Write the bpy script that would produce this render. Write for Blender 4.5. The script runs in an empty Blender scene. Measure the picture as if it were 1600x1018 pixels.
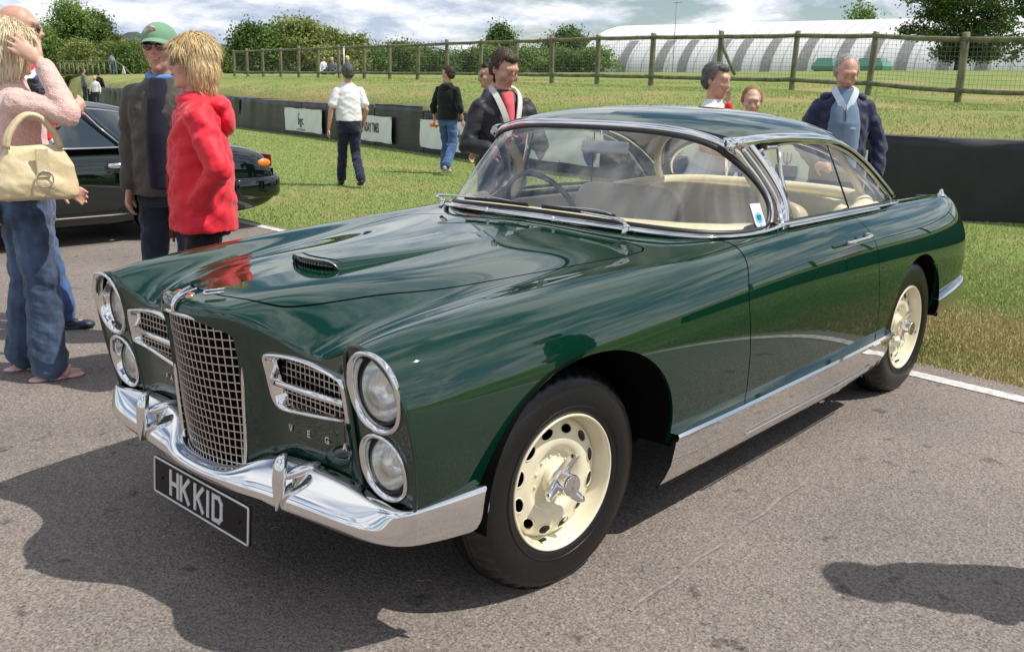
import bpy, bmesh, math, random
import numpy as np
from mathutils import Vector, Matrix, Euler
R = math.radians
random.seed(3)
C = bpy.context.scene.collection
sc = bpy.context.scene

# ------------------------------------------------------------------ camera
cam_d = bpy.data.cameras.new('camera'); cam = bpy.data.objects.new('camera', cam_d); C.objects.link(cam)
sc.camera = cam
CX, CY, CZ = 2.041, 2.360, 1.441
AZ, PI_, RO, FP = R(221.38), R(-14.177), R(1.182), 1481.18
def cam_axes():
    f = np.array([math.cos(PI_)*math.cos(AZ), math.cos(PI_)*math.sin(AZ), math.sin(PI_)])
    r = np.cross(f, [0, 0, 1]); r /= np.linalg.norm(r); u = np.cross(r, f)
    return math.cos(RO)*r+math.sin(RO)*u, -math.sin(RO)*r+math.cos(RO)*u, f
_r, _u, _f = cam_axes()
cam.matrix_world = Matrix(((_r[0], _u[0], -_f[0], CX), (_r[1], _u[1], -_f[1], CY), (_r[2], _u[2], -_f[2], CZ), (0, 0, 0, 1)))
cam_d.sensor_width = 36.0; cam_d.lens = 36.0*FP/1600.0
cam_d.clip_end = 4000; cam_d.clip_start = 0.05

# ------------------------------------------------------------------ light
SUNK = Vector((0.35, -0.52, -1.0))          # direction the light travels
s_dir = -SUNK.normalized()
sun_el = math.asin(s_dir.z); sun_az = math.atan2(s_dir.x, s_dir.y)
w = bpy.data.worlds.new('World'); sc.world = w; w.use_nodes = True
nt = w.node_tree; nt.nodes.clear()
def wn(t, **k):
    n = nt.nodes.new(t)
    for a, b in k.items(): setattr(n, a, b)
    return n
out = wn('ShaderNodeOutputWorld'); bg = wn('ShaderNodeBackground'); bg.inputs[1].default_value = 0.10
sky = wn('ShaderNodeTexSky', sky_type='NISHITA', sun_disc=False, sun_elevation=sun_el, sun_rotation=sun_az)
sky.air_density = 1.0; sky.dust_density = 0.6; sky.ozone_density = 2.0
tc = wn('ShaderNodeTexCoord'); sep = wn('ShaderNodeSeparateXYZ'); nt.links.new(tc.outputs['Generated'], sep.inputs[0])
def wmath(op, a, b=None, c=None):
    n = wn('ShaderNodeMath', operation=op)
    for i, v in enumerate((a, b, c)):
        if v is None: continue
        if isinstance(v, (int, float)): n.inputs[i].default_value = v
        else: nt.links.new(v, n.inputs[i])
    return n.outputs[0]
zz = wmath('ADD', wmath('MAXIMUM', sep.outputs[2], 0.0), 0.30)
cb = wn('ShaderNodeCombineXYZ')
nt.links.new(wmath('DIVIDE', sep.outputs[0], zz), cb.inputs[0]); nt.links.new(wmath('DIVIDE', sep.outputs[1], zz), cb.inputs[1])
nt.links.new(wmath('DIVIDE', wmath('MULTIPLY', sep.outputs[2], 1.5), zz), cb.inputs[2])
n1 = wn('ShaderNodeTexNoise'); n1.inputs['Scale'].default_value = 2.3; n1.inputs['Detail'].default_value = 9; n1.inputs['Roughness'].default_value = 0.56
n1.inputs['Distortion'].default_value = 0.25
nt.links.new(cb.outputs[0], n1.inputs['Vector'])
n2 = wn('ShaderNodeTexNoise'); n2.inputs['Scale'].default_value = 4.2; n2.inputs['Detail'].default_value = 10; n2.inputs['Roughness'].default_value = 0.6
nt.links.new(cb.outputs[0], n2.inputs['Vector'])
mk = wn('ShaderNodeValToRGB'); mk.color_ramp.elements[0].position = 0.40; mk.color_ramp.elements[1].position = 0.50
nt.links.new(n1.outputs[0], mk.inputs[0])
cc = wn('ShaderNodeValToRGB')                # cloud shade: grey bases to white tops
cc.color_ramp.elements[0].position = 0.40; cc.color_ramp.elements[0].color = (5.4, 6.3, 7.9, 1)
cc.color_ramp.elements[1].position = 0.58; cc.color_ramp.elements[1].color = (11.0, 11.2, 11.4, 1)
nt.links.new(n2.outputs[0], cc.inputs[0])
mx = wn('ShaderNodeMix', data_type='RGBA')
nt.links.new(mk.outputs[0], mx.inputs[0]); nt.links.new(sky.outputs[0], mx.inputs[6]); nt.links.new(cc.outputs[0], mx.inputs[7])
nt.links.new(mx.outputs[2], bg.inputs[0]); nt.links.new(bg.outputs[0], out.inputs[0])
sun_d = bpy.data.lights.new('sun', 'SUN'); sun = bpy.data.objects.new('sun', sun_d); C.objects.link(sun)
sun_d.energy = 4.8; sun_d.angle = R(0.5); sun_d.color = (1.0, 0.95, 0.87)
sun.rotation_euler = (-s_dir).to_track_quat('-Z', 'Y').to_euler(); sun.location = (0, 0, 30)
sc.view_settings.view_transform = 'Standard'; sc.view_settings.look = 'None'
sc.view_settings.exposure = 0.0; sc.view_settings.gamma = 1.0; sc.view_settings.use_curve_mapping = False
sc.cycles.max_bounces = 10; sc.cycles.transparent_max_bounces = 16; sc.cycles.glossy_bounces = 5

# ------------------------------------------------------------------ materials
MATS = {}
def P(name, col, rough=0.5, metal=0.0, coat=0.0, coatr=0.03, spec=0.5, var=0.0, vscale=8.0, bump=0.0, bscale=40.0, col2=None, sheen=0.0, stretch=None, emit=None):
    if name in MATS: return MATS[name]
    m = bpy.data.materials.new(name); m.use_nodes = True; t = m.node_tree; b = t.nodes['Principled BSDF']
    b.inputs['Base Color'].default_value = (*col, 1); b.inputs['Roughness'].default_value = rough; b.inputs['Metallic'].default_value = metal
    b.inputs['Coat Weight'].default_value = coat; b.inputs['Coat Roughness'].default_value = coatr; b.inputs['Specular IOR Level'].default_value = spec
    if coat >= 1.0: b.inputs['Coat IOR'].default_value = 1.75
    if sheen: b.inputs['Sheen Weight'].default_value = sheen
    if var or bump:
        g = t.nodes.new('ShaderNodeTexCoord'); mp = t.nodes.new('ShaderNodeMapping'); t.links.new(g.outputs['Object'], mp.inputs[0])
        if stretch: mp.inputs['Scale'].default_value = stretch
    if var:
        n = t.nodes.new('ShaderNodeTexNoise'); n.inputs['Scale'].default_value = vscale; n.inputs['Detail'].default_value = 6; n.inputs['Roughness'].default_value = 0.6
        t.links.new(mp.outputs[0], n.inputs['Vector'])
        r = t.nodes.new('ShaderNodeValToRGB'); c2 = col2 or tuple(c*(1-var) for c in col); c1 = col if col2 else tuple(min(1, c*(1+var*0.6)) for c in col)
        r.color_ramp.elements[0].position = 0.35; r.color_ramp.elements[1].position = 0.65
        r.color_ramp.elements[0].color = (*c2, 1); r.color_ramp.elements[1].color = (*c1, 1)
        t.links.new(n.outputs[0], r.inputs[0]); t.links.new(r.outputs[0], b.inputs['Base Color'])
    if bump:
        n = t.nodes.new('ShaderNodeTexNoise'); n.inputs['Scale'].default_value = bscale; n.inputs['Detail'].default_value = 5
        t.links.new(mp.outputs[0], n.inputs['Vector'])
        q = t.nodes.new('ShaderNodeBump'); q.inputs['Strength'].default_value = bump; q.inputs['Distance'].default_value = 0.01
        t.links.new(n.outputs[0], q.inputs['Height']); t.links.new(q.outputs[0], b.inputs['Normal'])
    MATS[name] = m
    return m
def glass_mat(name, tint=(0.97, 0.985, 0.975), refl=1.0, dirt=0.0):
    if name in MATS: return MATS[name]
    m = bpy.data.materials.new(name); m.use_nodes = True; t = m.node_tree; t.nodes.clear()
    o = t.nodes.new('ShaderNodeOutputMaterial'); mix = t.nodes.new('ShaderNodeMixShader'); tr = t.nodes.new('ShaderNodeBsdfTransparent'); gl = t.nodes.new('ShaderNodeBsdfGlossy')
    fr = t.nodes.new('ShaderNodeLayerWeight'); fr.inputs[0].default_value = .5
    pw = t.nodes.new('ShaderNodeMath'); pw.operation = 'POWER'; pw.inputs[1].default_value = 4.2; t.links.new(fr.outputs['Facing'], pw.inputs[0])
    mu = t.nodes.new('ShaderNodeMath'); mu.operation = 'MULTIPLY_ADD'; mu.inputs[1].default_value = .85; mu.inputs[2].default_value = 0.07*refl; mu.use_clamp = True
    t.links.new(pw.outputs[0], mu.inputs[0]); t.links.new(mu.outputs[0], mix.inputs[0])
    tr.inputs[0].default_value = (*tint, 1); gl.inputs['Roughness'].default_value = 0.01
    src = tr.outputs[0]
    if dirt:
        df = t.nodes.new('ShaderNodeBsdfDiffuse'); df.inputs[0].default_value = (.8, .8, .8, 1); m2 = t.nodes.new('ShaderNodeMixShader')
        g = t.nodes.new('ShaderNodeTexCoord'); mp = t.nodes.new('ShaderNodeMapping'); mp.inputs['Scale'].default_value = (1.2, 9, 1.2); mp.inputs['Rotation'].default_value = (0.5, 0, 0.3)
        n = t.nodes.new('ShaderNodeTexNoise'); n.inputs['Scale'].default_value = 1.5; n.inputs['Detail'].default_value = 4
        t.links.new(g.outputs['Object'], mp.inputs[0]); t.links.new(mp.outputs[0], n.inputs['Vector'])
        r = t.nodes.new('ShaderNodeMapRange'); r.inputs[1].default_value = .45; r.inputs[2].default_value = .75; r.inputs[3].default_value = dirt*.35; r.inputs[4].default_value = dirt*1.6
        t.links.new(n.outputs[0], r.inputs[0]); t.links.new(r.outputs[0], m2.inputs[0])
        t.links.new(tr.outputs[0], m2.inputs[1]); t.links.new(df.outputs[0], m2.inputs[2]); src = m2.outputs[0]
    t.links.new(src, mix.inputs[1]); t.links.new(gl.outputs[0], mix.inputs[2]); t.links.new(mix.outputs[0], o.inputs[0])
    MATS[name] = m
    return m
GREEN = P('racing_green_paint', (0.0012, 0.0255, 0.0132), 0.45, coat=1.0, coatr=0.012, spec=0.0)
CHROME = P('chrome', (0.80, 0.79, 0.78), 0.045, 1.0)
CHROMED = P('worn_chrome', (0.66, 0.64, 0.61), 0.11, 1.0)
STEEL = P('grille_metal', (0.62, 0.58, 0.55), 0.28, 1.0)
BLACK = P('black_void', (0.004, 0.004, 0.004), 0.9, spec=0.1)
RUBBER = P('black_rubber', (0.012, 0.012, 0.012), 0.45)
TYREM = P('tyre_rubber', (0.0065, 0.0064, 0.0062), 0.36, var=0.25, vscale=14, bump=0.12, bscale=90)
CREAMW = P('cream_wheel_paint', (0.80, 0.73, 0.53), 0.22, coat=0.6, coatr=0.05, var=0.06, vscale=6)
CREAML = P('cream_leather', (0.86, 0.76, 0.50), 0.42, bump=0.15, bscale=60, var=0.08, vscale=5)
GREYL = P('grey_leather', (0.60, 0.55, 0.46), 0.38, bump=0.2, bscale=50, var=0.15, vscale=4)
GLASS = glass_mat('window_glass', dirt=0.02)
WSGLASS = glass_mat('windscreen_glass', refl=1.9, dirt=0.05)

# ------------------------------------------------------------------ mesh helpers
def tag(o, label=None, cat=None, group=None, kind=None):
    if label: o['label'] = label
    if cat: o['category'] = cat
    if group: o['group'] = group
    if kind: o['kind'] = kind
    return o
def empty(name, loc=(0, 0, 0), rz=0.0, **k):
    o = bpy.data.objects.new(name, None); o.empty_display_size = 0.2; o.location = loc; o.rotation_euler = (0, 0, rz); C.objects.link(o)
    return tag(o, **k)
def link_mesh(name, me, mat, parent=None, **k):
    o = bpy.data.objects.new(name, me); C.objects.link(o)
    if mat is not None:
        for m in (mat if isinstance(mat, (list, tuple)) else [mat]): me.materials.append(m)
    if parent is not None: o.parent = parent
    return tag(o, **k)
class MB:
    def __init__(s): s.v = []; s.f = []; s.sm = []; s.mi = []; s.n = []; s.hasn = False
    def add(s, V, F, smooth=True, mi=0, N=None, M=None):
        b = len(s.v)
        V = [tuple(p) for p in V]
        if M is not None: V = [tuple(M @ Vector(p)) for p in V]
        s.v += V; s.f += [tuple(i+b for i in f) for f in F]; s.sm += [smooth]*len(F); s.mi += [mi]*len(F)
        if N is not None: s.hasn = True; s.n += [tuple(n) for n in N]
        else: s.n += [(0, 0, 0)]*len(V)
        return s
    def box(s, c, d, M=None, mi=0, bev=0.0):
        x, y, z = d[0]/2, d[1]/2, d[2]/2
        if bev > 0:
            bm = bmesh.new(); bmesh.ops.create_cube(bm, size=1.0); bmesh.ops.scale(bm, vec=d, verts=bm.verts)
            bmesh.ops.bevel(bm, geom=list(bm.edges), offset=bev, segments=2, affect='EDGES', profile=0.5)
            bmesh.ops.translate(bm, vec=c, verts=bm.verts)
            bm.verts.index_update(); s.add([v.co[:] for v in bm.verts], [[v.index for v in f.verts] for f in bm.faces], False, mi, M=M); bm.free(); return s
        V = [(c[0]+i*x, c[1]+j*y, c[2]+k*z) for i in (-1, 1) for j in (-1, 1) for k in (-1, 1)]
        return s.add(V, [(0, 1, 3, 2), (4, 6, 7, 5), (0, 4, 5, 1), (2, 3, 7, 6), (0, 2, 6, 4), (1, 5, 7, 3)], False, mi, M=M)
    def grid(s, G, closed_u=False, closed_v=False, flip=False, mi=0, smooth=True, M=None):
        nu, nv = len(G), len(G[0]); V = [p for row in G for p in row]; F = []
        for i in range(nu if closed_u else nu-1):
            for j in range(nv if closed_v else nv-1):
                a, b = i*nv+j, ((i+1) % nu)*nv+j; c, d = ((i+1) % nu)*nv+(j+1) % nv, i*nv+(j+1) % nv
                F.append((a, d, c, b) if flip else (a, b, c, d))
        return s.add(V, F, smooth, mi, M=M)
    def sweep(s, path, prof, out=(0, 0, 1), closed=False, caps=True, scale=None, mi=0, smooth=True, cprof=True):
        """profile (list of (a,b)): a along side vector, b along out vector; out may be a list per point"""
        pts = [Vector(p) for p in path]; n = len(pts); G = []
        for i, p in enumerate(pts):
            a = pts[(i-1) % n] if (closed or i > 0) else p; b = pts[(i+1) % n] if (closed or i < n-1) else p
            t = (b-a).normalized(); o = Vector(out[i] if isinstance(out, list) else out)
            sd = t.cross(o); sd.normalize(); o2 = sd.cross(t); k = scale[i] if scale else 1.0
            G.append([tuple(p+sd*x*k+o2*y*k) for x, y in prof])
        b0 = len(s.v)
        s.grid(G, closed_u=closed, closed_v=cprof, mi=mi, smooth=smooth)
        if caps and not closed and cprof:
            m = len(prof); s.f += [tuple(b0+i for i in range(m)), tuple(b0+(n-1)*m+i for i in range(m-1, -1, -1))]; s.sm += [False]*2; s.mi += [mi]*2
        return s
    def tube(s, path, r, seg=10, closed=False, mi=0, rb=None, out=None):
        pts = [Vector(p) for p in path]
        rr = r if isinstance(r, (list, tuple)) else None
        r0 = 1.0 if rr else r; kb = (rb/r0) if rb else 1.0
        prof = [(math.cos(2*math.pi*k/seg)*r0, math.sin(2*math.pi*k/seg)*r0*kb) for k in range(seg)]
        if out is None:
            d = (pts[-1]-pts[0]) if not closed else Vector((0, 0, 1)); o = Vector((0, 0, 1)) if abs(d.normalized().z) < 0.9 else Vector((1, 0, 0))
            if closed: o = Vector((0.01, 0.02, 1))
            out = o
        return s.sweep(pts, prof, out, closed, True, rr, mi)
    def lathe(s, prof, seg=48, M=None, mi=0, closed=False, flip=False):
        """profile (r, h) turned around local Y axis (h along +Y)"""
        G = [[(r*math.cos(2*math.pi*k/seg), h, r*math.sin(2*math.pi*k/seg)) for k in range(seg)] for r, h in prof]
        return s.grid(G, closed_u=closed, closed_v=True, mi=mi, M=M, flip=flip)
    def ell(s, c, r, seg=16, rings=10, M=None, mi=0, rot=None):
        G = []
        for i in range(rings+1):
            a = math.pi*i/rings-math.pi/2
            G.append([Vector((math.cos(a)*math.cos(2*math.pi*k/seg)*r[0], math.cos(a)*math.sin(2*math.pi*k/seg)*r[1], math.sin(a)*r[2])) for k in range(seg)])
        if rot is not None:
            q = Euler(rot).to_matrix(); G = [[q @ p for p in row] for row in G]
        G = [[tuple(p+Vector(c)) for p in row] for row in G]
        return s.grid(G, closed_v=True, mi=mi, M=M)
    def build(s, name, mat, parent=None, auto=None, **k):
        me = bpy.data.meshes.new(name); me.from_pydata(s.v, [], s.f)
        me.polygons.foreach_set('use_smooth', s.sm); me.polygons.foreach_set('material_index', s.mi)
        me.update()
        if s.hasn:
            me.normals_split_custom_set_from_vertices(s.n)
        elif auto:
            me.set_sharp_from_angle(angle=R(auto))
        return link_mesh(name, me, mat, parent, **k)

def cr(pts, n, closed=False):
    """Catmull-Rom resample to n points"""
    Pn = [Vector(p) for p in pts]; m = len(Pn); res = []
    segs = m if closed else m-1
    L = []
    for i in range(segs):
        p1, p2 = Pn[i], Pn[(i+1) % m]
        p0 = Pn[i-1] if (i > 0 or closed) else p1*2-p2; p3 = Pn[(i+2) % m] if (i+2 < m or closed) else p2*2-p1
        for k in range(16):
            t = k/16; L.append(0.5*((2*p1)+(p2-p0)*t+(2*p0-5*p1+4*p2-p3)*t*t+(3*p1-p0-3*p2+p3)*t*t*t))
    L.append(Pn[0].copy() if closed else Pn[-1].copy())
    D = [0]
    for a, b in zip(L, L[1:]): D.append(D[-1]+(b-a).length)
    T = D[-1]; j = 0
    for i in range(n):
        d = T*i/(n if closed else n-1)
        while j < len(D)-2 and D[j+1] < d: j += 1
        k = (d-D[j])/max(1e-9, D[j+1]-D[j]); res.append(L[j].lerp(L[j+1], min(1, k)))
    return res

# tensor product B-spline surface
class Net:
    def __init__(s, net):
        a = np.array(net, float)
        a = np.concatenate([2*a[:1]-a[1:2], a, 2*a[-1:]-a[-2:-1]], 0)
        s.a = np.concatenate([2*a[:, :1]-a[:, 1:2], a, 2*a[:, -1:]-a[:, -2:-1]], 1)
        s.nu, s.nv = len(net)-1, len(net[0])-1
    @staticmethod
    def w(t):
        return np.stack([(1-t)**3/6, (3*t**3-6*t*t+4)/6, (-3*t**3+3*t*t+3*t+1)/6, t**3/6], -1)
    def __call__(s, u, v):
        u = np.clip(np.asarray(u, float), 0, s.nu-1e-9); v = np.clip(np.asarray(v, float), 0, s.nv-1e-9)
        i = np.floor(u).astype(int); j = np.floor(v).astype(int); wu = s.w(u-i); wv = s.w(v-j); r = 0
        for a in range(4):
            for b in range(4):
                r = r+s.a[i+a, j+b]*(wu[..., a]*wv[..., b])[..., None]
        return r
def sdf_poly(pts, X, Y):
    """signed distance (negative inside) of closed polygon"""
    pts = np.asarray(pts, float); sh = X.shape; x = X.ravel(); y = Y.ravel(); d = np.full(x.shape, 1e9); ins = np.zeros(x.shape, bool)
    for k in range(len(pts)):
        ax, ay = pts[k]; bx, by = pts[(k+1) % len(pts)]
        ex, ey = bx-ax, by-ay; L = ex*ex+ey*ey+1e-12
        t = np.clip(((x-ax)*ex+(y-ay)*ey)/L, 0, 1); dd = (x-ax-t*ex)**2+(y-ay-t*ey)**2; d = np.minimum(d, dd)
        c = ((ay > y) != (by > y)) & (x < (bx-ax)*(y-ay)/((by-ay) if abs(by-ay) > 1e-12 else 1e-12)+ax); ins ^= c
    d = np.sqrt(d); d[ins] *= -1
    return d.reshape(sh)
def patch(mb, fn, us, vs, clips=(), flip=False, mirror=False, flange=0.0, mi=0, off=0.0):
    """mesh of fn(u,v) clipped to all g(P,u,v)>=0, with exact normals"""
    U, V = np.meshgrid(us, vs, indexing='ij'); nu, nv = U.shape
    Pm = fn(U, V)
    G = [g(Pm, U, V) for g in clips]
    gm = np.minimum.reduce(G) if G else np.ones(U.shape)
    idx = {}; uv = []; faces = []
    def vid(u, v):
        k = (round(u, 7), round(v, 7))
        if k not in idx: idx[k] = len(uv); uv.append((u, v))
        return idx[k]
    bnd = []
    def clip_poly(poly, gi):
        res = []
        n = len(poly)
        for a in range(n):
            p, q = poly[a], poly[(a+1) % n]
            gp, gq = p[2][gi], q[2][gi]
            if gp >= 0: res.append(p)
            if (gp >= 0) != (gq >= 0):
                t = gp/(gp-gq); res.append((p[0]+(q[0]-p[0])*t, p[1]+(q[1]-p[1])*t, tuple(x+(y-x)*t for x, y in zip(p[2], q[2]))))
        return res
    for i in range(nu-1):
        for j in range(nv-1):
            c4 = ((i, j), (i+1, j), (i+1, j+1), (i, j+1))
            m = [gm[c] for c in c4]
            if min(m) >= 0:
                faces.append([vid(U[c], V[c]) for c in c4]); continue
            if any(all(g[c] < 0 for c in c4) for g in G): continue
            poly = [(U[c], V[c], tuple(g[c] for g in G)) for c in c4]
            for gi in range(len(G)):
                if any(p[2][gi] < 0 for p in poly): poly = clip_poly(poly, gi)
                if len(poly) < 3: break
            if len(poly) >= 3:
                f = []
                for p in poly:
                    k = vid(p[0], p[1])
                    if not f or f[-1] != k: f.append(k)
                if len(f) > 1 and f[0] == f[-1]: f.pop()
                if len(f) >= 3: faces.append(f)
    if not uv: return mb
    uv = np.array(uv); e = 1e-3
    um, vm = us[0], vs[0]; uM, vM = us[-1], vs[-1]
    Pv = fn(uv[:, 0], uv[:, 1])
    du = fn(np.minimum(uv[:, 0]+e, uM), uv[:, 1])-fn(np.maximum(uv[:, 0]-e, um), uv[:, 1])
    dv = fn(uv[:, 0], np.minimum(uv[:, 1]+e, vM))-fn(uv[:, 0], np.maximum(uv[:, 1]-e, vm))
    N = np.cross(du, dv); N /= (np.linalg.norm(N, axis=1)[:, None]+1e-12)
    if flip: N = -N
    Pv = Pv+N*off
    if flange:
        cnt = {}
        for f in faces:
            for a, b in zip(f, f[1:]+f[:1]): cnt[(a, b)] = 1
        bnd = [(a, b) for (a, b) in cnt if (b, a) not in cnt]
    for s in ((1, -1) if mirror else (1,)):
        Q = Pv*[1, s, 1]; NN = N*[1, s, 1]; fl = flip ^ (s < 0)
        mb.add(Q, [f[::-1] if fl else f for f in faces], True, mi, N=NN)
        if flange:
            V2 = []; F2 = []; N2 = []
            for a, b in bnd:
                k = len(V2); pa, pb = Q[a], Q[b]; ia, ib = pa-NN[a]*flange, pb-NN[b]*flange
                t = pb-pa; nn = np.cross(t, NN[a]); nn /= np.linalg.norm(nn)+1e-12
                if fl: nn = -nn
                V2 += [pa, pb, ib, ia]; F2.append((k, k+3, k+2, k+1) if not fl else (k, k+1, k+2, k+3)); N2 += [nn]*4
            mb.add(V2, F2, True, mi, N=N2)
    return mb
_tx = {}
def text_mesh(txt, size=1.0, depth=0.0, bold=0.0):
    """verts, faces of a string, centred, in XY plane"""
    cu = bpy.data.curves.new('t', 'FONT'); cu.body = txt; cu.size = size; cu.extrude = depth; cu.offset = bold
    cu.align_x = 'CENTER'; cu.align_y = 'CENTER'; cu.resolution_u = 4
    o = bpy.data.objects.new('t', cu); C.objects.link(o); dg = bpy.context.evaluated_depsgraph_get()
    me = bpy.data.meshes.new_from_object(o.evaluated_get(dg)); V = [v.co[:] for v in me.vertices]; F = [tuple(p.vertices) for p in me.polygons]
    bpy.data.objects.remove(o); bpy.data.curves.remove(cu); bpy.data.meshes.remove(me)
    return V, F
def text_obj(name, txt, M, mat, parent, size, sx=1.0, depth=0.0, bold=0.0, **k):
    V, F = text_mesh(txt, size, depth, bold); b = MB(); b.add([(x*sx, y, z) for x, y, z in V], F, False, M=M)
    return b.build(name, mat, parent, **k)
def frame_M(o, x, y):
    """matrix with origin o, x axis, approximate y axis"""
    x = Vector(x).normalized(); z = x.cross(Vector(y)).normalized(); y = z.cross(x)
    return Matrix(((x[0], y[0], z[0], o[0]), (x[1], y[1], z[1], o[1]), (x[2], y[2], z[2], o[2]), (0, 0, 0, 1)))
# ------------------------------------------------------------------ the green coupe
car = empty('classic_car', (0, 0, 0), label='dark green two-door classic coupe with chrome grille and cream wheels, parked in the foreground', cat='car')
ST = [.66, .50, .25, 0, -.4, -.8, -1.2, -1.7, -2.2, -2.66, -3.1, -3.5, -3.62]
#       E     .50   .25   0     -.4   -.8   -1.2  -1.7  -2.2  -2.66 -3.1  -3.5  end
ZT = [[.862, .884, .896, .904, .925, .950, .955, .955, .950, .935, .90, .845, .80],   # c0
      [.857, .882, .895, .903, .924, .949, .955, .955, .950, .935, .90, .845, .80],   # c1
      [.854, .884, .896, .902, .921, .947, .953, .953, .948, .934, .90, .845, .80],   # c2
      [.822, .876, .894, .899, .918, .944, .950, .950, .945, .932, .90, .845, .80],   # c3
      [.780, .850, .880, .890, .912, .938, .945, .945, .940, .930, .90, .845, .80],   # c4
      [.752, .803, .848, .874, .903, .931, .940, .940, .935, .926, .90, .850, .80],   # c5
      [.786, .808, .842, .868, .896, .924, .938, .940, .935, .922, .90, .862, .81],   # c6
      [.818, .842, .860, .876, .897, .920, .938, .945, .940, .926, .916, .908, .885],   # c7
      [.830, .856, .873, .887, .902, .918, .936, .945, .938, .926, .918, .914, .892],   # c8
      [.802, .836, .856, .872, .887, .905, .922, .932, .922, .911, .904, .898, .874],   # c9
      [.745, .782, .808, .826, .842, .862, .878, .885, .875, .858, .838, .815, .765],   # c10
      [.665, .700, .722, .738, .755, .775, .785, .785, .778, .765, .745, .725, .68],   # c11
      [.580, .605, .625, .64, .65, .665, .67, .67, .67, .66, .65, .635, .60],   # c12
      [.500, .515, .525, .535, .54, .545, .55, .55, .55, .55, .55, .54, .52],   # c13
      [.430, .43, .435, .44, .44, .44, .44, .44, .44, .44, .45, .45, .45],   # c14
      [.370, .36, .355, .35, .345, .34, .34, .34, .34, .35, .37, .38, .38],   # c15
      [.300, .29, .28, .265, .255, .25, .25, .25, .25, .27, .30, .31, .32],   # c16
      [.25, .23, .21, .20, .195, .19, .19, .19, .19, .21, .25, .27, .28]]   # c17
YT = [[0]*13,
      [.09]*13, [.175, .178, .18, .18, .18, .18, .18, .18, .18, .18, .18, .18, .18],
      [.235, .25, .26, .26, .26, .26, .26, .26, .26, .26, .26, .26, .26],
      [.335, .35, .35, .35, .36, .37, .37, .37, .37, .37, .36, .35, .33],
      [.435, .44, .44, .45, .47, .48, .48, .48, .48, .46, .45, .43, .40],
      [.528, .522, .525, .53, .56, .57, .58, .58, .57, .55, .53, .50, .47],
      [.585, .582, .588, .60, .63, .65, .66, .66, .64, .62, .60, .57, .54],
      [.645, .648, .658, .67, .70, .72, .725, .725, .70, .68, .66, .635, .60],
      [.712, .722, .737, .75, .775, .79, .79, .785, .765, .745, .725, .695, .655],
      [.760, .780, .800, .818, .836, .843, .842, .838, .82, .80, .78, .745, .70],
      [.782, .808, .832, .850, .868, .874, .874, .872, .856, .84, .815, .775, .725],
      [.784, .812, .838, .858, .876, .884, .884, .882, .868, .85, .828, .786, .73],
      [.776, .806, .834, .856, .874, .881, .881, .879, .866, .848, .826, .782, .725],
      [.762, .792, .822, .846, .862, .868, .868, .866, .855, .838, .815, .772, .715],
      [.742, .775, .805, .832, .846, .85, .85, .848, .84, .822, .80, .755, .70],
      [.715, .75, .78, .81, .82, .825, .825, .822, .815, .80, .77, .725, .67],
      [.67, .70, .73, .75, .76, .765, .765, .762, .755, .74, .71, .67, .62]]
XE = [.712, .706, .680, .632, .600, .596, .614, .632, .640, .637, .628, .614, .600, .588, .576, .568, .560, .555]
XR = [-3.70, -3.70, -3.70, -3.70, -3.70, -3.70, -3.68, -3.62, -3.63, -3.65, -3.69, -3.73, -3.76, -3.79, -3.80, -3.80, -3.79, -3.78]
NA = []
for j, x in enumerate(ST):
    row = []
    for c in range(18):
        xx = XE[c] if j == 0 else (XR[c] if j == 12 else x)
        if j == 11: xx = -3.5+(XR[c]+3.62)*0.6
        row.append((xx, YT[c][j], ZT[c][j]))
    NA.append(row)
end = [(p[0]-.05, p[1]*.78, p[2]-.01 if p[2] > .5 else p[2]+.01) for p in NA[-1]]
NA.append(end)
NETA = Net(NA)
# front fascia: continues the bonnet over the nose and down to the bumper
E0 = NA[0][:9]
r1 = []
for c in range(9):
    k = [.20, .20, .20, .20, .18, .18, .14, .05, .03][c]
    a0, a1 = np.array(NA[0][c]), np.array(NA[1][c]); d = a0-a1
    r1.append(tuple(a0+d*k))
r1[7] = (.638, .580, .798); r1[8] = (.646, .62, .81)
def frow(xs, ys, zs): return [(x, y, z) for x, y, z in zip(xs, ys, zs)]
NB = [E0, r1,
      frow([.762, .754, .708, .646, .620, .612, .618, .636, .644], [0, .090, .176, .240, .333, .435, .520, .573, .61], [.816, .810, .785, .752, .726, .716, .736, .772, .77]),
      frow([.760, .751, .702, .626, .606, .598, .600, .628, .636], [0, .090, .180, .230, .330, .435, .520, .571, .61], [.76, .757, .75, .712, .690, .684, .69, .71, .71]),
      frow([.754, .745, .697, .612, .602, .594, .590, .616, .626], [0, .090, .181, .222, .325, .435, .520, .568, .61], [.66, .66, .66, .64, .63, .63, .63, .63, .63]),
      frow([.742, .734, .686, .604, .596, .586, .580, .601, .616], [0, .090, .179, .218, .32, .43, .520, .566, .61], [.55, .55, .55, .55, .545, .54, .54, .54, .54]),
      frow([.726, .716, .672, .595, .586, .576, .570, .586, .596], [0, .090, .174, .218, .32, .43, .520, .566, .61], [.44, .44, .44, .45, .45, .45, .45, .45, .45]),
      frow([.700, .690, .65, .585, .575, .566, .560, .571, .576], [0, .090, .168, .22, .32, .43, .520, .566, .61], [.33, .33, .34, .36, .36, .36, .36, .37, .37])]
NETB = Net(NB)
def ssq(x, z, cx, cz, a, b, n=2.0): return (np.abs((x-cx)/a)**n+np.abs((z-cz)/b)**n)**(1/n)-1
FA = dict(cx=-.030, cz=.33, a=.425, b=.392); RA = dict(cx=-2.665, cz=.33, a=.372, b=.362)
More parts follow.
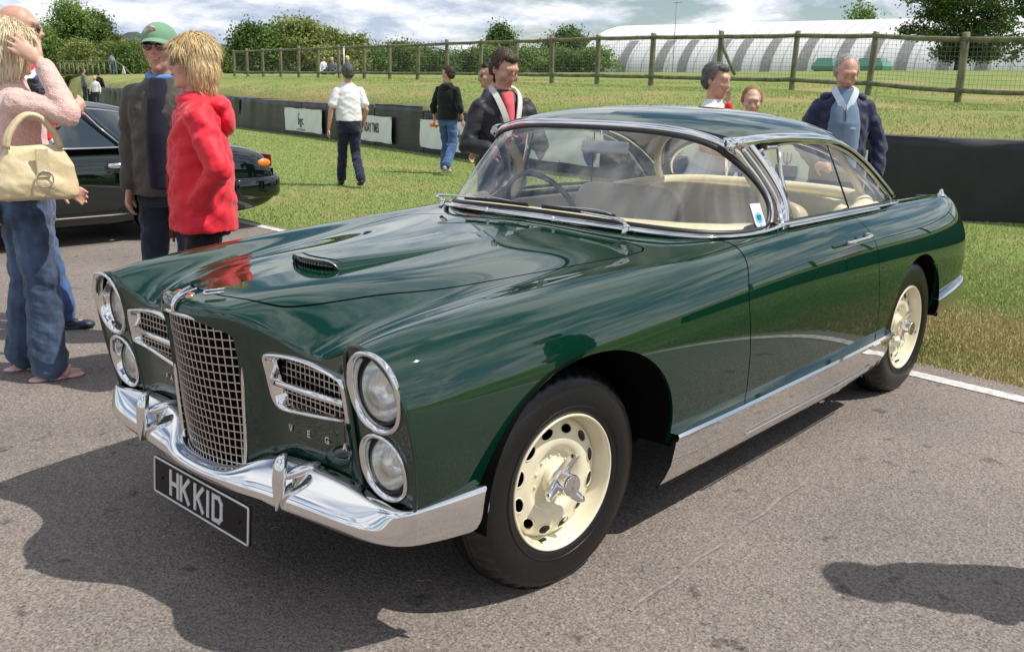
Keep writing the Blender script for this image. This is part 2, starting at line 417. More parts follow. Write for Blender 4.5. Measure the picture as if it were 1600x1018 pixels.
def g_arch(Pm, U, V):
    a = ssq(Pm[..., 0], np.maximum(Pm[..., 2], .33), FA['cx'], FA['cz'], FA['a'], FA['b'], 2.15)*.4
    b = ssq(Pm[..., 0], np.maximum(Pm[..., 2], .33), RA['cx'], RA['cz'], RA['a'], RA['b'], 2.15)*.37
    return np.minimum(a, b)
# bonnet shut line in plan
HP = cr([(.662, 0), (.655, .06), (.630, .14), (.60, .20), (.55, .255), (.45, .315), (.30, .365), (.13, .425), (-.18, .505), (-.42, .565), (-.55, .592), (-.63, .590), (-.675, .54), (-.69, .40), (-.70, 0)], 60)
HPOLY = [(p[0], p[1]) for p in [Vector((q[0], q[1], 0)) for q in HP]]
HPOLY = HPOLY+[(-.70, -.3), (.66, -.3)]
def sd_hood(Pm): return sdf_poly(HPOLY, Pm[..., 0], Pm[..., 1])
CAB = [(p[0], p[1]) for p in cr([(-.765, 0, 0), (-.775, .3, 0), (-.83, .49, 0), (-.93, .615, 0), (-1.06, .69, 0), (-1.22, .72, 0), (-1.7, .735, 0), (-2.2, .715, 0), (-2.66, .665, 0), (-2.80, .60, 0), (-2.90, .3, 0), (-2.92, 0, 0)], 60)]+[(-2.92, -.3), (-.73, -.3)]
def sd_cab(Pm): return sdf_poly(CAB, Pm[..., 0], Pm[..., 1])
DOOR = [(p[0], p[1]) for p in cr([(-.97, 1.2, 0), (-.96, .95, 0), (-.93, .905, 0), (-.878, .80, 0), (-.870, .72, 0), (-.893, .58, 0), (-.935, .38, 0), (-.95, .352, 0), (-1.2, .352, 0), (-2.13, .352, 0), (-2.165, .38, 0), (-2.13, .50, 0), (-2.07, .66, 0), (-2.04, .82, 0), (-1.98, .93, 0), (-1.96, 1.2, 0)], 90)]
def sd_door(Pm): return sdf_poly(DOOR, Pm[..., 0], Pm[..., 2])
def outer(Pm): return Pm[..., 1]-.60
us = np.concatenate([np.linspace(0, 1, 26)[:-1], np.linspace(1, 5.2, 85)[:-1], np.linspace(5.2, 13, 110)])
vs = np.linspace(0, 17, 150)
gap = .0028
body = MB()
fA = lambda U, V: NETA(U, V)
patch(body, fA, us, vs, [g_arch, lambda Pm, U, V: sd_hood(Pm)-gap*1.5, lambda Pm, U, V: sd_cab(Pm), lambda Pm, U, V: np.where((Pm[..., 0] > .2) | (Pm[..., 0] < -2.9), Pm[..., 2]-.36, Pm[..., 2]-.335), lambda Pm, U, V: np.maximum(sd_door(Pm)-gap, .66-Pm[..., 1])], flip=True, mirror=True, flange=.012)
NOSE = [(0, .820), (.06, .817), (.115, .805), (.165, .788), (.181, .774), (.182, .70), (.178, .60), (.174, .50), (.168, .43), (.160, .395), (.14, .378), (.07, .368), (0, .364)]
NOSEP = NOSE+[(-.1, .36), (-.1, .83)]
SG = [(p[0], p[1]) for p in cr([(.236, .716, 0), (.245, .722, 0), (.32, .727, 0), (.42, .723, 0), (.51, .710, 0), (.538, .698, 0), (.542, .62, 0), (.535, .597, 0), (.44, .580, 0), (.32, .568, 0), (.266, .566, 0), (.242, .582, 0), (.234, .62, 0), (.232, .69, 0)], 60, closed=True)]
SG = [(y+.007, z+.008) for y, z in SG]
def g_nose(Pm, U, V): return sdf_poly(NOSEP, Pm[..., 1], Pm[..., 2])
def g_sg(Pm, U, V): return np.maximum(sdf_poly(SG, Pm[..., 1], Pm[..., 2]), .10-0*U)*1.0 if False else sdf_poly(SG, Pm[..., 1], Pm[..., 2])
patch(body, lambda U, V: NETB(U, V), np.linspace(0, 7, 90), np.linspace(0, 7, 110), [g_nose, g_sg], mirror=True, flange=.012)
# lamp nacelle faces
def nac_x(z): return .6415-(.815-z)*.163
LIPo = [tuple(NETA(0., v)) for v in np.linspace(7, 14.2, 50)]
LIPi = [tuple(NETB(u, 7.)) for u in np.linspace(6.3, 0, 40)]
lip = [Vector(p) for p in LIPi+LIPo[1:]]
LP2 = [(p[1], p[2]) for p in lip]
def oval(cy, cz, a, b, n=2.2, k=64):
    return [(cy+a*math.copysign(abs(math.cos(t))**(2/n), math.cos(t)), cz+b*math.copysign(abs(math.sin(t))**(2/n), math.sin(t))) for t in [2*math.pi*i/k for i in range(k)]]
OV = [(.672, .716, .086, .098), (.665, .511, .078, .083)]
def f_nac(U, V):
    return np.stack([nac_x(V)-.006+0*U, U, V], -1)
def g_lip(Pm, U, V): return -sdf_poly(LP2, U, V)-.002
def g_ov(k):
    o = OV[k]; pl = oval(*o)
    return lambda Pm, U, V: sdf_poly(pl, U, V)
patch(body, f_nac, np.linspace(.54, .80, 54), np.linspace(.38, .86, 96), [g_lip, g_ov(0), g_ov(1)], mirror=True)
for s in (1, -1):
    body.tube([(p.x-.003, p.y*s, p.z) for p in lip], .0065, 8, out=(1, .01, .01))
body.build('body', GREEN, car)
# bonnet
hood = MB()
hus = np.linspace(0, 5.2, 150); hvs = np.linspace(0, 8, 90)
patch(hood, fA, hus, hvs, [lambda Pm, U, V: -sd_hood(Pm)-gap*1.2], flip=True, mirror=True, flange=.015)
hood_o = hood.build('bonnet', GREEN, car)
# scoop blister on the bonnet: opens to the front, fades towards the screen
def hood_z(x, y):
    # invert NETA for x,y (bonnet area)
    u, v = 2.0, 1.0
    for _ in range(12):
        p = NETA(u, v); pu = NETA(u+1e-4, v); pv = NETA(u, v+1e-4)
        J = np.array([[(pu-p)[0], (pv-p)[0]], [(pu-p)[1], (pv-p)[1]]])/1e-4
        du, dv = np.linalg.solve(J, [x-p[0], y-p[1]]); u = min(max(u+du, 0), 12.9); v = min(max(v+dv, 0), 16.9)
    return float(NETA(u, v)[2])
SX0, SX1 = .285, -.44
hz = [[hood_z(x, y) for y in np.linspace(0, .2, 12)] for x in np.linspace(SX1, SX0+.03, 20)]
hz = np.array(hz)
def hzf(x, y):
    a = np.clip((x-SX1)/(SX0+.03-SX1)*19, 0, 18.999); b = np.clip(np.abs(y)/.2*11, 0, 10.999); i = a.astype(int); j = b.astype(int); s = a-i; t = b-j
    return hz[i, j]*(1-s)*(1-t)+hz[i+1, j]*s*(1-t)+hz[i, j+1]*(1-s)*t+hz[i+1, j+1]*s*t
def f_scoop(U, V):
    x = SX1+(SX0-SX1)*U + .035*U**3*(1-V*V)
    wd = .128-.012*U; y = wd*V
    h = .031*U**1.15*np.clip(1-np.abs(V)**7, 0, 1)**.8
    return np.stack([x, y, hzf(x, y)+h-.0012], -1)
scoop = MB()
patch(scoop, f_scoop, np.linspace(.0, 1, 50), np.concatenate([[-1, -.995, -.98], np.linspace(-.96, .96, 45), [.98, .995, 1]]), flip=False, flange=.012)
scoop.build('scoop', GREEN, hood_o)
sg = MB(); k = 0
for V_ in np.linspace(-.92, .92, 17):
    a = f_scoop(np.array(1.), np.array(V_)); zb = float(hzf(np.array(a[0]), np.array(a[1])))
    sg.tube([(a[0]-.012, a[1], zb), (a[0]-.012, a[1], a[2]-.003)], .0011, 5)
for q in (.3, .62):
    sg.tube([tuple(np.array([float(f_scoop(np.array(1.), np.array(v))[0])-.012, .116*v, float(hzf(np.array(SX0), np.array(.116*v)))+.031*q*(1-abs(v)**7)**.8])) for v in np.linspace(-.95, .95, 15)], .0011, 5)
sg.build('scoop_grille', STEEL, hood_o)
sb = MB(); G = []
for t_ in (0, 1):
    G.append([(float(f_scoop(np.array(1.), np.array(v))[0])-.03, .116*v, float(hzf(np.array(SX0), np.array(.116*v)))+.030*t_*max(0, (1-abs(v)**7))**.8+.001) for v in np.linspace(-.97, .97, 21)])
sb.grid(G); sb.build('scoop_mouth', BLACK, hood_o)
rimp = [tuple(f_scoop(np.array(1.), np.array(v))) for v in np.linspace(-.98, .98, 30)]
MB().tube(rimp, .003, 8, out=(0, 0, 1)).build('scoop_lip', CHROMED, hood_o)
MB().tube([(x, 0, float(hzf(np.array(x), np.array(0.)))+.002+.048*((x-SX1)/(SX0-SX1))**.9) for x in np.linspace(SX1, SX0+.015, 20)], .003, 6) if False else None
# doors
for s in (1, -1):
    d = MB()
    patch(d, (lambda U, V: NETA(U, V)) , np.linspace(4.8, 9.2, 90), np.linspace(7.2, 15.6, 70), [lambda Pm, U, V: -sd_door(Pm)-gap, lambda Pm, U, V: sd_cab(Pm), lambda Pm, U, V: Pm[..., 1]-.66], flip=True, flange=.014)
    if s < 0:
        d.v = [(x, -y, z) for x, y, z in d.v]; d.f = [f[::-1] for f in d.f]; d.n = [(x, -y, z) for x, y, z in d.n]
    do = d.build('door', GREEN, car)
    hb = MB(); yh = .862
    hb.tube(cr([(-1.66, s*(yh+.012), .862), (-1.70, s*(yh+.026), .8635), (-1.80, s*(yh+.030), .8655), (-1.87, s*(yh+.026), .866), (-1.888, s*(yh+.016), .866), (-1.89, s*(yh-.012), .866)], 20), [.006]*3+[.008]*9+[.0105]*5+[.013]*3, 10, rb=1.0)
    hb.build('handle', CHROME, do)
# inner shell behind the gaps and arches (dark)
inn = MB()
patch(inn, fA, np.linspace(0.1, 12, 80), np.linspace(0, 15.5, 60), [g_arch, lambda Pm, U, V: sd_cab(Pm)+.02, lambda Pm, U, V: Pm[..., 2]-.37], flip=True, mirror=True, off=-.0135)
for F in (FA, RA):
    for s in (1, -1):
        n = 40; G = []
        for yy in (.848 if F is FA else .835, .80, .42):
            G.append([(F['cx']+(F['a']+.012)*math.copysign(abs(math.cos(t))**(2/2.15), math.cos(t)), s*yy, F['cz']-.01+(F['b']+.022)*abs(math.sin(t))**(2/2.15)) for t in [math.pi*i/n for i in range(n+1)]])
        inn.grid(G)
inn.box((-1.45, 0, .32), (1.4, 1.24, .04)); inn.tube([(-.40, .60, .27), (-.75, .60, .27)], .035, 8); inn.tube([(-.40, -.60, .27), (-.75, -.60, .27)], .035, 8); inn.box((-.2, 0, .5), (.9, .84, .5)); inn.box((-3.1, 0, .5), (.9, .84, .4))
inn.box((.35, 0, .38), (.4, 1.0, .2)); inn.box((-.03, 0, .36), (.06, 1.3, .07)); inn.box((-2.66, 0, .34), (.09, 1.3, .09))
inn.build('underbody', BLACK, car)

# ------------------------------------------------------------------ lamps
REFL = P('lamp_reflector', (.92, .92, .90), .18, 1.0)
def lens_mat(name, sc_, yel=False):
    m = bpy.data.materials.new(name); m.use_nodes = True; t = m.node_tree; b = t.nodes['Principled BSDF']
    t.nodes.remove(b); tr = t.nodes.new('ShaderNodeBsdfTransparent'); tr.inputs[0].default_value = (.93, .94, .92, 1); b = t.nodes.new('ShaderNodeBsdfGlossy'); b.inputs['Roughness'].default_value = .06; b.inputs[0].default_value = (.95, .95, .93, 1); mxs = t.nodes.new('ShaderNodeMixShader'); mxs.inputs[0].default_value = .30; t.links.new(tr.outputs[0], mxs.inputs[1]); t.links.new(b.outputs[0], mxs.inputs[2]); t.links.new(mxs.outputs[0], t.nodes['Material Output'].inputs[0])
    g = t.nodes.new('ShaderNodeTexCoord'); mp = t.nodes.new('ShaderNodeMapping'); mp.inputs['Scale'].default_value = (1, 1, .32)
    wv = t.nodes.new('ShaderNodeTexWave'); wv.bands_direction = 'Y'; wv.inputs['Scale'].default_value = sc_*.42; wv.inputs['Distortion'].default_value = 2.0; wv.inputs['Detail Scale'].default_value = 30
    t.links.new(g.outputs['Object'], mp.inputs[0]); t.links.new(mp.outputs[0], wv.inputs['Vector'])
    q = t.nodes.new('ShaderNodeBump'); q.inputs['Strength'].default_value = .7; q.inputs['Distance'].default_value = .004
    t.links.new(wv.outputs[0], q.inputs['Height']); t.links.new(q.outputs[0], b.inputs['Normal'])
    return m
LENS = lens_mat('headlamp_lens', 60); LENS2 = lens_mat('foglamp_lens', 38)
for s in (1, -1):
    for k, (cy, cz, a, b) in enumerate(OV):
        lx = (.580, .562)[k]; ly = (.654, .655)[k]; lz = (.710, .510)[k]; lr = (.082, .070)[k]
        hl = empty('headlight', (0, 0, 0)); hl.parent = car
        o1 = oval(cy, cz, a, b, 2.2, 64)
        bz = MB(); G = []
        for q, (t_, ex) in enumerate([(-.01, .006), (.0, .010), (.006, .007), (.006, .001), (0, -.004), (-.008, -.008)]):
            G.append([(nac_x(cz+(z-cz))+t_, s*(cy+(y-cy)*(1+ex/a)), cz+(z-cz)*(1+ex/b)) for y, z in o1])
        n_o = len(o1)
        last = G[-1]
        for f_ in (.25, .5, .75, 1.0):
            ring = []
            for i, (y, z) in enumerate(o1):
                t0 = math.atan2((z-cz)/b, (y-cy)/a); tx, ty, tz = lx+.004, s*(ly+lr*1.05*math.cos(t0)), lz+lr*1.05*math.sin(t0)
                lp = last[i]; e = f_; ring.append((lp[0]+(tx-lp[0])*e, lp[1]+(ty-lp[1])*e**1.2, lp[2]+(tz-lp[2])*e**1.2))
            G.append(ring)
        bz.grid(G, closed_v=True, flip=(s > 0)); bz.build('bezel', CHROME, hl)
        Ml = Matrix.Translation((lx, s*ly, lz)) @ Matrix.Rotation(R(-90), 4, 'Z') @ Matrix.Rotation(R(4), 4, 'X')
        MB().lathe([(lr*1.07, .0), (lr*1.07, .010), (lr*1.01, .012), (lr*.97, .004)], 48, Ml).build('rubber_seal', RUBBER, hl)
        MB().lathe([(lr*.98, .002)]+[(lr*.98*math.cos(a_), .002+.024*math.sin(a_)) for a_ in [R(v) for v in range(8, 91, 8)]]+[(.0001, .026)], 48, Ml).build('lens', (LENS, LENS2)[k], hl)
        MB().lathe([(lr*.97, .0), (lr*.9, -.02), (lr*.6, -.05), (lr*.2, -.065), (.0001, -.066)], 40, Ml).build('reflector', REFL, hl)
        MB().lathe([(.0001, -.015), (.012, -.018), (.016, -.03), (.012, -.05), (.006, -.06)], 16, Ml).build('bulb', P('bulb_amber', (.8, .6, .1) if k else (.8, .8, .75), .2), hl)

# ------------------------------------------------------------------ grille
gr = empty('grille'); gr.parent = car
def gx(y, z): return .700+(z-.38)*.126-(1.3+(z-.38)*2.3)*y*y
def nose_half(z):
    t = [p for p in NOSE[3:]]; ys = [p[0] for p in t]; zs = [p[1] for p in t]
    return float(np.interp(-z, [-q for q in zs], ys))
def nose_top(y): return float(np.interp(abs(y), [p[0] for p in NOSE[:5]], [p[1] for p in NOSE[:5]]))
def nose_bot(y): return float(np.interp(abs(y), [0, .07, .14, .160], [.366, .368, .378, .395]))
mesh_b = MB()
bar = [(-.0018, -.004), (.0018, -.004), (.0018, .004), (-.0018, .004)]
ny = 18
for i in range(ny+1):
    y = -.170+.340*i/ny
    zt, zb = nose_top(y)-.004, nose_bot(y)+.004
    pts = [(gx(y, z)-.012, y*(1-.09*max(0, (.5-z)/.12) if z < .5 else 1), z) for z in np.linspace(zb, zt, 14)]
    mesh_b.sweep(pts, bar, (1, y*4, 0), smooth=False)
z = .392
while z < .815:
    hw = nose_half(z)-.004
    if z > .775: hw = float(np.interp(z, [.775, .785, .807, .822], [.160, .148, .108, .055]))
    mesh_b.sweep([(gx(y, z)-.013, y, z) for y in np.linspace(-hw, hw, 17)], bar, [(1, y*4, .0) for y in np.linspace(-hw, hw, 17)], smooth=False)
    z += .0245
mesh_b.build('mesh', STEEL, gr, kind='stuff')
fr = [(y, z) for y, z in NOSE]+[(-y, z) for y, z in NOSE[-2:0:-1]]
frp = cr([(gx(y, z)+.001, y, z) for y, z in fr], 120, closed=True)
MB().tube(frp, .0062, 10, closed=True, out=[(1, 3.5*p.y, .1) for p in frp], rb=.0075).build('frame', CHROME, gr)
MB().sweep([(gx(y, .6)-.05, y, .6) for y in np.linspace(-.185, .185, 12)], [(-.24, 0), (.24, 0)], (1, 0, 0), cprof=False, caps=False).build('cavity', BLACK, gr)
MB().grid([[(gx(p[0]*.0, p[1])*0+gx(p[0], p[1])-d_, p[0], p[1]) for p in fr] for d_ in (.004, .08)], closed_v=True).build('surround', BLACK, gr)
# V badge
vb = MB()
for s in (1, -1):
    vb.tube(cr([(.766, 0, .824), (.762, s*.003, .850), (.745, s*.007, .868), (.722, s*.013, .878), (.70, s*.018, .884)], 16), [.005]*4+[.0045]*6+[.003]*6, 8, out=(1, 0, 1))
em = empty('emblem'); em.parent = car
vb.build('badge_wings', CHROME, em)
for s in (1, -1):
    q = MB().ell((.728, s*.030, .872), (.016, .012, .003), 12, 6, rot=(0, .25, s*.35)); q.build('badge_shield', P('badge_gold', (.75, .5, .25), .25, 1.0), em)
    MB().ell((.728, s*.028, .8755), (.007, .005, .003), 12, 6).build('badge_dot', P('badge_red', (.6, .02, .02), .2, coat=1), em)
lv = MB()
for a, b in (((.700, .052, .873), (.655, .082, .877)), ((.688, .036, .878), (.643, .066, .882))): lv.tube([a, b], .0035, 6)
lv.tube([(.700, .052, .873), (.688, .036, .878)], .0035, 6)
lv.build('bonnet_latch_trim', CHROME, car)

# side grilles
def fx(y, z):
    # fascia surface x at (y,z)
    u, v = 3.5, 4.0
    for _ in range(12):
        p = NETB(u, v); pu = NETB(u+1e-4, v); pv = NETB(u, v+1e-4)
        J = np.array([[(pu-p)[1], (pv-p)[1]], [(pu-p)[2], (pv-p)[2]]])/1e-4
        try: du, dv = np.linalg.solve(J, [y-p[1], z-p[2]])
        except Exception: break
        u = min(max(u+du, .5), 6.9); v = min(max(v+dv, 2.5), 6.95)
    return float(NETB(u, v)[0])
SGc = np.array(SG); cen = SGc.mean(0)
SGX = [fx(y, z) for y, z in SG]
for s in (1, -1):
    g2 = empty('side_grille'); g2.parent = car
    G = []
    for t_, ex in [(-.004, 1.10), (.006, 1.08), (.012, 1.03), (.012, .97), (.004, .91), (-.020, .83), (-.024, .80)]:
        G.append([(x+t_, s*(cen[0]+(y-cen[0])*(1+(ex-1)*.55)), cen[1]+(z-cen[1])*ex) for (y, z), x in zip(SG, SGX)])
    MB().grid(G, closed_v=True, flip=(s > 0)).build('frame', CHROME, g2)
    xm = sum(SGX)/len(SGX)
    MB().sweep([(xm+.012, s*.247, .653), (xm+.016, s*.28, .654), (xm+.010, s*.4, .653), (xm-.004, s*.535, .650)], [(-.006, -.012), (-.010, 0), (-.007, .009), (.007, .009), (.010, 0), (.006, -.012)], (1, 0, .15)).build('bar', CHROME, g2)
    m = MB(); pin = [(cen[0]+(y-cen[0])*.93, cen[1]+(z-cen[1])*.86) for y, z in SG]
    def span(pl, c, ax):
        r = []
        for i in range(len(pl)):
            p, q = pl[i], pl[(i+1) % len(pl)]
            if (p[ax]-c)*(q[ax]-c) < 0: t = (c-p[ax])/(q[ax]-p[ax]); r.append(p[1-ax]+(q[1-ax]-p[1-ax])*t)
        return (min(r), max(r)) if len(r) >= 2 else None
    for i in range(15):
        y = .256+i*.0205; sp = span(pin, y, 0)
        if sp: m.sweep([(xm-.018, s*y, sp[0]), (xm-.018, s*y, sp[1])], bar, (1, 0, 0), smooth=False)
    for z_ in (.602, .620, .638, .670, .689, .708):
        sp = span(pin, z_, 1)
        if sp: m.sweep([(xm-.019, s*sp[0], z_), (xm-.019, s*sp[1], z_)], bar, (1, 0, 0), smooth=False)
    m.build('mesh', STEEL, g2, kind='stuff')
    MB().add([(xm-.05, s*.18, .53), (xm-.05, s*.56, .53), (xm-.05, s*.56, .74), (xm-.05, s*.18, .74)], [(0, 1, 2, 3)], False).build('cavity', BLACK, g2)
    for i, ch in enumerate('VEGA' if s > 0 else 'FACEL'):
        y = (.290+i*.072) if s > 0 else -(.385-i*.033)
        z_ = .520
        x_ = fx(abs(y), z_)+.003
        text_obj('letter', ch, frame_M((x_, y, z_), (0, 1, 0), (0, 0, 1)), CHROME, car, .027 if s > 0 else .022, 1.0, .002, .0008)

# ------------------------------------------------------------------ front bumper
fb = empty('front_bumper'); fb.parent = car
# net rows: path stations centre -> side; columns: top back, top edge, face.., bottom edge, tuck
BS = [ # topx, y, topz, facex, facez, botx, botz
 (.706, 0, .382, .738, .366, .735, .338),
 (.704, .07, .383, .738, .366, .733, .336),
 (.694, .15, .390, .728, .370, .725, .334),
 (.655, .205, .425, .708, .376, .716, .332),
 (.634, .26, .444, .698, .380, .708, .331),
 (.624, .36, .446, .688, .380, .696, .330),
 (.615, .46, .443, .678, .378, .683, .329),
 (.610, .55, .436, .668, .376, .672, .328),
 (.614, .64, .422, .656, .372, .658, .326),
 (.612, .705, .418, .634, .370, .634, .324),
 (.590, .752, .416, .596, .374, .594, .324),
 (.540, .779, .428, .543, .378, .540, .324),
 (.465, .808, .440, .465, .384, .465, .326),
 (.388, .832, .450, .388, .390, .388, .330)]
NFB = []
for i, (tx, y, tz, fx_, fz, bx, bz_) in enumerate(BS):
    side = min(1, max(0, (i-9)/3.0))
    NFB.append([(tx-.035*(1-side), y-.03*side, tz-.006*(1-side)), (tx-.004*(1-side), y-.004*side, tz+.002), (tx+.008*(1-side), y+.003*side, tz-.006), ((tx*.5+fx_*.5)+.004*(1-side), y+.006*side, tz*.5+fz*.5), (fx_, y+.008*side, fz), ((fx_+bx)/2+.006*(1-side), y+.008*side, (fz+bz_)/2), (bx, y-.000*side, bz_+.002), (bx-.012*(1-side), y-.012*side, bz_-.004), (bx-.04*(1-side), y-.04*side, bz_)])
NETF = Net(NFB)
fbm = MB(); patch(fbm, lambda U, V: NETF(U, V), np.linspace(0, 13, 110), np.linspace(0, 8, 48), [lambda Pm, U, V: np.where(Pm[..., 0] < .47, Pm[..., 0]-.388-.10*np.clip((.40-Pm[..., 2])/.08, 0, 1)**2*.55, .1)], mirror=True, flip=True, flange=.006)
fbm.build('bumper_bar', CHROME, fb)
fi = MB(); patch(fi, lambda U, V: NETF(U, V), np.linspace(0, 13, 40), np.linspace(0, 8, 14), [], mirror=True, flip=True, off=-.006)
fi.build('bumper_inner', BLACK, fb)
for s in (1, -1):
    ov = MB(); y0 = s*.364
    G = []   # vertical fin: elliptical sections, sharp at the front, falling to a point
    for z_, xf, wd in [(.490, .676, .002), (.488, .690, .010), (.480, .700, .016), (.462, .708, .0205), (.44, .712, .0225), (.415, .714, .022), (.39, .714, .018), (.365, .713, .011), (.345, .711, .005), (.335, .710, .001)]:
        xb = .672+(.46-z_)*.14; xb = min(xb, xf-.006); xc, a_ = (xf+xb)/2, (xf-xb)/2
        G.append([(xc+a_*math.cos(t), y0+wd*math.copysign(abs(math.sin(t))**(1.0 if math.cos(t) < 0 else 1.35), math.sin(t)), z_) for t in [2*math.pi*j/24 for j in range(24)]])
    ov.grid(G, closed_v=True, flip=True)
    # bullet tail running back over the bumper
    ov.ell((.640, y0+.020, .436), (.058, .017, .016), 24, 16, rot=(0, .22, -.42))
    ov.build('overrider', CHROME, fb)
# number plate
npl = empty('number_plate'); npl.parent = car
Mp = frame_M((.722, .004, .263), (0.02, 1, 0), (-.07, 0, 1))
PLB = P('plate_black', (.006, .006, .007), .45, spec=.25); PLS = P('plate_silver', (.66, .65, .64), .4, .3)
MB().box((0, 0, 0), (.526, .113, .010), Mp, bev=.003).build('backing', PLB, npl)
MB().tube([tuple(Mp @ Vector(p)) for p in [(-.256, -.0545, .006), (.256, -.0545, .006), (.2595, -.0535, .006), (.261, -.050, .006), (.261, .050, .006), (.2595, .0535, .006), (.256, .0545, .006), (-.256, .0545, .006), (-.2595, .0535, .006), (-.261, .050, .006), (-.261, -.050, .006), (-.2595, -.0535, .006)]], .0032, 6, closed=True, out=(1, .01, .02)).build('border', PLS, npl)
def stroke(pts, w_, b):
    for p, q in zip(pts, pts[1:]):
        d = (Vector(q)-Vector(p)); L_ = d.length; c = (Vector(p)+Vector(q))/2
        Mr = Mp @ Matrix.Translation((c.x, c.y, .0062)) @ Matrix.Rotation(math.atan2(d.y, d.x), 4, 'Z')
        b.box((0, 0, 0), (L_+w_*.9, w_, .003+.0006*len(b.v) % .0009), Mr)
W_, H_ = .043, .070; w_ = .0128
def letter(ch, x):
    b = MB(); h = H_/2; q = W_/2
    if ch == 'H': stroke([(x-q, -h), (x-q, h)], w_, b); stroke([(x+q, -h), (x+q, h)], w_, b); stroke([(x-q, 0), (x+q, 0)], w_, b)
    if ch == 'K': stroke([(x-q, -h), (x-q, h)], w_, b); stroke([(x-q+.006, -.004), (x+q, h)], w_, b); stroke([(x-q+.014, .004), (x+q, -h)], w_, b)
    if ch == 'I': stroke([(x, -h), (x, h)], w_, b)
    if ch == 'D': stroke([(x-q, -h), (x-q, h)], w_, b); stroke([(x-q, h), (x+q-.012, h), (x+q, h-.013), (x+q, -h+.013), (x+q-.012, -h), (x-q, -h)], w_, b)
    b.build('character', PLS, npl)
for ch, x in zip('HKKID', (-.140, -.078, .002, .052, .103)): letter(ch, x)
for x in (-.215, .215): MB().lathe([(.0001, .003), (.005, .002), (.006, 0)], 10, Mp @ Matrix.Translation((x, 0, .006)) @ Matrix.Rotation(R(90), 4, 'X')).build('screw', PLB, npl)

# ------------------------------------------------------------------ sills, rear bumper
for s in (1, -1):
    n = 60; prof = []
    def sy(x, z):
        u = float(np.interp(-x, [-q for q in ST], range(13))); return None
    base = cr([(-.478, 0, 0), (-2.30, 0, 0)], n)
    def sect(x):
        k = float(np.interp(x, [-2.36, -2.0, -.47], [0, 1, 1])); yb = float(np.interp(-x, [.4, .8, 1.7, 2.2, 2.66], [.866, .872, .870, .859, .842]))
        zt = .368; yb += .004; return [(x, s*(yb-.042), zt+.003), (x, s*(yb+.006), zt+.004), (x, s*(yb+.011), zt-.006), (x, s*(yb+.006), zt-.020), (x, s*(yb+.000), zt-.022), (x, s*(yb-.004), zt-.05), (x, s*(yb-.014), .26), (x, s*(yb-.035), .21), (x, s*(yb-.058), .172), (x, s*(yb-.064), .168), (x, s*(yb-.070), .172)]
    xs_ = [-.458-.05*t for t in range(0, 36)]+[-2.24]+[-2.27, -2.30, -2.33, -2.36]
    G = [sect(x) for x in xs_]
    for i in range(len(G)):
        x = xs_[i]
        if x < -2.26:
            f = 0 if x > -2.28 else (1 if x > -2.31 else 2)
            lim = [.175, .21, .27][f] if x > -2.35 else .325
            G[i] = [(p[0]-(0 if p[2] > .3 else .0), p[1], max(p[2], lim)) for p in G[i]]
    b = MB(); b.grid(G, flip=(s < 0)); so = b.build('sill', CHROME, car, auto=35)
    MB().tube([(x, s*float(np.interp(-x, [.9, 1.7, 2.2], [.862, .860, .851])), .238) for x in np.linspace(-.95, -2.16, 20)], .0035, 6).build('sill_bead', CHROME, so)
    ru = MB()
    for k in range(9): x = -.62-.19*k; ru.ell((x, s*(float(np.interp(-x, [.4, .8, 1.7, 2.2, 2.66], [.866, .872, .870, .859, .842]))-.047), .188), (.006, .004, .004), 8, 6)
    ru.build('sill_screws', CHROMED, so)
rb = empty('rear_bumper'); rb.parent = car
RBp = [(-3.03, .822), (-3.2, .815), (-3.45, .792), (-3.66, .758), (-3.80, .70), (-3.87, .60), (-3.89, .4), (-3.90, 0)]
RB = []
for i, (x, y) in enumerate(RBp):
    nx, ny_ = [(0, 1), (0, 1), (-.1, 1), (-.3, .95), (-.6, .8), (-.95, .3), (-1, .05), (-1, 0)][i]
    o = lambda d, z: (x+nx*d, y+ny_*d, z)
    zt = float(np.interp(i, [0, 2, 4, 7], [.418, .428, .44, .45])); zb = float(np.interp(i, [0, 3, 7], [.325, .31, .30]))
    RB.append([o(-.02, zt), o(.012, zt), o(.022, zt-.012), o(.020, (zt+zb)/2), o(.012, zb+.01), o(.0, zb), o(-.02, zb)])
NRB = Net(RB); b = MB(); patch(b, lambda U, V: NRB(U, V), np.linspace(0, 7, 60), np.linspace(0, 6, 24), [], mirror=True, flip=True, flange=.004); b.build('bumper_bar', CHROME, rb)
# ------------------------------------------------------------------ greenhouse
WB = [(-.772, 0, .974), (-.782, .30, .968), (-.848, .52, .955), (-.955, .662, .943), (-1.12, .722, .937), (-1.285, .712, .944)]
WT = [(-1.09, 0, 1.288), (-1.10, .30, 1.284), (-1.118, .44, 1.268), (-1.135, .525, 1.245), (-1.15, .562, 1.228), (-1.165, .585, 1.208)]
WS = [WB[-1], (-1.345, .69, 1.005), (-1.325, .660, 1.075), (-1.25, .622, 1.15), WT[-1]]
rows = []
for k in range(5):
    t = k/4; r = []
    for c in range(6):
        b, a = np.array(WB[c]), np.array(WT[c]); p = b+(a-b)*t+np.array([.012, 0, .03])*math.sin(math.pi*t)*(1-c/6)
        if c == 5: p = np.array(WS[k])
        if c == 4: p = p*.5+(np.array(WS[k])+(np.array(WB[4])-np.array(WB[5]))*(1-t)*.9+(np.array(WT[4])-np.array(WT[5]))*t)*.5
        r.append(tuple(p))
    rows.append([(x, -y, z) for x, y, z in r[:0:-1]]+r)
NW = Net(rows)
gl = MB(); patch(gl, lambda U, V: NW(U, V), np.linspace(0, 4, 24), np.linspace(0, 10, 70), [])
gl.build('windscreen', WSGLASS, car)
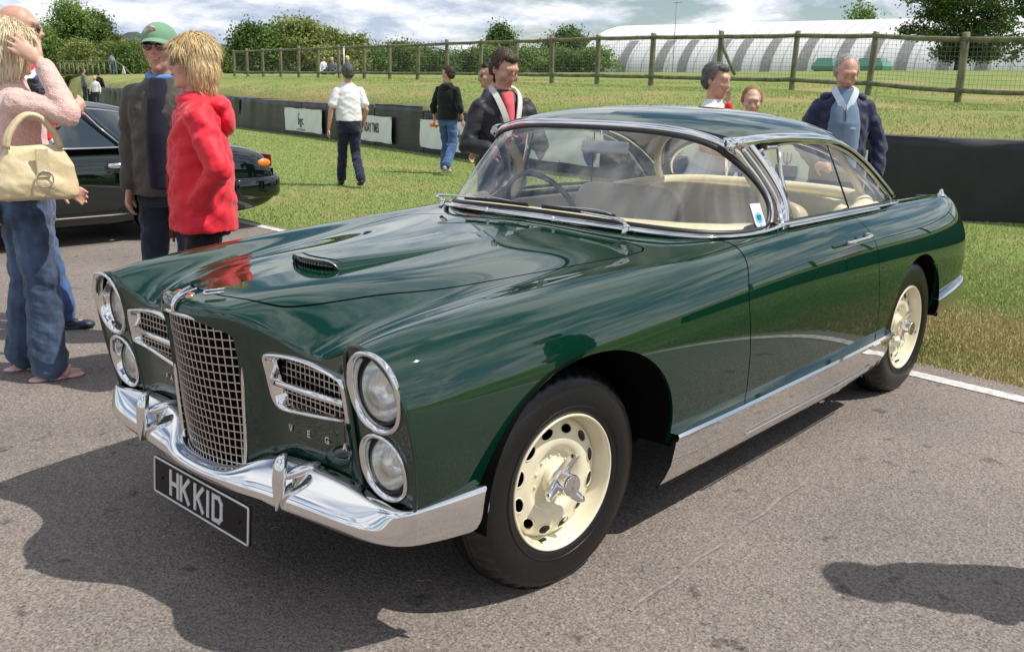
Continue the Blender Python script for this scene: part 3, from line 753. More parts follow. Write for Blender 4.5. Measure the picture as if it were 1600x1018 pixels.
def netn(N, u, v):
    e = 1e-3; du = N(u+e, v)-N(u-e if u > e else u, v); dv = N(u, min(v+e, N.nv-1e-6))-N(u, max(v-e, 0)); n = np.cross(du, dv); return Vector(n).normalized()
ol = []; on = []
def addp(u, v):
    ol.append(Vector(NW(u, v))); u2 = min(max(u, .3), 3.7); v2 = min(max(v, .3), 9.7); n = netn(NW, u2, v2)
    on.append(n if n.dot(Vector(NW(u2, v2))-Vector((-1.8, 0, 1.0))) > 0 else -n)
for v in np.linspace(5, 9.85, 34): addp(0., v)
ol_c = len(ol)
for u in np.linspace(.12, 3.85, 26): addp(u, 10.)
for v in np.linspace(9.85, .15, 64): addp(4., v)
for u in np.linspace(3.85, .12, 26): addp(u, 0.)
for v in np.linspace(.15, 4.85, 33): addp(0., v)
def smooth_loop(L, it=3):
    for _ in range(it): L = [(L[i-1]+L[i]*2+L[(i+1) % len(L)])/4 for i in range(len(L))]
    return L
ol = smooth_loop(ol); on = [n.normalized() for n in smooth_loop(on, 6)]
wsf = empty('windscreen_frame'); wsf.parent = car
MB().tube(ol, .0115, 10, closed=True, out=on, rb=.008).build('seal', RUBBER, wsf)
# chrome band, wide at the header and pillars; profile along (side, out); side = t x out -> check sign to go outward
c0 = sum(ol, Vector())/len(ol); i = 60
t_ = ol[(i+1) % len(ol)]-ol[i-1]; sd = t_.cross(on[i]); sgn = 1 if sd.dot(ol[i]-c0) > 0 else -1
band = []
for i, p in enumerate(ol):
    top = min(1, max(0, (p.z-1.0)/.15)); band.append((.70+.42*top))
prof = [(sgn*a, b) for a, b in [(.008, -.006), (.009, .004), (.014, .0095), (.022, .0115), (.032, .010), (.040, .004), (.042, -.008)]]
MB().sweep(ol, prof, on, closed=True, scale=band).build('chrome_band', CHROME, wsf)
# lower chrome cowl strip under the screen
low = cr([(-.735, 0, .959), (-.747, .3, .957), (-.80, .50, .948), (-.90, .635, .937), (-1.04, .712, .934), (-1.2, .742, .938), (-1.33, .748, .948)], 40)
low = [Vector((p.x, -p.y, p.z)) for p in low[:0:-1]]+low
MB().tube(low, .012, 10, out=(.4, 0, 1), rb=.006).build('cowl_strip', CHROME, wsf)

# roof
RC = []  # rows front->rear; cols centre->edge
rowdef = [  # x, zc, (edge x,y,z)
 (-1.125, 1.318, (-1.19, .606, 1.262)),
 (-1.22, 1.345, (-1.30, .624, 1.272)),
 (-1.42, 1.370, (-1.46, .634, 1.276)),
 (-1.68, 1.377, (-1.70, .632, 1.272)),
 (-1.95, 1.368, (-1.94, .625, 1.258)),
 (-2.20, 1.345, (-2.16, .620, 1.222)),
 (-2.40, 1.305, (-2.34, .622, 1.155)),
 (-2.53, 1.262, (-2.52, .632, 1.062)),
 (-2.60, 1.215, (-2.74, .648, .925))]
for x, zc, e in rowdef:
    ex, ey, ez = e; r = []
    dz = zc-ez
    for f_, zf, xf in [(0, 0, 0), (.25, .035, .03), (.5, .14, .15), (.70, .31, .36), (.85, .53, .6), (.95, .78, .85), (1.0, 1.0, 1.0)]:
        r.append((x+(ex-x)*xf, ey*f_, zc-dz*zf))
    RC.append(r)
NR = Net(RC)
rf = MB()
# rear window opening in the roof shell
patch(rf, lambda U, V: NR(U, V), np.linspace(0, 8, 70), np.linspace(0, 6, 50), [lambda Pm, U, V: np.where(U > 6.2, np.maximum(V-4.75+.0*U, -(U-7.5)*.2), 1.0)], flip=True, mirror=True, flange=.01)
rfo = rf.build('roof', GREEN, car)
hl_ = MB(); patch(hl_, lambda U, V: NR(U, V), np.linspace(0.15, 6.2, 50), np.linspace(0, 5.6, 30), [lambda Pm, U, V: np.where(U > 6.2, V-4.6, 1.0)], flip=True, mirror=True, off=-.02)
hl_.build('headlining', P('headlining', (.62, .56, .44), .8), rfo)
# drip rail / chrome side band
DR = [Vector((-1.150, .578, 1.262))]+[Vector(NR(u, 6.)) for u in np.linspace(0.15, 8, 69)]
DR = [DR[0]]+[(DR[i-1]+DR[i]*2+DR[i+1])/4 for i in range(1, len(DR)-1)]+[DR[-1]]
for s in (1, -1):
    pts = [Vector((p.x, p.y*s, p.z)) for p in DR]
    outv = [Vector((0, s*.93, .38)).normalized()]*len(pts)
    sc_ = [1.0 if i < 30 else max(.45, 1-(i-30)/48) for i in range(len(pts))]
    q = 1 if s > 0 else -1
    pr = [(q*a, b) for a, b in [(-.012, -.006), (-.010, .004), (0, .010), (.012, .012), (.022, .008), (.026, .000), (.022, -.008)]]
    # side = t x out; t towards -x, out +y -> side = (-x) x (y) = -z for s=+1
    MB().sweep(pts, pr, outv, scale=sc_).build('drip_rail', CHROME, rfo)
for s in (1, -1): MB().ell((-1.180, s*.594, 1.240), (.038, .016, .018), 16, 10).build('pillar_joint', CHROME, wsf)
# rear window
RWt = [(-2.50, 0, 1.225), (-2.50, .2, 1.21), (-2.50, .38, 1.17), (-2.52, .50, 1.10), (-2.60, .565, 1.02), (-2.72, .60, .935)]
RWb = [(-2.93, 0, .955), (-2.92, .2, .955), (-2.88, .38, .95), (-2.82, .50, .942), (-2.77, .57, .937), (-2.74, .60, .932)]
rw = Net([[tuple(np.array(b)*(1-t)+np.array(a)*t+np.array([-.03, 0, .02])*math.sin(math.pi*t)) for a, b in zip(RWt, RWb)] for t in (0, .33, .66, 1)])
b = MB(); patch(b, lambda U, V: rw(U, V), np.linspace(0, 3, 14), np.linspace(0, 5, 30), [], mirror=True); rwo = b.build('rear_window', GLASS, car)
e_ = [Vector(rw(0., v)) for v in np.linspace(5, 0, 20)]; e_ += [Vector((p.x, -p.y, p.z)) for p in e_[-2::-1]]
MB().tube(e_, .011, 8, out=(-.3, 0, 1)).build('window_rubber', RUBBER, rwo)
e_ = [Vector(rw(3., v)) for v in np.linspace(5, 0, 20)]; e_ += [Vector((p.x, -p.y, p.z)) for p in e_[-2::-1]]
MB().tube(e_, .010, 8, out=(-.3, 0, 1)).build('window_trim', CHROME, rwo)

# side glass, vent frame, waist mouldings
def side_y(x, z):  # glass plane leaning in towards the roof
    return float(np.interp(z, [.93, 1.24], [.712, .618]))-.02*max(0, (-x-2.2))*1.2
WAIST = cr([(-1.30, .742, .950), (-1.5, .752, .951), (-1.9, .750, .949), (-2.3, .728, .941), (-2.62, .690, .930), (-2.80, .655, .918)], 50)
top = [(-1.335, 1.215), (-1.50, 1.238), (-1.70, 1.240), (-1.92, 1.228), (-2.12, 1.188), (-2.30, 1.115), (-2.46, 1.02), (-2.565, .955)]
bot = [(-1.43, .951), (-1.6, .952), (-1.8, .951), (-1.95, .950), (-2.1, .948), (-2.3, .944), (-2.45, .940), (-2.56, .937)]
for s in (1, -1):
    G = []
    for t in np.linspace(0, 1, 8):
        G.append([(x0+(x1-x0)*t, s*(side_y(x0+(x1-x0)*t, z0+(z1-z0)*t)), z0+(z1-z0)*t) for (x0, z0), (x1, z1) in zip(bot, top)])
    so = MB().grid(G).build('side_window', GLASS, car)
    ring = [(-1.47, .95), (-1.9, .951), (-2.3, .945), (-2.53, .938), (-2.575, .945), (-2.555, .965), (-2.47, 1.02), (-2.31, 1.115), (-2.13, 1.188), (-1.93, 1.228), (-1.70, 1.241), (-1.50, 1.239), (-1.335, 1.222)]
    lp = [Vector((x, s*(side_y(x, z)+.004), z)) for x, z in ring]
    lpr = cr(lp[4:], 50)
    MB().tube(lpr, .006, 8, out=(0, s, .3)).build('trim', CHROME, so)
    MB().tube([p+Vector((0, -s*.008, .013)) for p in lpr], .012, 8, out=(0, s, .3)).build('window_rubber', RUBBER, so)
    MB().tube([p+Vector((0, s*.008, .020)) for p in lpr[:38]], .006, 8, out=(0, s, .3)).build('outer_trim', CHROME, so)
    # joint between the door glass and the quarter glass
    MB().tube([(-1.955, s*side_y(-1.955, 1.228), 1.228), (-2.055, s*side_y(-2.05, .95), .95)], .004, 6).build('glass_joint', RUBBER, so)
    # vent window
    vf = empty('vent_window'); vf.parent = car
    T0 = (-1.345, s*.635, 1.213); T1 = (-1.46, s*.632, 1.213); B1 = (-1.455, s*.722, .955); 
    MB().tube([(-1.46, s*.640, 1.232), (-1.462, s*.660, 1.13), (-1.462, s*.692, 1.03), (-1.458, s*.722, .955)], .0075, 8, rb=.009, out=(0, s, .2)).build('rear_bar', CHROME, vf)
    MB().tube([(-1.478, s*.632, 1.232), (-1.48, s*.655, 1.13), (-1.48, s*.688, 1.03), (-1.474, s*.718, .955)], .006, 8, out=(0, s, .2)).build('rear_seal', RUBBER, vf)
    MB().tube(cr([(-1.36, s*.640, 1.232), (-1.46, s*.640, 1.234)], 6), .008, 8, out=(0, s, .3)).build('top_bar', CHROME, vf)
    MB().tube(cr([(-1.345, s*.644, 1.206), (-1.385, s*.66, 1.13), (-1.41, s*.69, 1.03), (-1.395, s*.725, .960)], 20), .0055, 8, out=(0, s, .3)).build('front_bar', CHROME, vf)
    # pillar outer chrome between screen and vent
    MB().sweep(cr([(-1.235, s*.610, 1.238), (-1.315, s*.648, 1.15), (-1.375, s*.685, 1.06), (-1.39, s*.707, 1.0), (-1.365, s*.732, .952), (-1.34, s*.74, .945)], 24), [(-.055, -.012), (-.034, .002), (-.006, .007), (-.004, .003), (.0, .003), (.002, .009), (.014, .008), (.018, -.004), (0, -.01)], (.45, s*.9, 0)).build('pillar_cover', CHROME, wsf)
    # waist moulding: chrome with a dark slot
    w_ = [Vector((p.x, p.y*s, p.z)) for p in WAIST]
    wm = MB().tube(w_, .009, 8, out=(0, s*.5, 1), rb=.006).build('waist_moulding', CHROME, car)
    MB().tube([p+Vector((0, -s*.018, .004)) for p in w_], .011, 8, out=(0, 0, 1), rb=.007).build('waist_seal', RUBBER, wm)
    MB().tube([p+Vector((0, s*.016, -.007)) for p in w_[2:34]], .006, 8, out=(0, s*.6, 1), rb=.004).build('waist_strip', CHROME, wm)
# wipers, washer jets
for (bx, by, bz), (tx, ty, tz), a, c in [((-.735, .455, .972), (-.815, .02, .993), (-.90, .34, 1.012), 0), ((-.75, -.40, .975), (-.795, -.02, .996), (-.80, -.02, .995), 1)]:
    pass
wpr = [((-.728, .45, .965), (-.765, .22, .993), [(-.79, .36, .990), (-.775, .18, .994), (-.776, .02, .994)]),
       ((-.752, -.50, .967), (-.80, -.30, .995), [(-.80, -.42, .985), (-.782, -.22, .992), (-.778, -.05, .993)])]
for base, mid, blade in wpr:
    wp = empty('wiper'); wp.parent = car
    b = MB(); b.tube([(base[0]+.018, base[1], base[2]-.025), base], [.008, .012], 10); b.ell((base[0], base[1], base[2]+.004), (.013, .013, .009), 10, 6); b.build('pivot', CHROME, wp)
    MB().tube(cr([(base[0], base[1], base[2]+.006), (base[0]-.02, base[1]-.05, base[2]+.022), mid], 14), [.0065]*5+[.0045]*9, 6).build('arm', CHROME, wp)
    MB().tube(cr([blade[0], (blade[0][0]*.5+blade[1][0]*.5-.0, blade[0][1]*.5+blade[1][1]*.5, blade[1][2]+.012), (blade[2][0], blade[2][1], blade[2][2]+.002)], 14), .003, 6).build('bridge', CHROMED, wp)
    MB().tube(cr(blade, 16), .0045, 6, rb=.008).build('blade', RUBBER, wp)
for y in (.13, -.21):
    b = MB(); b.lathe([(.0001, .018), (.006, .016), (.006, .0), (.009, 0)], 12, Matrix.Translation((-.712, y, .957)) @ Matrix.Rotation(R(90), 4, 'X')); b.build('washer_jet', CHROME, car)

# ------------------------------------------------------------------ interior
intr = car
b = MB()
b.box((-1.8, 0, .45), (2.2, 1.44, .04)); b.box((-.85, 0, .66), (.04, 1.1, .5)); b.box((-2.80, 0, .68), (.04, 1.0, .44))
for s in (1, -1): b.box((-1.85, s*.70, .68), (2.1, .03, .46))
b.build('floor_tub', P('dark_carpet', (.03, .028, .025), .95), intr)
dsh = MB(); G = []
for y in np.linspace(-.70, .70, 25):
    a = abs(y); xb = float(np.interp(a, [0, .3, .52, .66, .70], [-.80, -.81, -.875, -.98, -1.1])); G.append([(xb, y, .935), (xb-.02, y, .958), (xb-.12, y, .965), (xb-.2 if a < .6 else xb-.15, y, .95), (xb-.23 if a < .6 else xb-.17, y, .90), (xb-.22 if a < .6 else xb-.17, y, .75)])
dsh.grid(G); dsh.build('dashboard', CREAML, intr)
def cushion(name, c, d, mat, parent, tilt=0.0, rz=0.0, p=4.0):
    """superellipsoid pad"""
    b = MB(); G = []
    n, m = 28, 20
    for i in range(m+1):
        a = -math.pi/2+math.pi*i/m; row = []
        for k in range(n):
            t = 2*math.pi*k/n; e = 2/p
            f = lambda w: math.copysign(abs(w)**e, w)
            row.append((d[0]/2*f(math.cos(a))*f(math.cos(t)), d[1]/2*f(math.cos(a))*f(math.sin(t)), d[2]/2*f(math.sin(a))))
        G.append(row)
    M = Matrix.Translation(c) @ Matrix.Rotation(rz, 4, 'Z') @ Matrix.Rotation(tilt, 4, 'Y')
    b.grid(G, closed_v=True, M=M); return b.build(name, mat, parent)
PIPE = P('dark_piping', (.01, .012, .02), .4)
for s in (1, -1):
    st = empty('front_seat'); st.parent = intr
    cushion('backrest', (-1.80, s*.318, .72), (.13, .60, .54), GREYL if s < 0 else P('tan_leather', (.62, .53, .34), .4, bump=.15, bscale=50, var=.1), st, R(-13), 0, 6)
    MB().tube(cr([(-1.745, s*.318-.27, .60), (-1.785, s*.318-.275, .80), (-1.82, s*.318-.25, .93), (-1.835, s*.318-.15, .965), (-1.84, s*.318, .968), (-1.835, s*.318+.15, .965), (-1.82, s*.318+.25, .93), (-1.785, s*.318+.275, .80), (-1.745, s*.318+.27, .60)], 50), .006, 6, out=(1, 0, .2)).build('piping', PIPE, st)
    cushion('seat_cushion', (-1.48, s*.318, .50), (.52, .58, .18), GREYL, st, R(8))
cushion('rear_seat_back', (-2.36, 0, .74), (.20, 1.28, .46), CREAML, intr, R(-14))
cushion('rear_seat_cushion', (-2.12, 0, .56), (.42, 1.26, .18), GREYL, intr)
sb_ = MB(); G = []
for y in np.linspace(-.66, .66, 25):
    xr = -2.90+.35*(abs(y)/.66)**3.0; G.append([(-2.40, y, .905), (-2.46, y, .925), (-2.6 if abs(y) < .5 else -2.52, y, .93), (min(xr, -2.53), y, .932), (min(xr, -2.53)-.01, y, .88)])
sb_.grid(G); sb_.build('parcel_shelf', CREAML, intr)
rl = cr([(-2.10, -.685, .90), (-2.35, -.65, .925), (-2.55, -.56, .94), (-2.66, -.38, .95), (-2.70, 0, .952), (-2.66, .38, .95), (-2.55, .56, .94), (-2.35, .65, .925), (-2.10, .685, .90)], 50)
MB().tube(rl, .045, 12, out=(0, 0, 1), rb=.035).build('padded_rail', CREAML, intr)
MB().tube([p+Vector((.03 if abs(p.y) < .5 else 0, 0, -.02)) for p in rl], .008, 6, out=(0, 0, 1)).build('rail_piping', PIPE, intr)
for s in (1, -1):
    # cream pillar trims
    MB().sweep(cr([(-1.245, s*.575, 1.185), (-1.33, s*.60, 1.12), (-1.385, s*.635, 1.04), (-1.39, s*.66, .97), (-1.36, s*.67, .93)], 24), [(-.022, -.01), (-.02, .01), (.02, .01), (.022, -.01)], (1, -s*.4, .3)).build('pillar_trim', CREAML, intr)
    MB().sweep(cr([(-2.36, s*.40, 1.225), (-2.38, s*.48, 1.175), (-2.42, s*.535, 1.09), (-2.48, s*.565, 1.01), (-2.54, s*.575, .94)], 24), [(-.018, -.010), (-.016, .009), (0, .014), (.016, .009), (.018, -.010)], (1, -s*.3, 0)).build('rear_pillar_trim', CREAML, intr)
    MB().box((-1.75, s*.688, .83), (.78, .05, .17), bev=.02).build('door_capping', GREYL, intr)
# steering wheel (right-hand drive)
stw = empty('steering_wheel'); stw.parent = intr
Ms = Matrix.Translation((-1.24, -.36, .90)) @ Matrix.Rotation(R(-62), 4, 'Y')
DB = P('blue_black_plastic', (.012, .02, .055), .25, coat=.6)
MB().tube([tuple(Ms @ Vector((.195*math.cos(t), .195*math.sin(t), 0))) for t in [2*math.pi*i/60 for i in range(60)]], .0125, 10, closed=True, out=tuple(Ms.to_3x3() @ Vector((0.001, 0, 1)))).build('rim', DB, stw)
b = MB()
for a in (R(0), R(180)): b.tube([tuple(Ms @ Vector((.19*math.cos(a+math.pi/2), .19*math.sin(a+math.pi/2), 0))), tuple(Ms @ Vector((0, 0, -.03)))], .007, 6)
b.tube([tuple(Ms @ Vector((-.19, 0, 0))), tuple(Ms @ Vector((0, 0, -.03)))], .007, 6)
b.build('spokes', CHROME, stw); MB().ell(tuple(Ms @ Vector((0, 0, -.02))), (.035, .035, .03), 16, 8).build('hub', DB, stw)
MB().tube([tuple(Ms @ Vector((0, 0, -.03))), tuple(Ms @ Vector((0, 0, -.35)))], .02, 10).build('column', DB, stw)
# rear-view mirror
rm = empty('rear_view_mirror'); rm.parent = intr
Mm = Matrix.Translation((-1.045, .11, 1.215)) @ Matrix.Rotation(R(-8), 4, 'Y')
MB().box((0, 0, 0), (.020, .225, .052), Mm, bev=.0095).build('shell', P('mirror_back', (.30, .31, .33), .3, .5), rm)
MB().tube([(-1.055, .09, 1.235), (-1.075, .07, 1.275)], .006, 8).build('stem', CHROME, rm)
b = MB()
# licence holder on the screen, passenger side
lic = Matrix.Translation((-1.285, .668, 1.0))
pa, pb = np.array(NW(1.05, 9.35)), np.array(NW(.42, 9.62))
Mt = frame_M(tuple(np.array(NW(.72, 9.42))+np.array([.004, .004, 0])*0), tuple(np.array(NW(.72, 9.9))-np.array(NW(.72, 9.0))), tuple(np.array(NW(1.4, 9.42))-np.array(NW(.2, 9.42))))
PAP = P('paper_white', (.78, .80, .78), .6)
def disc_shape(): return [(-.035, .045), (.035, .045), (.035, -.035), (.026, -.052), (.010, -.060), (-.010, -.060), (-.026, -.052), (-.035, -.035)]
tk = empty('windscreen_sticker'); tk.parent = car
MB().add([tuple(Mt @ Vector((x, y, .004))) for x, y in disc_shape()], [tuple(range(8))], False).build('paper', PAP, tk)
BLU = P('sticker_blue', (.10, .42, .62), .5)
MB().add([tuple(Mt @ Vector((.025*math.cos(t), -.012+.022*math.sin(t), .005))) for t in [2*math.pi*i/20 for i in range(20)]], [tuple(range(20))], False).build('blue_disc', BLU, tk)
MB().add([tuple(Mt @ Vector((.011*math.cos(t), -.046+.010*math.sin(t), .005))) for t in [2*math.pi*i/16 for i in range(16)]], [tuple(range(16))], False).build('small_disc', BLU, tk)
text_obj('sticker_number', '07', Mt @ Matrix.Translation((0, -.012, .0062)), P('ink', (.01, .03, .08), .5), tk, .026, 1.0, 0, .0006)
text_obj('sticker_print', 'PERMIT', Mt @ Matrix.Translation((0, .028, .0055)), P('ink_red', (.5, .2, .2), .5), tk, .010) if False else None
# tail fin lamps, lower-body bits
for s in (1, -1):
    tl = empty('tail_lamp'); tl.parent = car
    b = MB(); b.lathe([(.0001, .040), (.008, .036), (.012, .022), (.018, .012), (.03, .002), (.034, -.004)], 16, Matrix.Translation((-3.50, s*.635, .897)) @ Matrix.Rotation(R(90), 4, 'X')); b.build('chrome_base', CHROME, tl)
    MB().ell((-3.695, s*.62, .80), (.02, .03, .03), 12, 8).build('tail_lens', P('red_lens', (.4, .01, .01), .1, coat=1), tl)

# ------------------------------------------------------------------ wheels
TY = [(.204, .078), (.209, .087), (.218, .090), (.232, .0935), (.262, .096), (.285, .0945), (.305, .088), (.318, .080), (.327, .070), (.3335, .060), (.337, .05), (.340, .032), (.3415, .03), (.3395, .028), (.3395, .024), (.342, .022), (.3435, .006), (.3405, .004), (.3405, -.004), (.3435, -.006)]
def tyre():
    prof = TY+[(r, -h) for r, h in TY[-3::-1]]
    b = MB(); seg = 180; G = []
    for r, h in prof:
        row = []
        for k in range(seg):
            t = 2*math.pi*k/seg; rr = r
            if r > .326: 
                rr = r-(.007 if (k % 4 < 2 and .045 < abs(h) < .076) else 0)
            row.append((rr*math.cos(t), h, rr*math.sin(t)))
        G.append(row)
    b.grid(G, closed_v=True, flip=True)
    me = b
    return b
TYB = tyre()
def ring_patch(b, prof, seg=144, clips=()):
    pr = np.array([tuple(p)+(0,) for p in prof])
    N_ = Net([[tuple(p), tuple(p)] for p in pr])
    def f(U, V):
        q = N_(U, np.clip(V*0+.5, 0, 1)); r, h = q[..., 0], q[..., 1]
        return np.stack([r*np.cos(V), h, r*np.sin(V)], -1)
    patch(b, f, np.linspace(0, len(prof)-1, 6*(len(prof)-1)+1), np.linspace(0, 2*math.pi, seg+1), clips)
def wheel(x, y, s, steer, spin):
    wh = empty('wheel'); wh.parent = car
    M = Matrix.Translation((x, s*y, .325)) @ Matrix.Rotation(steer+(0 if s > 0 else math.pi), 4, 'Z') @ Matrix.Rotation(spin, 4, 'Y')
    def bld(b, n, m, par=wh, **k):
        o = b.build(n, m, par, **k); o.matrix_local = M; return o
    b = MB(); b.v, b.f, b.sm, b.mi, b.n = list(TYB.v), list(TYB.f), list(TYB.sm), list(TYB.mi), list(TYB.n)
    Mi = M.inverted(); b.v = [tuple(Mi @ Vector((q.x, q.y+(q.y-s*y)*max(0, .012-q.z)*4, max(q.z, .0015)))) if q.z < .012 else p_ for p_, q in [(p_, M @ Vector(p_)) for p_ in b.v]]
    bld(b, 'tyre', TYREM)
    b = MB()
    for r in (.232, .300): b.lathe([(r-.002, .0935 if r < .25 else .0895), (r, .0965 if r < .25 else .0915), (r+.002, .0945 if r < .25 else .0885)], 96)
    bld(b, 'tyre_ribs', TYREM)
    b = MB(); ring_patch(b, [(.206, .080), (.2085, .088), (.204, .092), (.198, .089), (.195, .078), (.192, .062), (.188, .046), (.183, .034), (.178, .010), (.176, -.02), (.176, -.07)])
    bld(b, 'rim', CREAMW)
    b = MB()
    def holes(Pm, U, V):
        a = np.mod(V, math.pi/6)-math.pi/12; r = np.sqrt(Pm[..., 0]**2+Pm[..., 2]**2)
        return np.sqrt((a*.155/.0245)**2+((r-.1535)/.0150)**2)-1
    ring_patch(b, [(.185, .026), (.180, .036), (.172, .044), (.155, .050), (.138, .053), (.120, .056), (.104, .054), (.094, .046), (.088, .036), (.082, .034), (.062, .036), (.052, .040), (.046, .046), (.036, .052), (.02, .053), (.0005, .053)], 216, [holes])
    dk = bld(b, 'disc', CREAMW)
    a0 = math.pi/12; b = MB(); pts = []
    for t in [2*math.pi*k/20 for k in range(20)]:
        a = a0+.0250/.155*math.cos(t); r = .1535+.0155*math.sin(t); pts.append((r*math.cos(a), .0500+(.155-r)*.22, r*math.sin(a)))
    b.tube(pts, .0022, 6, closed=True, out=(0.01, 1, .01)); o1_ = bld(b, 'vent_lip', CREAMW)
    b = MB(); b.ell((.071, .036, 0), (.0052, .0045, .0052), 10, 6); o2_ = bld(b, 'rivet', CREAMW); o2_.matrix_local = M @ Matrix.Rotation(.15, 4, 'Y')
    for i in range(1, 12):
        for o_, st in ((o1_, 0), (o2_, .15)):
            q_ = o_.copy(); C.objects.link(q_); q_.parent = wh; q_.matrix_local = M @ Matrix.Rotation(st+i*math.pi/6, 4, 'Y')
    b = MB(); b.lathe([(.05, .045), (.05, .060), (.044, .066), (.030, .068), (.0001, .068)], 40); bld(b, 'hub_flange', CREAMW)
    b = MB(); b.lathe([(.040, .062), (.042, .072), (.040, .080), (.033, .084), (.0335, .090), (.0345, .112), (.034, .118), (.031, .122), (.020, .1215), (.0001, .121)], 40)
    for k in range(3):
        a = R(108)+k*2*math.pi/3
        d = Vector((math.cos(a), 0, math.sin(a))); t = Vector((-math.sin(a), 0, math.cos(a)))
        G = []
        for q, wd, h0, h1 in [(.020, .026, .066, .088), (.040, .022, .070, .094), (.058, .018, .078, .101), (.074, .015, .086, .108), (.086, .012, .094, .114), (.090, .009, .098, .114)]:
            o = d*q; G.append([tuple(o+t*(-wd)+Vector((0, h0, 0))), tuple(o+t*(-wd*.9)+Vector((0, h1-.004, 0))), tuple(o+t*(-wd*.3)+Vector((0, h1+.002, 0))), tuple(o+t*(wd*.5)+Vector((0, h1, 0))), tuple(o+t*(wd)+Vector((0, h1-.008, 0))), tuple(o+t*wd+Vector((0, h0, 0)))])
        i0 = len(b.v); b.grid(G, closed_v=True); b.f.append(tuple(i0+5*6+j for j in range(6))); b.sm.append(False); b.mi.append(0)
    bld(b, 'knock_off_spinner', CHROME, auto=40)
    b = MB(); b.tube([(.19*math.cos(a_), .050, .19*math.sin(a_)) if q == 0 else (.176*math.cos(a_), .070, .176*math.sin(a_)) for q in (0, 1) for a_ in (R(-72)-spin*0,)], .005, 8); bld(b, 'valve', RUBBER)
    b = MB(); b.lathe([(.178, -.03), (.15, -.02), (.05, -.01), (.0001, -.01)], 32); bld(b, 'brake_drum', BLACK)
for s in (1, -1):
    wheel(0, .697, s, R(-4.5), R(0)); wheel(-2.66, .722, s, 0, R(25))
# ------------------------------------------------------------------ ground, lawn, bank
BARP = [(-11.2, 9), (-10.6, 3), (-10.2, -.48), (-9.95, -1.9), (-10.65, -6.2), (-11.82, -10.88), (-12.4, -13.0), (-13.0, -15.2), (-13.8, -18.1), (-15.4, -24.9), (-16.7, -29.9), (-18.4, -36.4), (-20.6, -44), (-23.2, -52), (-30, -70), (-60, -140)]
FENP = [(-17.0, 12), (-18.6, 4), (-19.9, -4.4), (-20.4, -7.0), (-20.8, -9), (-21.0, -12.6), (-21.3, -14.6), (-21.7, -16.7), (-23.4, -23.5), (-28.1, -45.5), (-36, -75), (-70, -160)]
def xb(y): return np.interp(-np.asarray(y, float), [-p[1] for p in BARP], [p[0] for p in BARP])
def xf(y): return np.interp(-np.asarray(y, float), [-p[1] for p in FENP], [p[0] for p in FENP])
def zf(y): return np.interp(-np.asarray(y, float), [-12, 4.4, 6.7, 9, 12.6, 23, 45, 90], [1.1, 1.27, 1.40, 1.47, 1.51, 1.58, 1.63, 1.7])
def ter(x, y):
    x = np.asarray(x, float); y = np.asarray(y, float); b, f = xb(y), xf(y); t = (b-.35-x)/(b-.35-f)
    z1 = np.interp(t, [0, .03, .10, .35, .7, 1.0], [0, .55, .72, .92, .985, 1.0])*zf(y)
    d = np.maximum(0, f-x); sl = np.interp(-y, [-10, 5, 20, 60], [.066, .062, .046, .028])
    z2 = sl*22*(1-np.exp(-np.minimum(d, 60)/14.)) + 0.006*np.maximum(0, d-60)
    return np.where(t <= 0, 0, np.where(t < 1, z1, zf(y)+z2))
GRASS = bpy.data.materials.new('grass_ground'); GRASS.use_nodes = True
t = GRASS.node_tree; b_ = t.nodes['Principled BSDF']; b_.inputs['Roughness'].default_value = .85; b_.inputs['Specular IOR Level'].default_value = .15
def N_(t, ty, **k):
    n = t.nodes.new(ty)
    for a, v in k.items(): n.inputs[a].default_value = v
    return n
g = t.nodes.new('ShaderNodeTexCoord')
def noise(t, src, scale, det=6, rough=.6, sv=(1, 1, 1), dist=0.):
    mp = t.nodes.new('ShaderNodeMapping'); mp.inputs['Scale'].default_value = sv; t.links.new(src, mp.inputs[0])
    n = N_(t, 'ShaderNodeTexNoise', Scale=scale, Detail=det, Roughness=rough, Distortion=dist); t.links.new(mp.outputs[0], n.inputs['Vector']); return n.outputs[0]
def ramp(t, src, stops):
    r = t.nodes.new('ShaderNodeValToRGB'); e = r.color_ramp.elements
    while len(e) < len(stops): e.new(.5)
    for i, (p_, c) in enumerate(stops): e[i].position = p_; e[i].color = (*c, 1)
    t.links.new(src, r.inputs[0]); return r.outputs[0]
def mixc(t, f, a, b, mode='MIX'):
    m = t.nodes.new('ShaderNodeMix'); m.data_type = 'RGBA'; m.blend_type = mode
    for i, v in ((0, f), (6, a), (7, b)):
        if hasattr(v, 'links'): t.links.new(v, m.inputs[i])
        else: m.inputs[i].default_value = v if i == 0 else (*v, 1)
    return m.outputs[2]
def mth(t, op, a, b=0., c=0.):
    m = t.nodes.new('ShaderNodeMath'); m.operation = op
    for i, v in enumerate((a, b, c)):
        if hasattr(v, 'links'): t.links.new(v, m.inputs[i])
        else: m.inputs[i].default_value = v
    return m.outputs[0]
O = g.outputs['Object']
c1 = ramp(t, noise(t, O, 26, 8, .7), [(.30, (.11, .165, .035)), (.5, (.20, .26, .07)), (.72, (.31, .34, .12))])
c2 = ramp(t, noise(t, O, 34, 8, .7), [(.32, (.19, .17, .06)), (.52, (.36, .29, .13)), (.72, (.50, .42, .22))])
dry = noise(t, O, .55, 7, .62, (1, .55, 1))
sx = t.nodes.new('ShaderNodeSeparateXYZ'); t.links.new(O, sx.inputs[0])
bank = mth(t, 'MULTIPLY', mth(t, 'GREATER_THAN', sx.outputs[2], .35), mth(t, 'LESS_THAN', sx.outputs[2], 1.62))
near = N_(t, 'ShaderNodeMapRange'); t.links.new(sx.outputs[0], near.inputs[0]); near.inputs[1].default_value = -6.0; near.inputs[2].default_value = -3.2; near.inputs[3].default_value = 0; near.inputs[4].default_value = .13
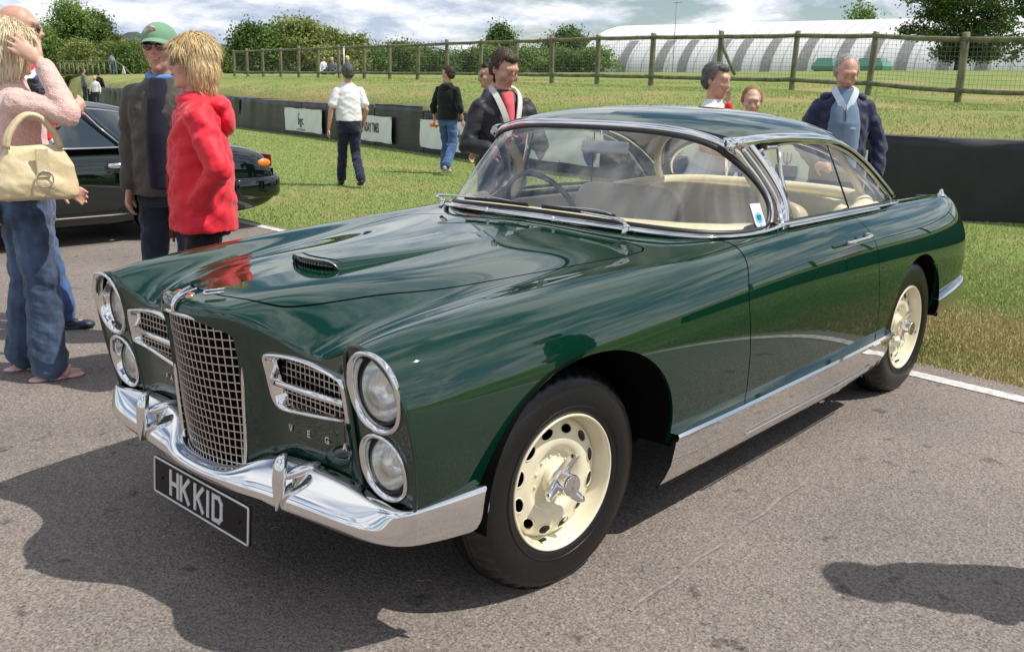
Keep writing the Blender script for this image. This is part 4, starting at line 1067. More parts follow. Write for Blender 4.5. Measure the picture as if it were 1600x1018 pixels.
ny_ = N_(t, 'ShaderNodeMapRange'); t.links.new(sx.outputs[1], ny_.inputs[0]); ny_.inputs[1].default_value = -2.5; ny_.inputs[2].default_value = .2; ny_.inputs[3].default_value = 0; ny_.inputs[4].default_value = 1
dd = mth(t, 'ADD', dry, mth(t, 'ADD', mth(t, 'MULTIPLY', bank, .09), mth(t, 'MULTIPLY', near.outputs[0], ny_.outputs[0])))
fm = ramp(t, dd, [(.53, (0, 0, 0)), (.70, (1, 1, 1))])
t.links.new(mixc(t, fm, c1, c2), b_.inputs['Base Color'])
q = N_(t, 'ShaderNodeBump', Strength=.9, Distance=.03); t.links.new(noise(t, O, 45, 6, .7), q.inputs['Height']); t.links.new(q.outputs[0], b_.inputs['Normal'])
xs_ = sorted(set([-420, -300, -220, -160, -120, -95, -80, -70] + list(np.linspace(-62, -9, 107)) + list(np.linspace(-9, 0, 7)) + [10, 40, 120, 400]))
ys_ = sorted(set([-420, -300, -220, -170, -130] + list(np.linspace(-110, 12, 123)) + [20, 40, 90, 200, 400]))
X, Y = np.meshgrid(xs_, ys_, indexing='ij'); Z = ter(X, Y)
Z = Z + np.where(Z > .4, .03*np.sin(X*1.3+Y*.7)*np.sin(Y*.9), 0) - .004*(Z < .01)
MB().grid([[(X[i, j], Y[i, j], Z[i, j]) for j in range(len(ys_))] for i in range(len(xs_))]).build('ground', GRASS, None, kind='structure')
# tarmac
ASPH = bpy.data.materials.new('tarmac'); ASPH.use_nodes = True
t = ASPH.node_tree; b_ = t.nodes['Principled BSDF']; b_.inputs['Roughness'].default_value = .8; b_.inputs['Specular IOR Level'].default_value = .3
g = t.nodes.new('ShaderNodeTexCoord'); O = g.outputs['Object']
nf = noise(t, O, 125, 4, .6, (1, 1, 1), .5); nb = noise(t, O, 1.1, 5, .6); ns = noise(t, O, 6.5, 4, .6)
vor = N_(t, 'ShaderNodeTexVoronoi', Scale=130.); t.links.new(O, vor.inputs['Vector']); 
chips = ramp(t, nf, [(.29, (.036, .031, .029)), (.40, (.170, .146, .130)), (.56, (.245, .211, .189)), (.76, (.345, .303, .272))])
vb_ = t.nodes.new('ShaderNodeRGBToBW'); t.links.new(vor.outputs['Color'], vb_.inputs[0]); cc_ = mixc(t, .45, chips, vb_.outputs[0], 'SOFT_LIGHT')
lg = ramp(t, nb, [(.3, (.80, .79, .79)), (.7, (1.10, 1.08, 1.05))]); st_ = ramp(t, ns, [(.30, (.50, .50, .52)), (.37, (1, 1, 1))])
cc_ = mixc(t, 1., mixc(t, 1., cc_, lg, 'MULTIPLY'), st_, 'MULTIPLY')
t.links.new(cc_, b_.inputs['Base Color'])
q = N_(t, 'ShaderNodeBump', Strength=.6, Distance=.005); t.links.new(mth(t, 'ADD', nf, mth(t, 'MULTIPLY', vor.outputs['Distance'], .6)), q.inputs['Height']); t.links.new(q.outputs[0], b_.inputs['Normal'])
LN = [(-2.55, 40), (-2.78, 6), (-2.93, 1.32), (-2.99, .77), (-3.22, -2.4), (-3.47, -6.0), (-3.60, -8.5), (-4.4, -22), (-6.5, -45), (-14, -90)]
def xl(y): return float(np.interp(-y, [-p[1] for p in LN], [p[0] for p in LN]))
yy = [60, 30, 15]+list(np.linspace(8, -14, 150))+list(np.linspace(-15, -90, 40))
G = []
random.seed(5)
for y in yy:
    e = -.20-.035*math.sin(y*2.1)-random.uniform(0, .035); e = e+(.11 if y < -4.5 else 0)
    G.append([(xl(y)+e-.0, y, .0), (xl(y)+e+.03, y, .006), (0, y, .006), (12, y, .006), (60, y, .006)])
MB().grid(G, flip=True).build('tarmac_road', ASPH, None, kind='structure')
PAINT = P('road_paint', (.78, .77, .74), .7, var=.25, vscale=26, col2=(.42, .39, .36), bump=.3, bscale=90)
MB().grid([[(xl(y)-.045, y, .010), (xl(y)+.055, y, .010)] for y in yy], flip=True).build('painted_line', PAINT, None, kind='structure')
# faint worn line beside the coupe
MB().grid([[(x, y-.006, .0095), (x, y+.006, .0095)] for x, y in [(-1.25+i*.05, .985+.006*math.sin(i)+.30*(i*.05)**1*.12) for i in range(26)]], flip=True).build('scuffed_line', P('scuffed_paint', (.29, .25, .225), .8, var=.5, vscale=40, col2=(.16, .135, .12)), None, kind='structure')
# grass blades on the visible lawn
def blades(name, n, xr, yr, hh, mat, cond, ws=1., label='short mown grass blades covering the lawn'):
    rs = np.random.RandomState(11); x = rs.uniform(*xr, n); y = rs.uniform(*yr, n); k = cond(x, y, rs); x, y = x[k], y[k]; n = len(x)
    z = ter(x, y); a = rs.uniform(0, 2*np.pi, n); h = rs.uniform(.5, 1.2, n)*hh; wd = ws*rs.uniform(.6, 1.2, n)*.0028*(1+np.hypot(x-2, y-2.4)/9); lx = rs.normal(0, .4, n)*h; ly = rs.normal(0, .4, n)*h
    V = np.empty((n, 3, 3)); V[:, 0] = np.stack([x-np.cos(a)*wd, y-np.sin(a)*wd, z-.004], 1); V[:, 1] = np.stack([x+np.cos(a)*wd, y+np.sin(a)*wd, z-.004], 1); V[:, 2] = np.stack([x+lx, y+ly, z+h], 1)
    me = bpy.data.meshes.new(name); me.vertices.add(3*n); me.vertices.foreach_set('co', V.ravel()); me.loops.add(3*n); me.loops.foreach_set('vertex_index', np.arange(3*n)); me.polygons.add(n); me.polygons.foreach_set('loop_start', np.arange(0, 3*n, 3)); me.update(); me.validate()
    return link_mesh(name, me, mat, None, label=label, cat='grass', kind='stuff')
BL = bpy.data.materials.new('grass_blades'); BL.use_nodes = True; t = BL.node_tree; b_ = t.nodes['Principled BSDF']; b_.inputs['Roughness'].default_value = .7; b_.inputs['Specular IOR Level'].default_value = .2
g = t.nodes.new('ShaderNodeTexCoord'); O = g.outputs['Object']; sx = t.nodes.new('ShaderNodeSeparateXYZ'); t.links.new(O, sx.inputs[0])
near = N_(t, 'ShaderNodeMapRange'); t.links.new(sx.outputs[0], near.inputs[0]); near.inputs[1].default_value = -6.0; near.inputs[2].default_value = -3.2; near.inputs[3].default_value = 0; near.inputs[4].default_value = .13
ny_ = N_(t, 'ShaderNodeMapRange'); t.links.new(sx.outputs[1], ny_.inputs[0]); ny_.inputs[1].default_value = -2.5; ny_.inputs[2].default_value = .2; ny_.inputs[3].default_value = 0; ny_.inputs[4].default_value = 1
fm = ramp(t, mth(t, 'ADD', noise(t, O, .55, 7, .62, (1, .55, 1)), mth(t, 'MULTIPLY', near.outputs[0], ny_.outputs[0])), [(.53, (0, 0, 0)), (.70, (1, 1, 1))])
t.links.new(mixc(t, fm, ramp(t, noise(t, O, 60, 2), [(.35, (.21, .29, .07)), (.65, (.45, .51, .20))]), ramp(t, noise(t, O, 60, 2), [(.35, (.30, .26, .11)), (.65, (.60, .50, .28))])), b_.inputs['Base Color'])
xlv = lambda y: np.interp(-y, [-p[1] for p in LN], [p[0] for p in LN])
blades('verge_grass', 300000, (-7.5, -2.9), (-3.2, 3.6), .021, BL, lambda x, y, rs: (x < xlv(y)-.20+rs.uniform(-.05, .05, len(x))) & (rs.uniform(0, 1, len(x)) < np.clip((x+7.5)/3, 0, 1)*np.clip((y+3.2)/2, 0, 1)*np.clip((3.6-y)/1.5, 0, 1)), .72, 'grass and dry tufts beside the white line behind the coupe')
blades('lawn_grass', 430000, (-14, -3.0), (-24, 8), .021, BL, lambda x, y, rs: (x < xlv(y)-.20+rs.uniform(-.03, .05, len(x))) & (x > xb(y)+.05) & (rs.uniform(0, 1, len(x)) < np.clip(9/np.hypot(x-2, y-2.4), 0, 1)**1.5) & (x > -14))
blades('bank_grass', 400000, (-30, -9.6), (-48, 8), .036, BL, lambda x, y, rs: (x < xb(y)-.62) & (x > xf(y)-2) & (rs.uniform(0, 1, len(x)) < np.clip(15/np.hypot(x-2, y-2.4), 0, 1)**1.3), 1., 'rough mown grass on the bank behind the barrier')
edge = P('dry_tuft', (.35, .30, .14), .8, var=.5, vscale=9, col2=(.10, .14, .03))

# ------------------------------------------------------------------ barrier: belted tyre wall
BELT = P('conveyor_belt', (.016, .017, .018), .42, var=.35, vscale=2.2, bump=.5, bscale=5, stretch=(1, 1, 2.5))
BELT2 = P('conveyor_belt_flat', (.017, .019, .022), .55, var=.25, vscale=3, bump=.12, bscale=7)
WHITEB = P('banner_white', (.74, .77, .74), .55, var=.05, vscale=3, bump=.25, bscale=3)
INK = P('banner_ink', (.02, .02, .022), .6)
bar_pts = cr([(x, y, 0) for x, y in BARP[:14]], 500)
cum = [0]
for a, b in zip(bar_pts, bar_pts[1:]): cum.append(cum[-1]+(b-a).length)
def bar_at(s):
    i = min(max(int(np.searchsorted(cum, s))-1, 0), len(bar_pts)-2); k = (s-cum[i])/(cum[i+1]-cum[i]); p = bar_pts[i].lerp(bar_pts[i+1], k); d = (bar_pts[i+1]-bar_pts[i]).normalized()
    return p, d
def bar_s(x, y): return cum[min(range(len(bar_pts)), key=lambda i: (bar_pts[i].x-x)**2+(bar_pts[i].y-y)**2)]
def belt(s0, s1, h, mat, wav, top_rough, seed, zoff=0.0, out=.0):
    rs = random.Random(seed); n = max(8, int((s1-s0)/.12)); G = []
    ph = rs.uniform(0, 6)
    for i in range(n+1):
        s = s0+(s1-s0)*i/n; p, d = bar_at(s); nrm = Vector((-d.y, d.x, 0)); 
        if nrm.x < 0: nrm = -nrm
        row = []; hh = h+top_rough*(math.sin(s*2.3+ph)*.5+math.sin(s*5.1)*.5)
        for k in range(9):
            f = k/8; o = out+wav*(math.sin(s*3.7+ph+f*2)*.5+math.sin(s*9.1+f*1.3)*.35)*(.3+f)
            q = p+nrm*(.10+o); row.append((q.x, q.y, hh*f+.002))
        for o2 in (.05, -.3, -.6):
            q = p+nrm*o2; row.append((q.x, q.y, hh-.01))
        G.append(row)
    return MB().grid(G, flip=True), G
sR = bar_s(-11.82, -10.88)-.0; sJ = bar_s(-12.36, -12.9)
wall = empty('tyre_barrier', tuple(bar_at(20)[0]), label='long low black rubber-belted tyre barrier between the lawn and the grass bank', cat='barrier')
segs = [(.3, 4.6, .935, 0), (4.66, 9.3, .93, 0), (9.36, 13.8, .945, 0), (13.86, 18.0, .93, 0), (18.05, sJ-.05, .90, 0)]
s_ = sJ
random.seed(8)
while s_ < cum[-1]-3.2: L_ = random.uniform(2.2, 3.2); segs.append((s_, s_+L_-.03, random.uniform(.88, .98), 1 if s_ > sJ+8 else .4)); s_ += L_
WI = Matrix.Translation(-wall.location)
for i, (a, b, h, rg) in enumerate(segs):
    m, _ = belt(a, b, h, BELT, .035*rg, .018*rg, i, out=-.01*(i % 2)); o = m.build('belt_panel', BELT if rg else BELT2, wall); o.location = -wall.location
bk = MB()
G = []
for i in range(0, len(bar_pts)):
    p, d = bar_at(cum[i]); nrm = Vector((-d.y, d.x, 0)); nrm = nrm if nrm.x > 0 else -nrm
    G.append([tuple(p+nrm*.07+Vector((0, 0, .01))), tuple(p+nrm*.07+Vector((0, 0, .85))), tuple(p-nrm*.55+Vector((0, 0, .85)))])
o = bk.grid(G, flip=True).build('tyre_stack_core', BLACK, wall); o.location = -wall.location
# bolts on the joints
bo = MB()
for s0 in [b for a, b, h, r_ in segs[:8]]:
    for dz in (.25, .5, .75):
        for ds in (-.12, -.25):
            p, d = bar_at(s0+ds); nrm = Vector((-d.y, d.x, 0)); nrm = nrm if nrm.x > 0 else -nrm; q = p+nrm*.115; bo.ell((q.x, q.y, dz), (.014, .014, .014), 6, 4)
o = bo.build('bolt_heads', P('bolt_zinc', (.5, .5, .5), .4, .8), wall, kind='stuff'); o.location = -wall.location
def banner(name, s0, s1, z0, z1, label, things, cat='banner'):
    root = empty(name, tuple(bar_at((s0+s1)/2)[0]), label=label, cat=cat)
    n = 40; G = []
    def at_(s, z, o=.165):
        p, d = bar_at(s); nrm = Vector((-d.y, d.x, 0)); nrm = nrm if nrm.x > 0 else -nrm; q = p+nrm*o; return (q.x-root.location.x, q.y-root.location.y, z)
    for i in range(n+1):
        s = s0+(s1-s0)*i/n; G.append([at_(s, z0+(z1-z0)*k/8+.006*math.sin(s*6+k*.5)*(k in (0, 8)), .163+.006*math.sin(s*9+k*.8)) for k in range(9)])
    MB().grid(G, flip=True).build('sheet', WHITEB, root)
    for (txt, f, zc, size, sxs, bold) in things:
        V, F = text_mesh(txt, size, 0, bold); sc_ = s0+(s1-s0)*f
        # text runs towards smaller s as seen from the road? s grows to the left in the photograph
        V2 = [at_(sc_-x*sxs, zc+y, .176) for x, y, z in V]
        MB().add(V2, F, False).build('lettering', INK, root)
    ey = MB()
    for s in (s0+.04, (s0+s1)/2, s1-.04):
        for z in (z0+.03, z1-.03): q = at_(s, z, .172); ey.ell(q, (.012, .012, .012), 6, 4)
    ey.build('eyelets', P('eyelet_brass', (.25, .22, .18), .4, .7), root, kind='stuff')
    return root, at_

# loose grit on the tarmac
rs = np.random.RandomState(2); gb = MB()
for i in range(650):
    d_ = rs.uniform(0, 1)**.5*5.5; a_ = rs.uniform(2.2, 4.9); x_, y_ = 1.6+d_*math.cos(a_)*1.0, 1.6+d_*math.sin(a_)
    if x_ < xl(y_)+.1: continue
    r_ = rs.uniform(.0015, .0042); gb.add([(x_+r_*math.cos(t_), y_+r_*.8*math.sin(t_), .006) for t_ in (0, 1.3, 2.5, 3.8, 5.1)]+[(x_, y_, .006+r_*.9)], [(j, (j+1) % 5, 5) for j in range(5)], False, mi=int(rs.uniform() < .45))
gb.build('loose_grit', [P('grit_pale', (.45, .42, .38), .8), P('grit_dark', (.05, .045, .04), .8)], None, label='loose pale and dark grit scattered over the tarmac', cat='grit', kind='stuff')
tw = MB()
for i in range(26):
    x_, y_ = rs.uniform(-1.8, 1.4), rs.uniform(-3.5, 1.9); a_ = rs.uniform(0, 6.28); L_ = rs.uniform(.012, .035)
    tw.tube([(x_, y_, .008), (x_+L_*.5*math.cos(a_), y_+L_*.5*math.sin(a_), .010), (x_+L_*math.cos(a_+.3), y_+L_*math.sin(a_+.3), .008)], .0007, 4)
tw.build('dry_straws', P('straw', (.6, .54, .40), .8), None, label='tiny dry grass straws lying on the tarmac', cat='straw', kind='stuff')
PXW = .0007
sBG0, sBG1 = bar_s(-14.4, -20.75), bar_s(-13.84, -18.26)
banner('sponsor_banner', sBG1, sBG0, .115, .73, "white banner reading 'bgc' on the barrier, left of the walking man in a white shirt", [('+', .60, .56, .30, .6, .0), ('bgc', .555, .41, .33, .85, .004), ('cantor fitzgerald', .55, .17, .075, 1.2, .001)])
sST0, sST1 = bar_s(-13.5, -17.1), bar_s(-12.76, -14.3)
banner('sponsor_banner', sST1, sST0, .11, .70, "white banner reading 'SUNDAY TIMES' on the barrier, right of the man in white", [('SUNDAY TIMES', .40, .42, .30, .50, .006)])
sHE0, sHE1 = bar_s(-12.38, -12.95), bar_s(-11.4, -9.2)
banner('sponsor_banner', sHE1, sHE0, .13, .72, "white banner reading 'Hennessy' on the barrier behind the young man in black hooded top", [('Hennessy', .485, .43, .36, .62, .002)])
def shieldb(s0, s1, z0, z1, label, ss):
    rt, at_ = banner('sponsor_banner', s0, s1, z0, z1, label, [])
    BLUE = P('banner_blue', (.03, .05, .16), .55)
    for s_ in ss:
        w2, zt = .17, .47
        MB().add([at_(s_+a*w2, zt+b, .178) for a, b in [(-1, .02), (1, .02), (1.02, -.08), (.8, -.18), (.4, -.26), (0, -.30), (-.4, -.26), (-.8, -.18), (-1.02, -.08)]], [tuple(range(8, -1, -1))], False).build('shield_mark', BLUE, rt)
        b = MB()
        for pts in [[(0, .02), (0, .19)], [(-.06, .19), (-.06, .09), (-.03, .05), (.03, .05), (.06, .09), (.06, .19)]]:
            for p_, q_ in zip(pts, pts[1:]):
                dx, dz = q_[0]-p_[0], q_[1]-p_[1]; L_ = math.hypot(dx, dz); nx, nz = -dz/L_*.008, dx/L_*.008
                b.add([at_(s_+p_[0]+nx, zt+p_[1]+nz, .177), at_(s_+p_[0]-nx, zt+p_[1]-nz, .177), at_(s_+q_[0]-nx, zt+q_[1]-nz, .177), at_(s_+q_[0]+nx, zt+q_[1]+nz, .177)], [(0, 1, 2, 3)], False)
        b.build('trident_mark', P('banner_red', (.35, .05, .06), .55), rt)
shieldb(bar_s(-10.80, -6.9), bar_s(-11.34, -9.05), .18, .76, 'white banner with two dark shield marks on the barrier, seen through the coupe windscreen', [bar_s(-10.85, -7.2), bar_s(-11.2, -8.5)])
shieldb(bar_s(-9.95, -2.3), bar_s(-10.55, -5.65), .19, .76, 'white banner on the barrier seen through the rear side windows of the coupe', [bar_s(-10.5, -5.2), bar_s(-10.2, -3.4)])

# ------------------------------------------------------------------ post and rail fence on the bank
WOOD = P('weathered_wood', (.24, .23, .135), .85, var=.55, vscale=7, col2=(.10, .105, .055), bump=.6, bscale=26, stretch=(1, 1, .35))
WOODR = P('weathered_rail', (.22, .215, .13), .85, var=.55, vscale=5, col2=(.09, .10, .05), bump=.6, bscale=20)
WIRE = P('fence_wire', (.22, .22, .21), .5, .6)
fpts = cr([(x, y, 0) for x, y in FENP[:11]], 600)
fc = [0]
for a, b in zip(fpts, fpts[1:]): fc.append(fc[-1]+(b-a).length)
def f_at(s):
    i = min(max(int(np.searchsorted(fc, s))-1, 0), len(fpts)-2); k = (s-fc[i])/(fc[i+1]-fc[i]); p = fpts[i].lerp(fpts[i+1], k); return Vector((p.x, p.y, float(ter(p.x-.01, p.y))))
s0 = fc[min(range(len(fpts)), key=lambda i: (fpts[i].x+19.91)**2+(fpts[i].y+4.46)**2)]
fence = empty('post_and_rail_fence', tuple(f_at(s0)), label='weathered wooden post-and-rail fence with wire mesh along the top of the grass bank', cat='fence')
FL = fence.location
posts = []; k = -7
while s0+k*2.16 < fc[-1]-30: posts.append(f_at(s0+k*2.16)+Vector((random.uniform(-.04, .04), random.uniform(-.04, .04), 0))); k += 1
pm = {}
random.seed(21)
for i, p in enumerate(posts):
    v = i % 6
    if v not in pm:
        b = MB(); hgt_ = 1.42+.05*random.random(); rr = random.uniform(.068, .08); G = []
        for z in (-.1, 0, .3, .7, 1.1, hgt_-.01, hgt_): 
            r_ = rr*(1-.03*z)*(1 if z < hgt_ else .8); G.append([(r_*math.cos(a)*(1+.04*math.sin(3*a+z*4)), r_*math.sin(a), z+(.012*math.cos(a) if z > 1.3 else 0)) for a in [2*math.pi*q/12 for q in range(12)]])
        b.grid(G, closed_v=True); b.f.append(tuple(6*12+j for j in range(12))); b.sm.append(False); b.mi.append(0); o = b.build('post', WOOD, fence); pm[v] = o.data
    else:
        o = bpy.data.objects.new('post', pm[v]); C.objects.link(o); o.parent = fence
    o.location = p-FL; o.rotation_euler = (random.uniform(-.03, .03), random.uniform(-.03, .03), random.uniform(0, 6))
for i, (p, q_) in enumerate(zip(posts, posts[1:])):
    for zz_, nm in ((1.32, 'rail'), (.27, 'rail')):
        a, b = p+Vector((.05, 0, zz_+.008*math.sin(i*1.7))), q_+Vector((.05, 0, zz_+.008*math.sin(i*1.7+1.7)))
        MB().tube([tuple(a+(b-a)*f-FL+Vector((0, 0, -.012*math.sin(math.pi*f)+.004*math.sin(f*9+i)))) for f in (0, .25, .5, .75, 1)], [.052, .055, .053, .055, .052], 9).build(nm, WOODR, fence)
wm = MB()
def thin(b, p, q, w_): b.add([tuple(Vector(p)+Vector((0, 0, w_))), tuple(Vector(p)-Vector((0, 0, w_))), tuple(Vector(q)-Vector((0, 0, w_))), tuple(Vector(q)+Vector((0, 0, w_)))], [(0, 1, 2, 3)], False)
for i, (p, q_) in enumerate(zip(posts[:28], posts[1:29])):
    for j in range(11):
        z_ = .30+j*.095; thin(wm, p+Vector((.02, 0, z_))-FL, q_+Vector((.02, 0, z_))-FL, .0028)
    nv = 22 if i < 18 else 11
    for j in range(nv):
        a = p.lerp(q_, j/nv)-FL; wm.add([(a.x+.02, a.y-.0028, a.z+.28), (a.x+.02, a.y+.0028, a.z+.28), (a.x+.02, a.y+.0028, a.z+1.3), (a.x+.02, a.y-.0028, a.z+1.3)], [(0, 1, 2, 3)], False)
wm.build('wire_mesh', WIRE, fence, kind='stuff')
# brace beside one post, grey steel stake
b = MB(); pq = posts[10]-FL; b.tube([tuple(pq+Vector((.05, .0, 1.2))), tuple(pq+Vector((.05, .5, .35)))], .045, 8); b.build('brace', WOODR, fence)
st_ = empty('steel_stake', tuple(f_at(s0+2.16*12)+Vector((1.2, .2, -.25))), label='grey steel stake in the bank beside a fence post, above the man in white', cat='stake')
MB().tube([(0, 0, -.1), (0, 0, 1.5)], .035, 8).build('shaft', P('galvanised', (.38, .40, .42), .45, .6), st_)
MB().ell((0, 0, 1.5), (.045, .045, .03), 10, 6).build('cap', P('galvanised', (.38, .40, .42), .45, .6), st_)
# far-left fence with stair
f2 = empty('stair_fence', (-36.5, -72, float(ter(-36.5, -72))), label='far timber walkway fence with a sloping end rail, beyond the left end of the barrier', cat='fence')
def wx(px, py, d): return Vector((CX, CY, CZ))+(Vector(_f)+Vector(_r)*((px-800)/FP)+Vector(_u)*((509-py)/FP))*d
fp2 = [(95, 97, 119), (102, 97, 119), (109, 97, 119), (116, 97, 120), (123, 97, 120), (131, 97, 120), (138, 97, 120), (146, 97, 121), (155, 97, 121), (164, 97, 122), (173, 97, 122), (183, 97, 123)]
o2 = f2.location
for i, (px, y0_, y1_) in enumerate(fp2):
    d = 80-i*.5; a, b_2 = wx(px, y0_-1, d), wx(px, y1_, d); a.x, a.y = b_2.x, b_2.y
    MB().tube([tuple(b_2-o2), tuple(a-o2)], .07, 8).build('post', WOOD, f2)
    if i:
        for f_ in (1.0, .08):
            MB().tube([tuple(pb+(pa-pb)*f_-o2), tuple(b_2+(a-b_2)*f_-o2)], .06, 6).build('rail', WOODR, f2)
    pa, pb = a, b_2
e1 = wx(205, 128, 74); e2 = wx(205, 117, 74); MB().tube([tuple(pa-o2), tuple(wx(194, 105, 74.3)-o2), tuple(e2-o2)], .06, 6).build('sloping_rail', WOODR, f2); MB().tube([tuple(e1-o2), tuple(e2+Vector((0, 0, .1))-o2)], .09, 8).build('post', WOOD, f2)
MB().tube([tuple(wx(194, 124, 74.3)-o2), tuple(wx(194, 104, 74.3)-o2)], .06, 8).build('post', WOOD, f2)
MB().tube([tuple(wx(168, 125, 72)-o2), tuple(wx(204, 126, 72)-o2)], .06, 6).build('low_rail', WOODR, f2)

# ------------------------------------------------------------------ white barrel-roofed building
WB_ = P('white_profiled_sheet', (.72, .72, .71), .5, var=.06, vscale=1.5)
DKW = P('roof_light_strip', (.27, .27, .26), .4, var=.2, vscale=3)
hall = empty('barrel_roofed_hall', (-82, -35, 2.6), label='long white barrel-roofed hall with dark vertical window strips behind the fence', cat='building')
def hall_pt(y, a, r=1.0):
    xc = -82.0-(y+54)*.055; return (xc+9.2*math.cos(a)*r+82, y+35, 5.3*math.sin(a)*r-.25)
b = MB(); ny2 = 54; G = []
for i in range(ny2+1):
    y = -56+62*i/ny2; G.append([hall_pt(y, math.pi*k/26) for k in range(27)])
b.grid(G, flip=False); b.build('vault', WB_, hall)
b = MB(); b.add([hall_pt(-55.9, math.pi*k/26) for k in range(27)], [tuple(range(27))], False); b.add([hall_pt(5.9, math.pi*k/26) for k in range(27)], [tuple(range(27))], False); b.build('end_wall', WB_, hall)
ribm = None
ray_base = [970, 1026, 1061, 1110, 1143, 1187, 1243, 1300, 1345, 1395, 1460, 1520]
for px in ray_base:
    d = wx(px, 107, 1)-Vector((CX, CY, CZ)); tt = (-73-CX)/d.x; y = CY+d.y*tt
    G = [[hall_pt(y-.45*1.0, math.pi*k/40, 1.006), hall_pt(y+.45, math.pi*k/40, 1.006)] for k in range(1, 10)]
    MB().grid(G).build('window_strip', DKW, hall)
for i in range(46):
    y = -55.5+i*1.34; G = [[hall_pt(y-.03, math.pi*k/26, 1.004), hall_pt(y+.03, math.pi*k/26, 1.004)] for k in range(0, 19)]
    if ribm is None: o = MB().grid(G).build('sheet_seam', P('seam_grey', (.42, .42, .41), .6), hall); ribm = o.data; y00 = y
    else: o = bpy.data.objects.new('sheet_seam', ribm); C.objects.link(o); o.parent = hall; o.location = (-(y-y00)*.055, y-y00, 0)
mast = empty('flag_mast', (-65.5, -40.5, 2.6), label='thin pole with a small crosspiece rising above the left part of the white hall', cat='mast')
MB().tube([(0, 0, 0), (0, 0, 5.55)], .03, 6).build('pole', P('mast_grey', (.2, .2, .2), .6), mast)
MB().tube([(-.0, -.25, 5.5), (0, .55, 5.5)], .02, 6).build('crosspiece', P('mast_grey', (.2, .2, .2), .6), mast)
for k, (pa, pb) in enumerate(((1276, 1310), (1340, 1386))):
    v = empty('green_roof_hood', tuple(wx((pa+pb)/2, 110, 66)), label=('small green flat-topped canopy left of the grey-haired man in navy' if k == 0 else 'longer green flat-topped canopy right of the grey-haired man in navy'), cat='canopy')
    w2 = (pb-pa)/FP*66/2; b = MB(); G = []
    for z_, e in ((.0, 1.0), (.22, 1.05), (.26, 1.05), (.75, .72), (.80, .70)): G.append([(-.9*e, -w2*e, z_), (.9*e, -w2*e, z_), (.9*e, w2*e, z_), (-.9*e, w2*e, z_)])
    b.grid(G, closed_v=True, smooth=False); b.f.append(tuple(16+j for j in range(4))); b.sm.append(False); b.mi.append(0); b.build('canopy_top', P('canopy_green', (.10, .26, .20), .5, var=.1), v)
    MB().box((0, 0, -.3), (1.5, w2*1.8, .6)).build('canopy_base', P('canopy_dark', (.03, .05, .05), .6), v)
# chimney cottage
cot = empty('cottage', (-90, -177, .2), label='distant cottage with a tiled roof and a brick chimney with an orange pot', cat='building')
b = MB(); b.add([(-5, -1, 4.6), (5, -1, 4.6), (5, 9, 4.6), (-5, 9, 4.6), (-5, 4, 6.6), (5, 4, 6.6)], [(0, 1, 5, 4), (3, 4, 5, 2), (0, 4, 3), (1, 2, 5)], False); b.build('roof', P('roof_tile', (.26, .16, .11), .8, var=.3, vscale=2), cot)
MB().box((0, 4, 2.3), (9.6, 9.6, 4.6)).build('wall', P('cottage_wall', (.5, .47, .42), .8), cot)
MB().box((3, 2.2, 6.4), (1.5, 1.5, 3.2)).build('chimney', P('chimney_brick', (.33, .17, .12), .85, var=.3, vscale=3), cot)
MB().lathe([(.35, 0), (.3, .9), (.38, 1.0), (.2, 1.02)], 10, Matrix.Translation((3, 2.2, 8.0)) @ Matrix.Rotation(R(90), 4, 'X')).build('chimney_pot', P('pot_orange', (.55, .20, .09), .7), cot)

# ------------------------------------------------------------------ trees
def leaf_mat(name, c_dark, c_light, sc_=.5):
    m = bpy.data.materials.new(name); m.use_nodes = True; t = m.node_tree; b = t.nodes['Principled BSDF']; b.inputs['Roughness'].default_value = .6; b.inputs['Specular IOR Level'].default_value = .25
    g = t.nodes.new('ShaderNodeTexCoord'); n = noise(t, g.outputs['Object'], sc_, 5, .65); c = ramp(t, n, [(.35, c_dark), (.65, c_light)])
    tr = t.nodes.new('ShaderNodeBsdfTranslucent'); mx_ = t.nodes.new('ShaderNodeMixShader'); mx_.inputs[0].default_value = .25
    t.links.new(c, b.inputs['Base Color']); t.links.new(c, tr.inputs[0]); t.links.new(b.outputs[0], mx_.inputs[1]); t.links.new(tr.outputs[0], mx_.inputs[2]); t.links.new(mx_.outputs[0], t.nodes['Material Output'].inputs[0]); return m
LF = [leaf_mat('leaf_mid', (.085, .16, .032), (.23, .33, .08), .8), leaf_mat('leaf_dark', (.05, .105, .024), (.13, .20, .045), .8), leaf_mat('leaf_olive', (.13, .17, .045), (.33, .36, .11), .5), leaf_mat('leaf_far', (.035, .06, .035), (.07, .10, .06), .2)]
BARK = P('bark', (.10, .08, .06), .9, var=.4, vscale=4, bump=.5, bscale=10)
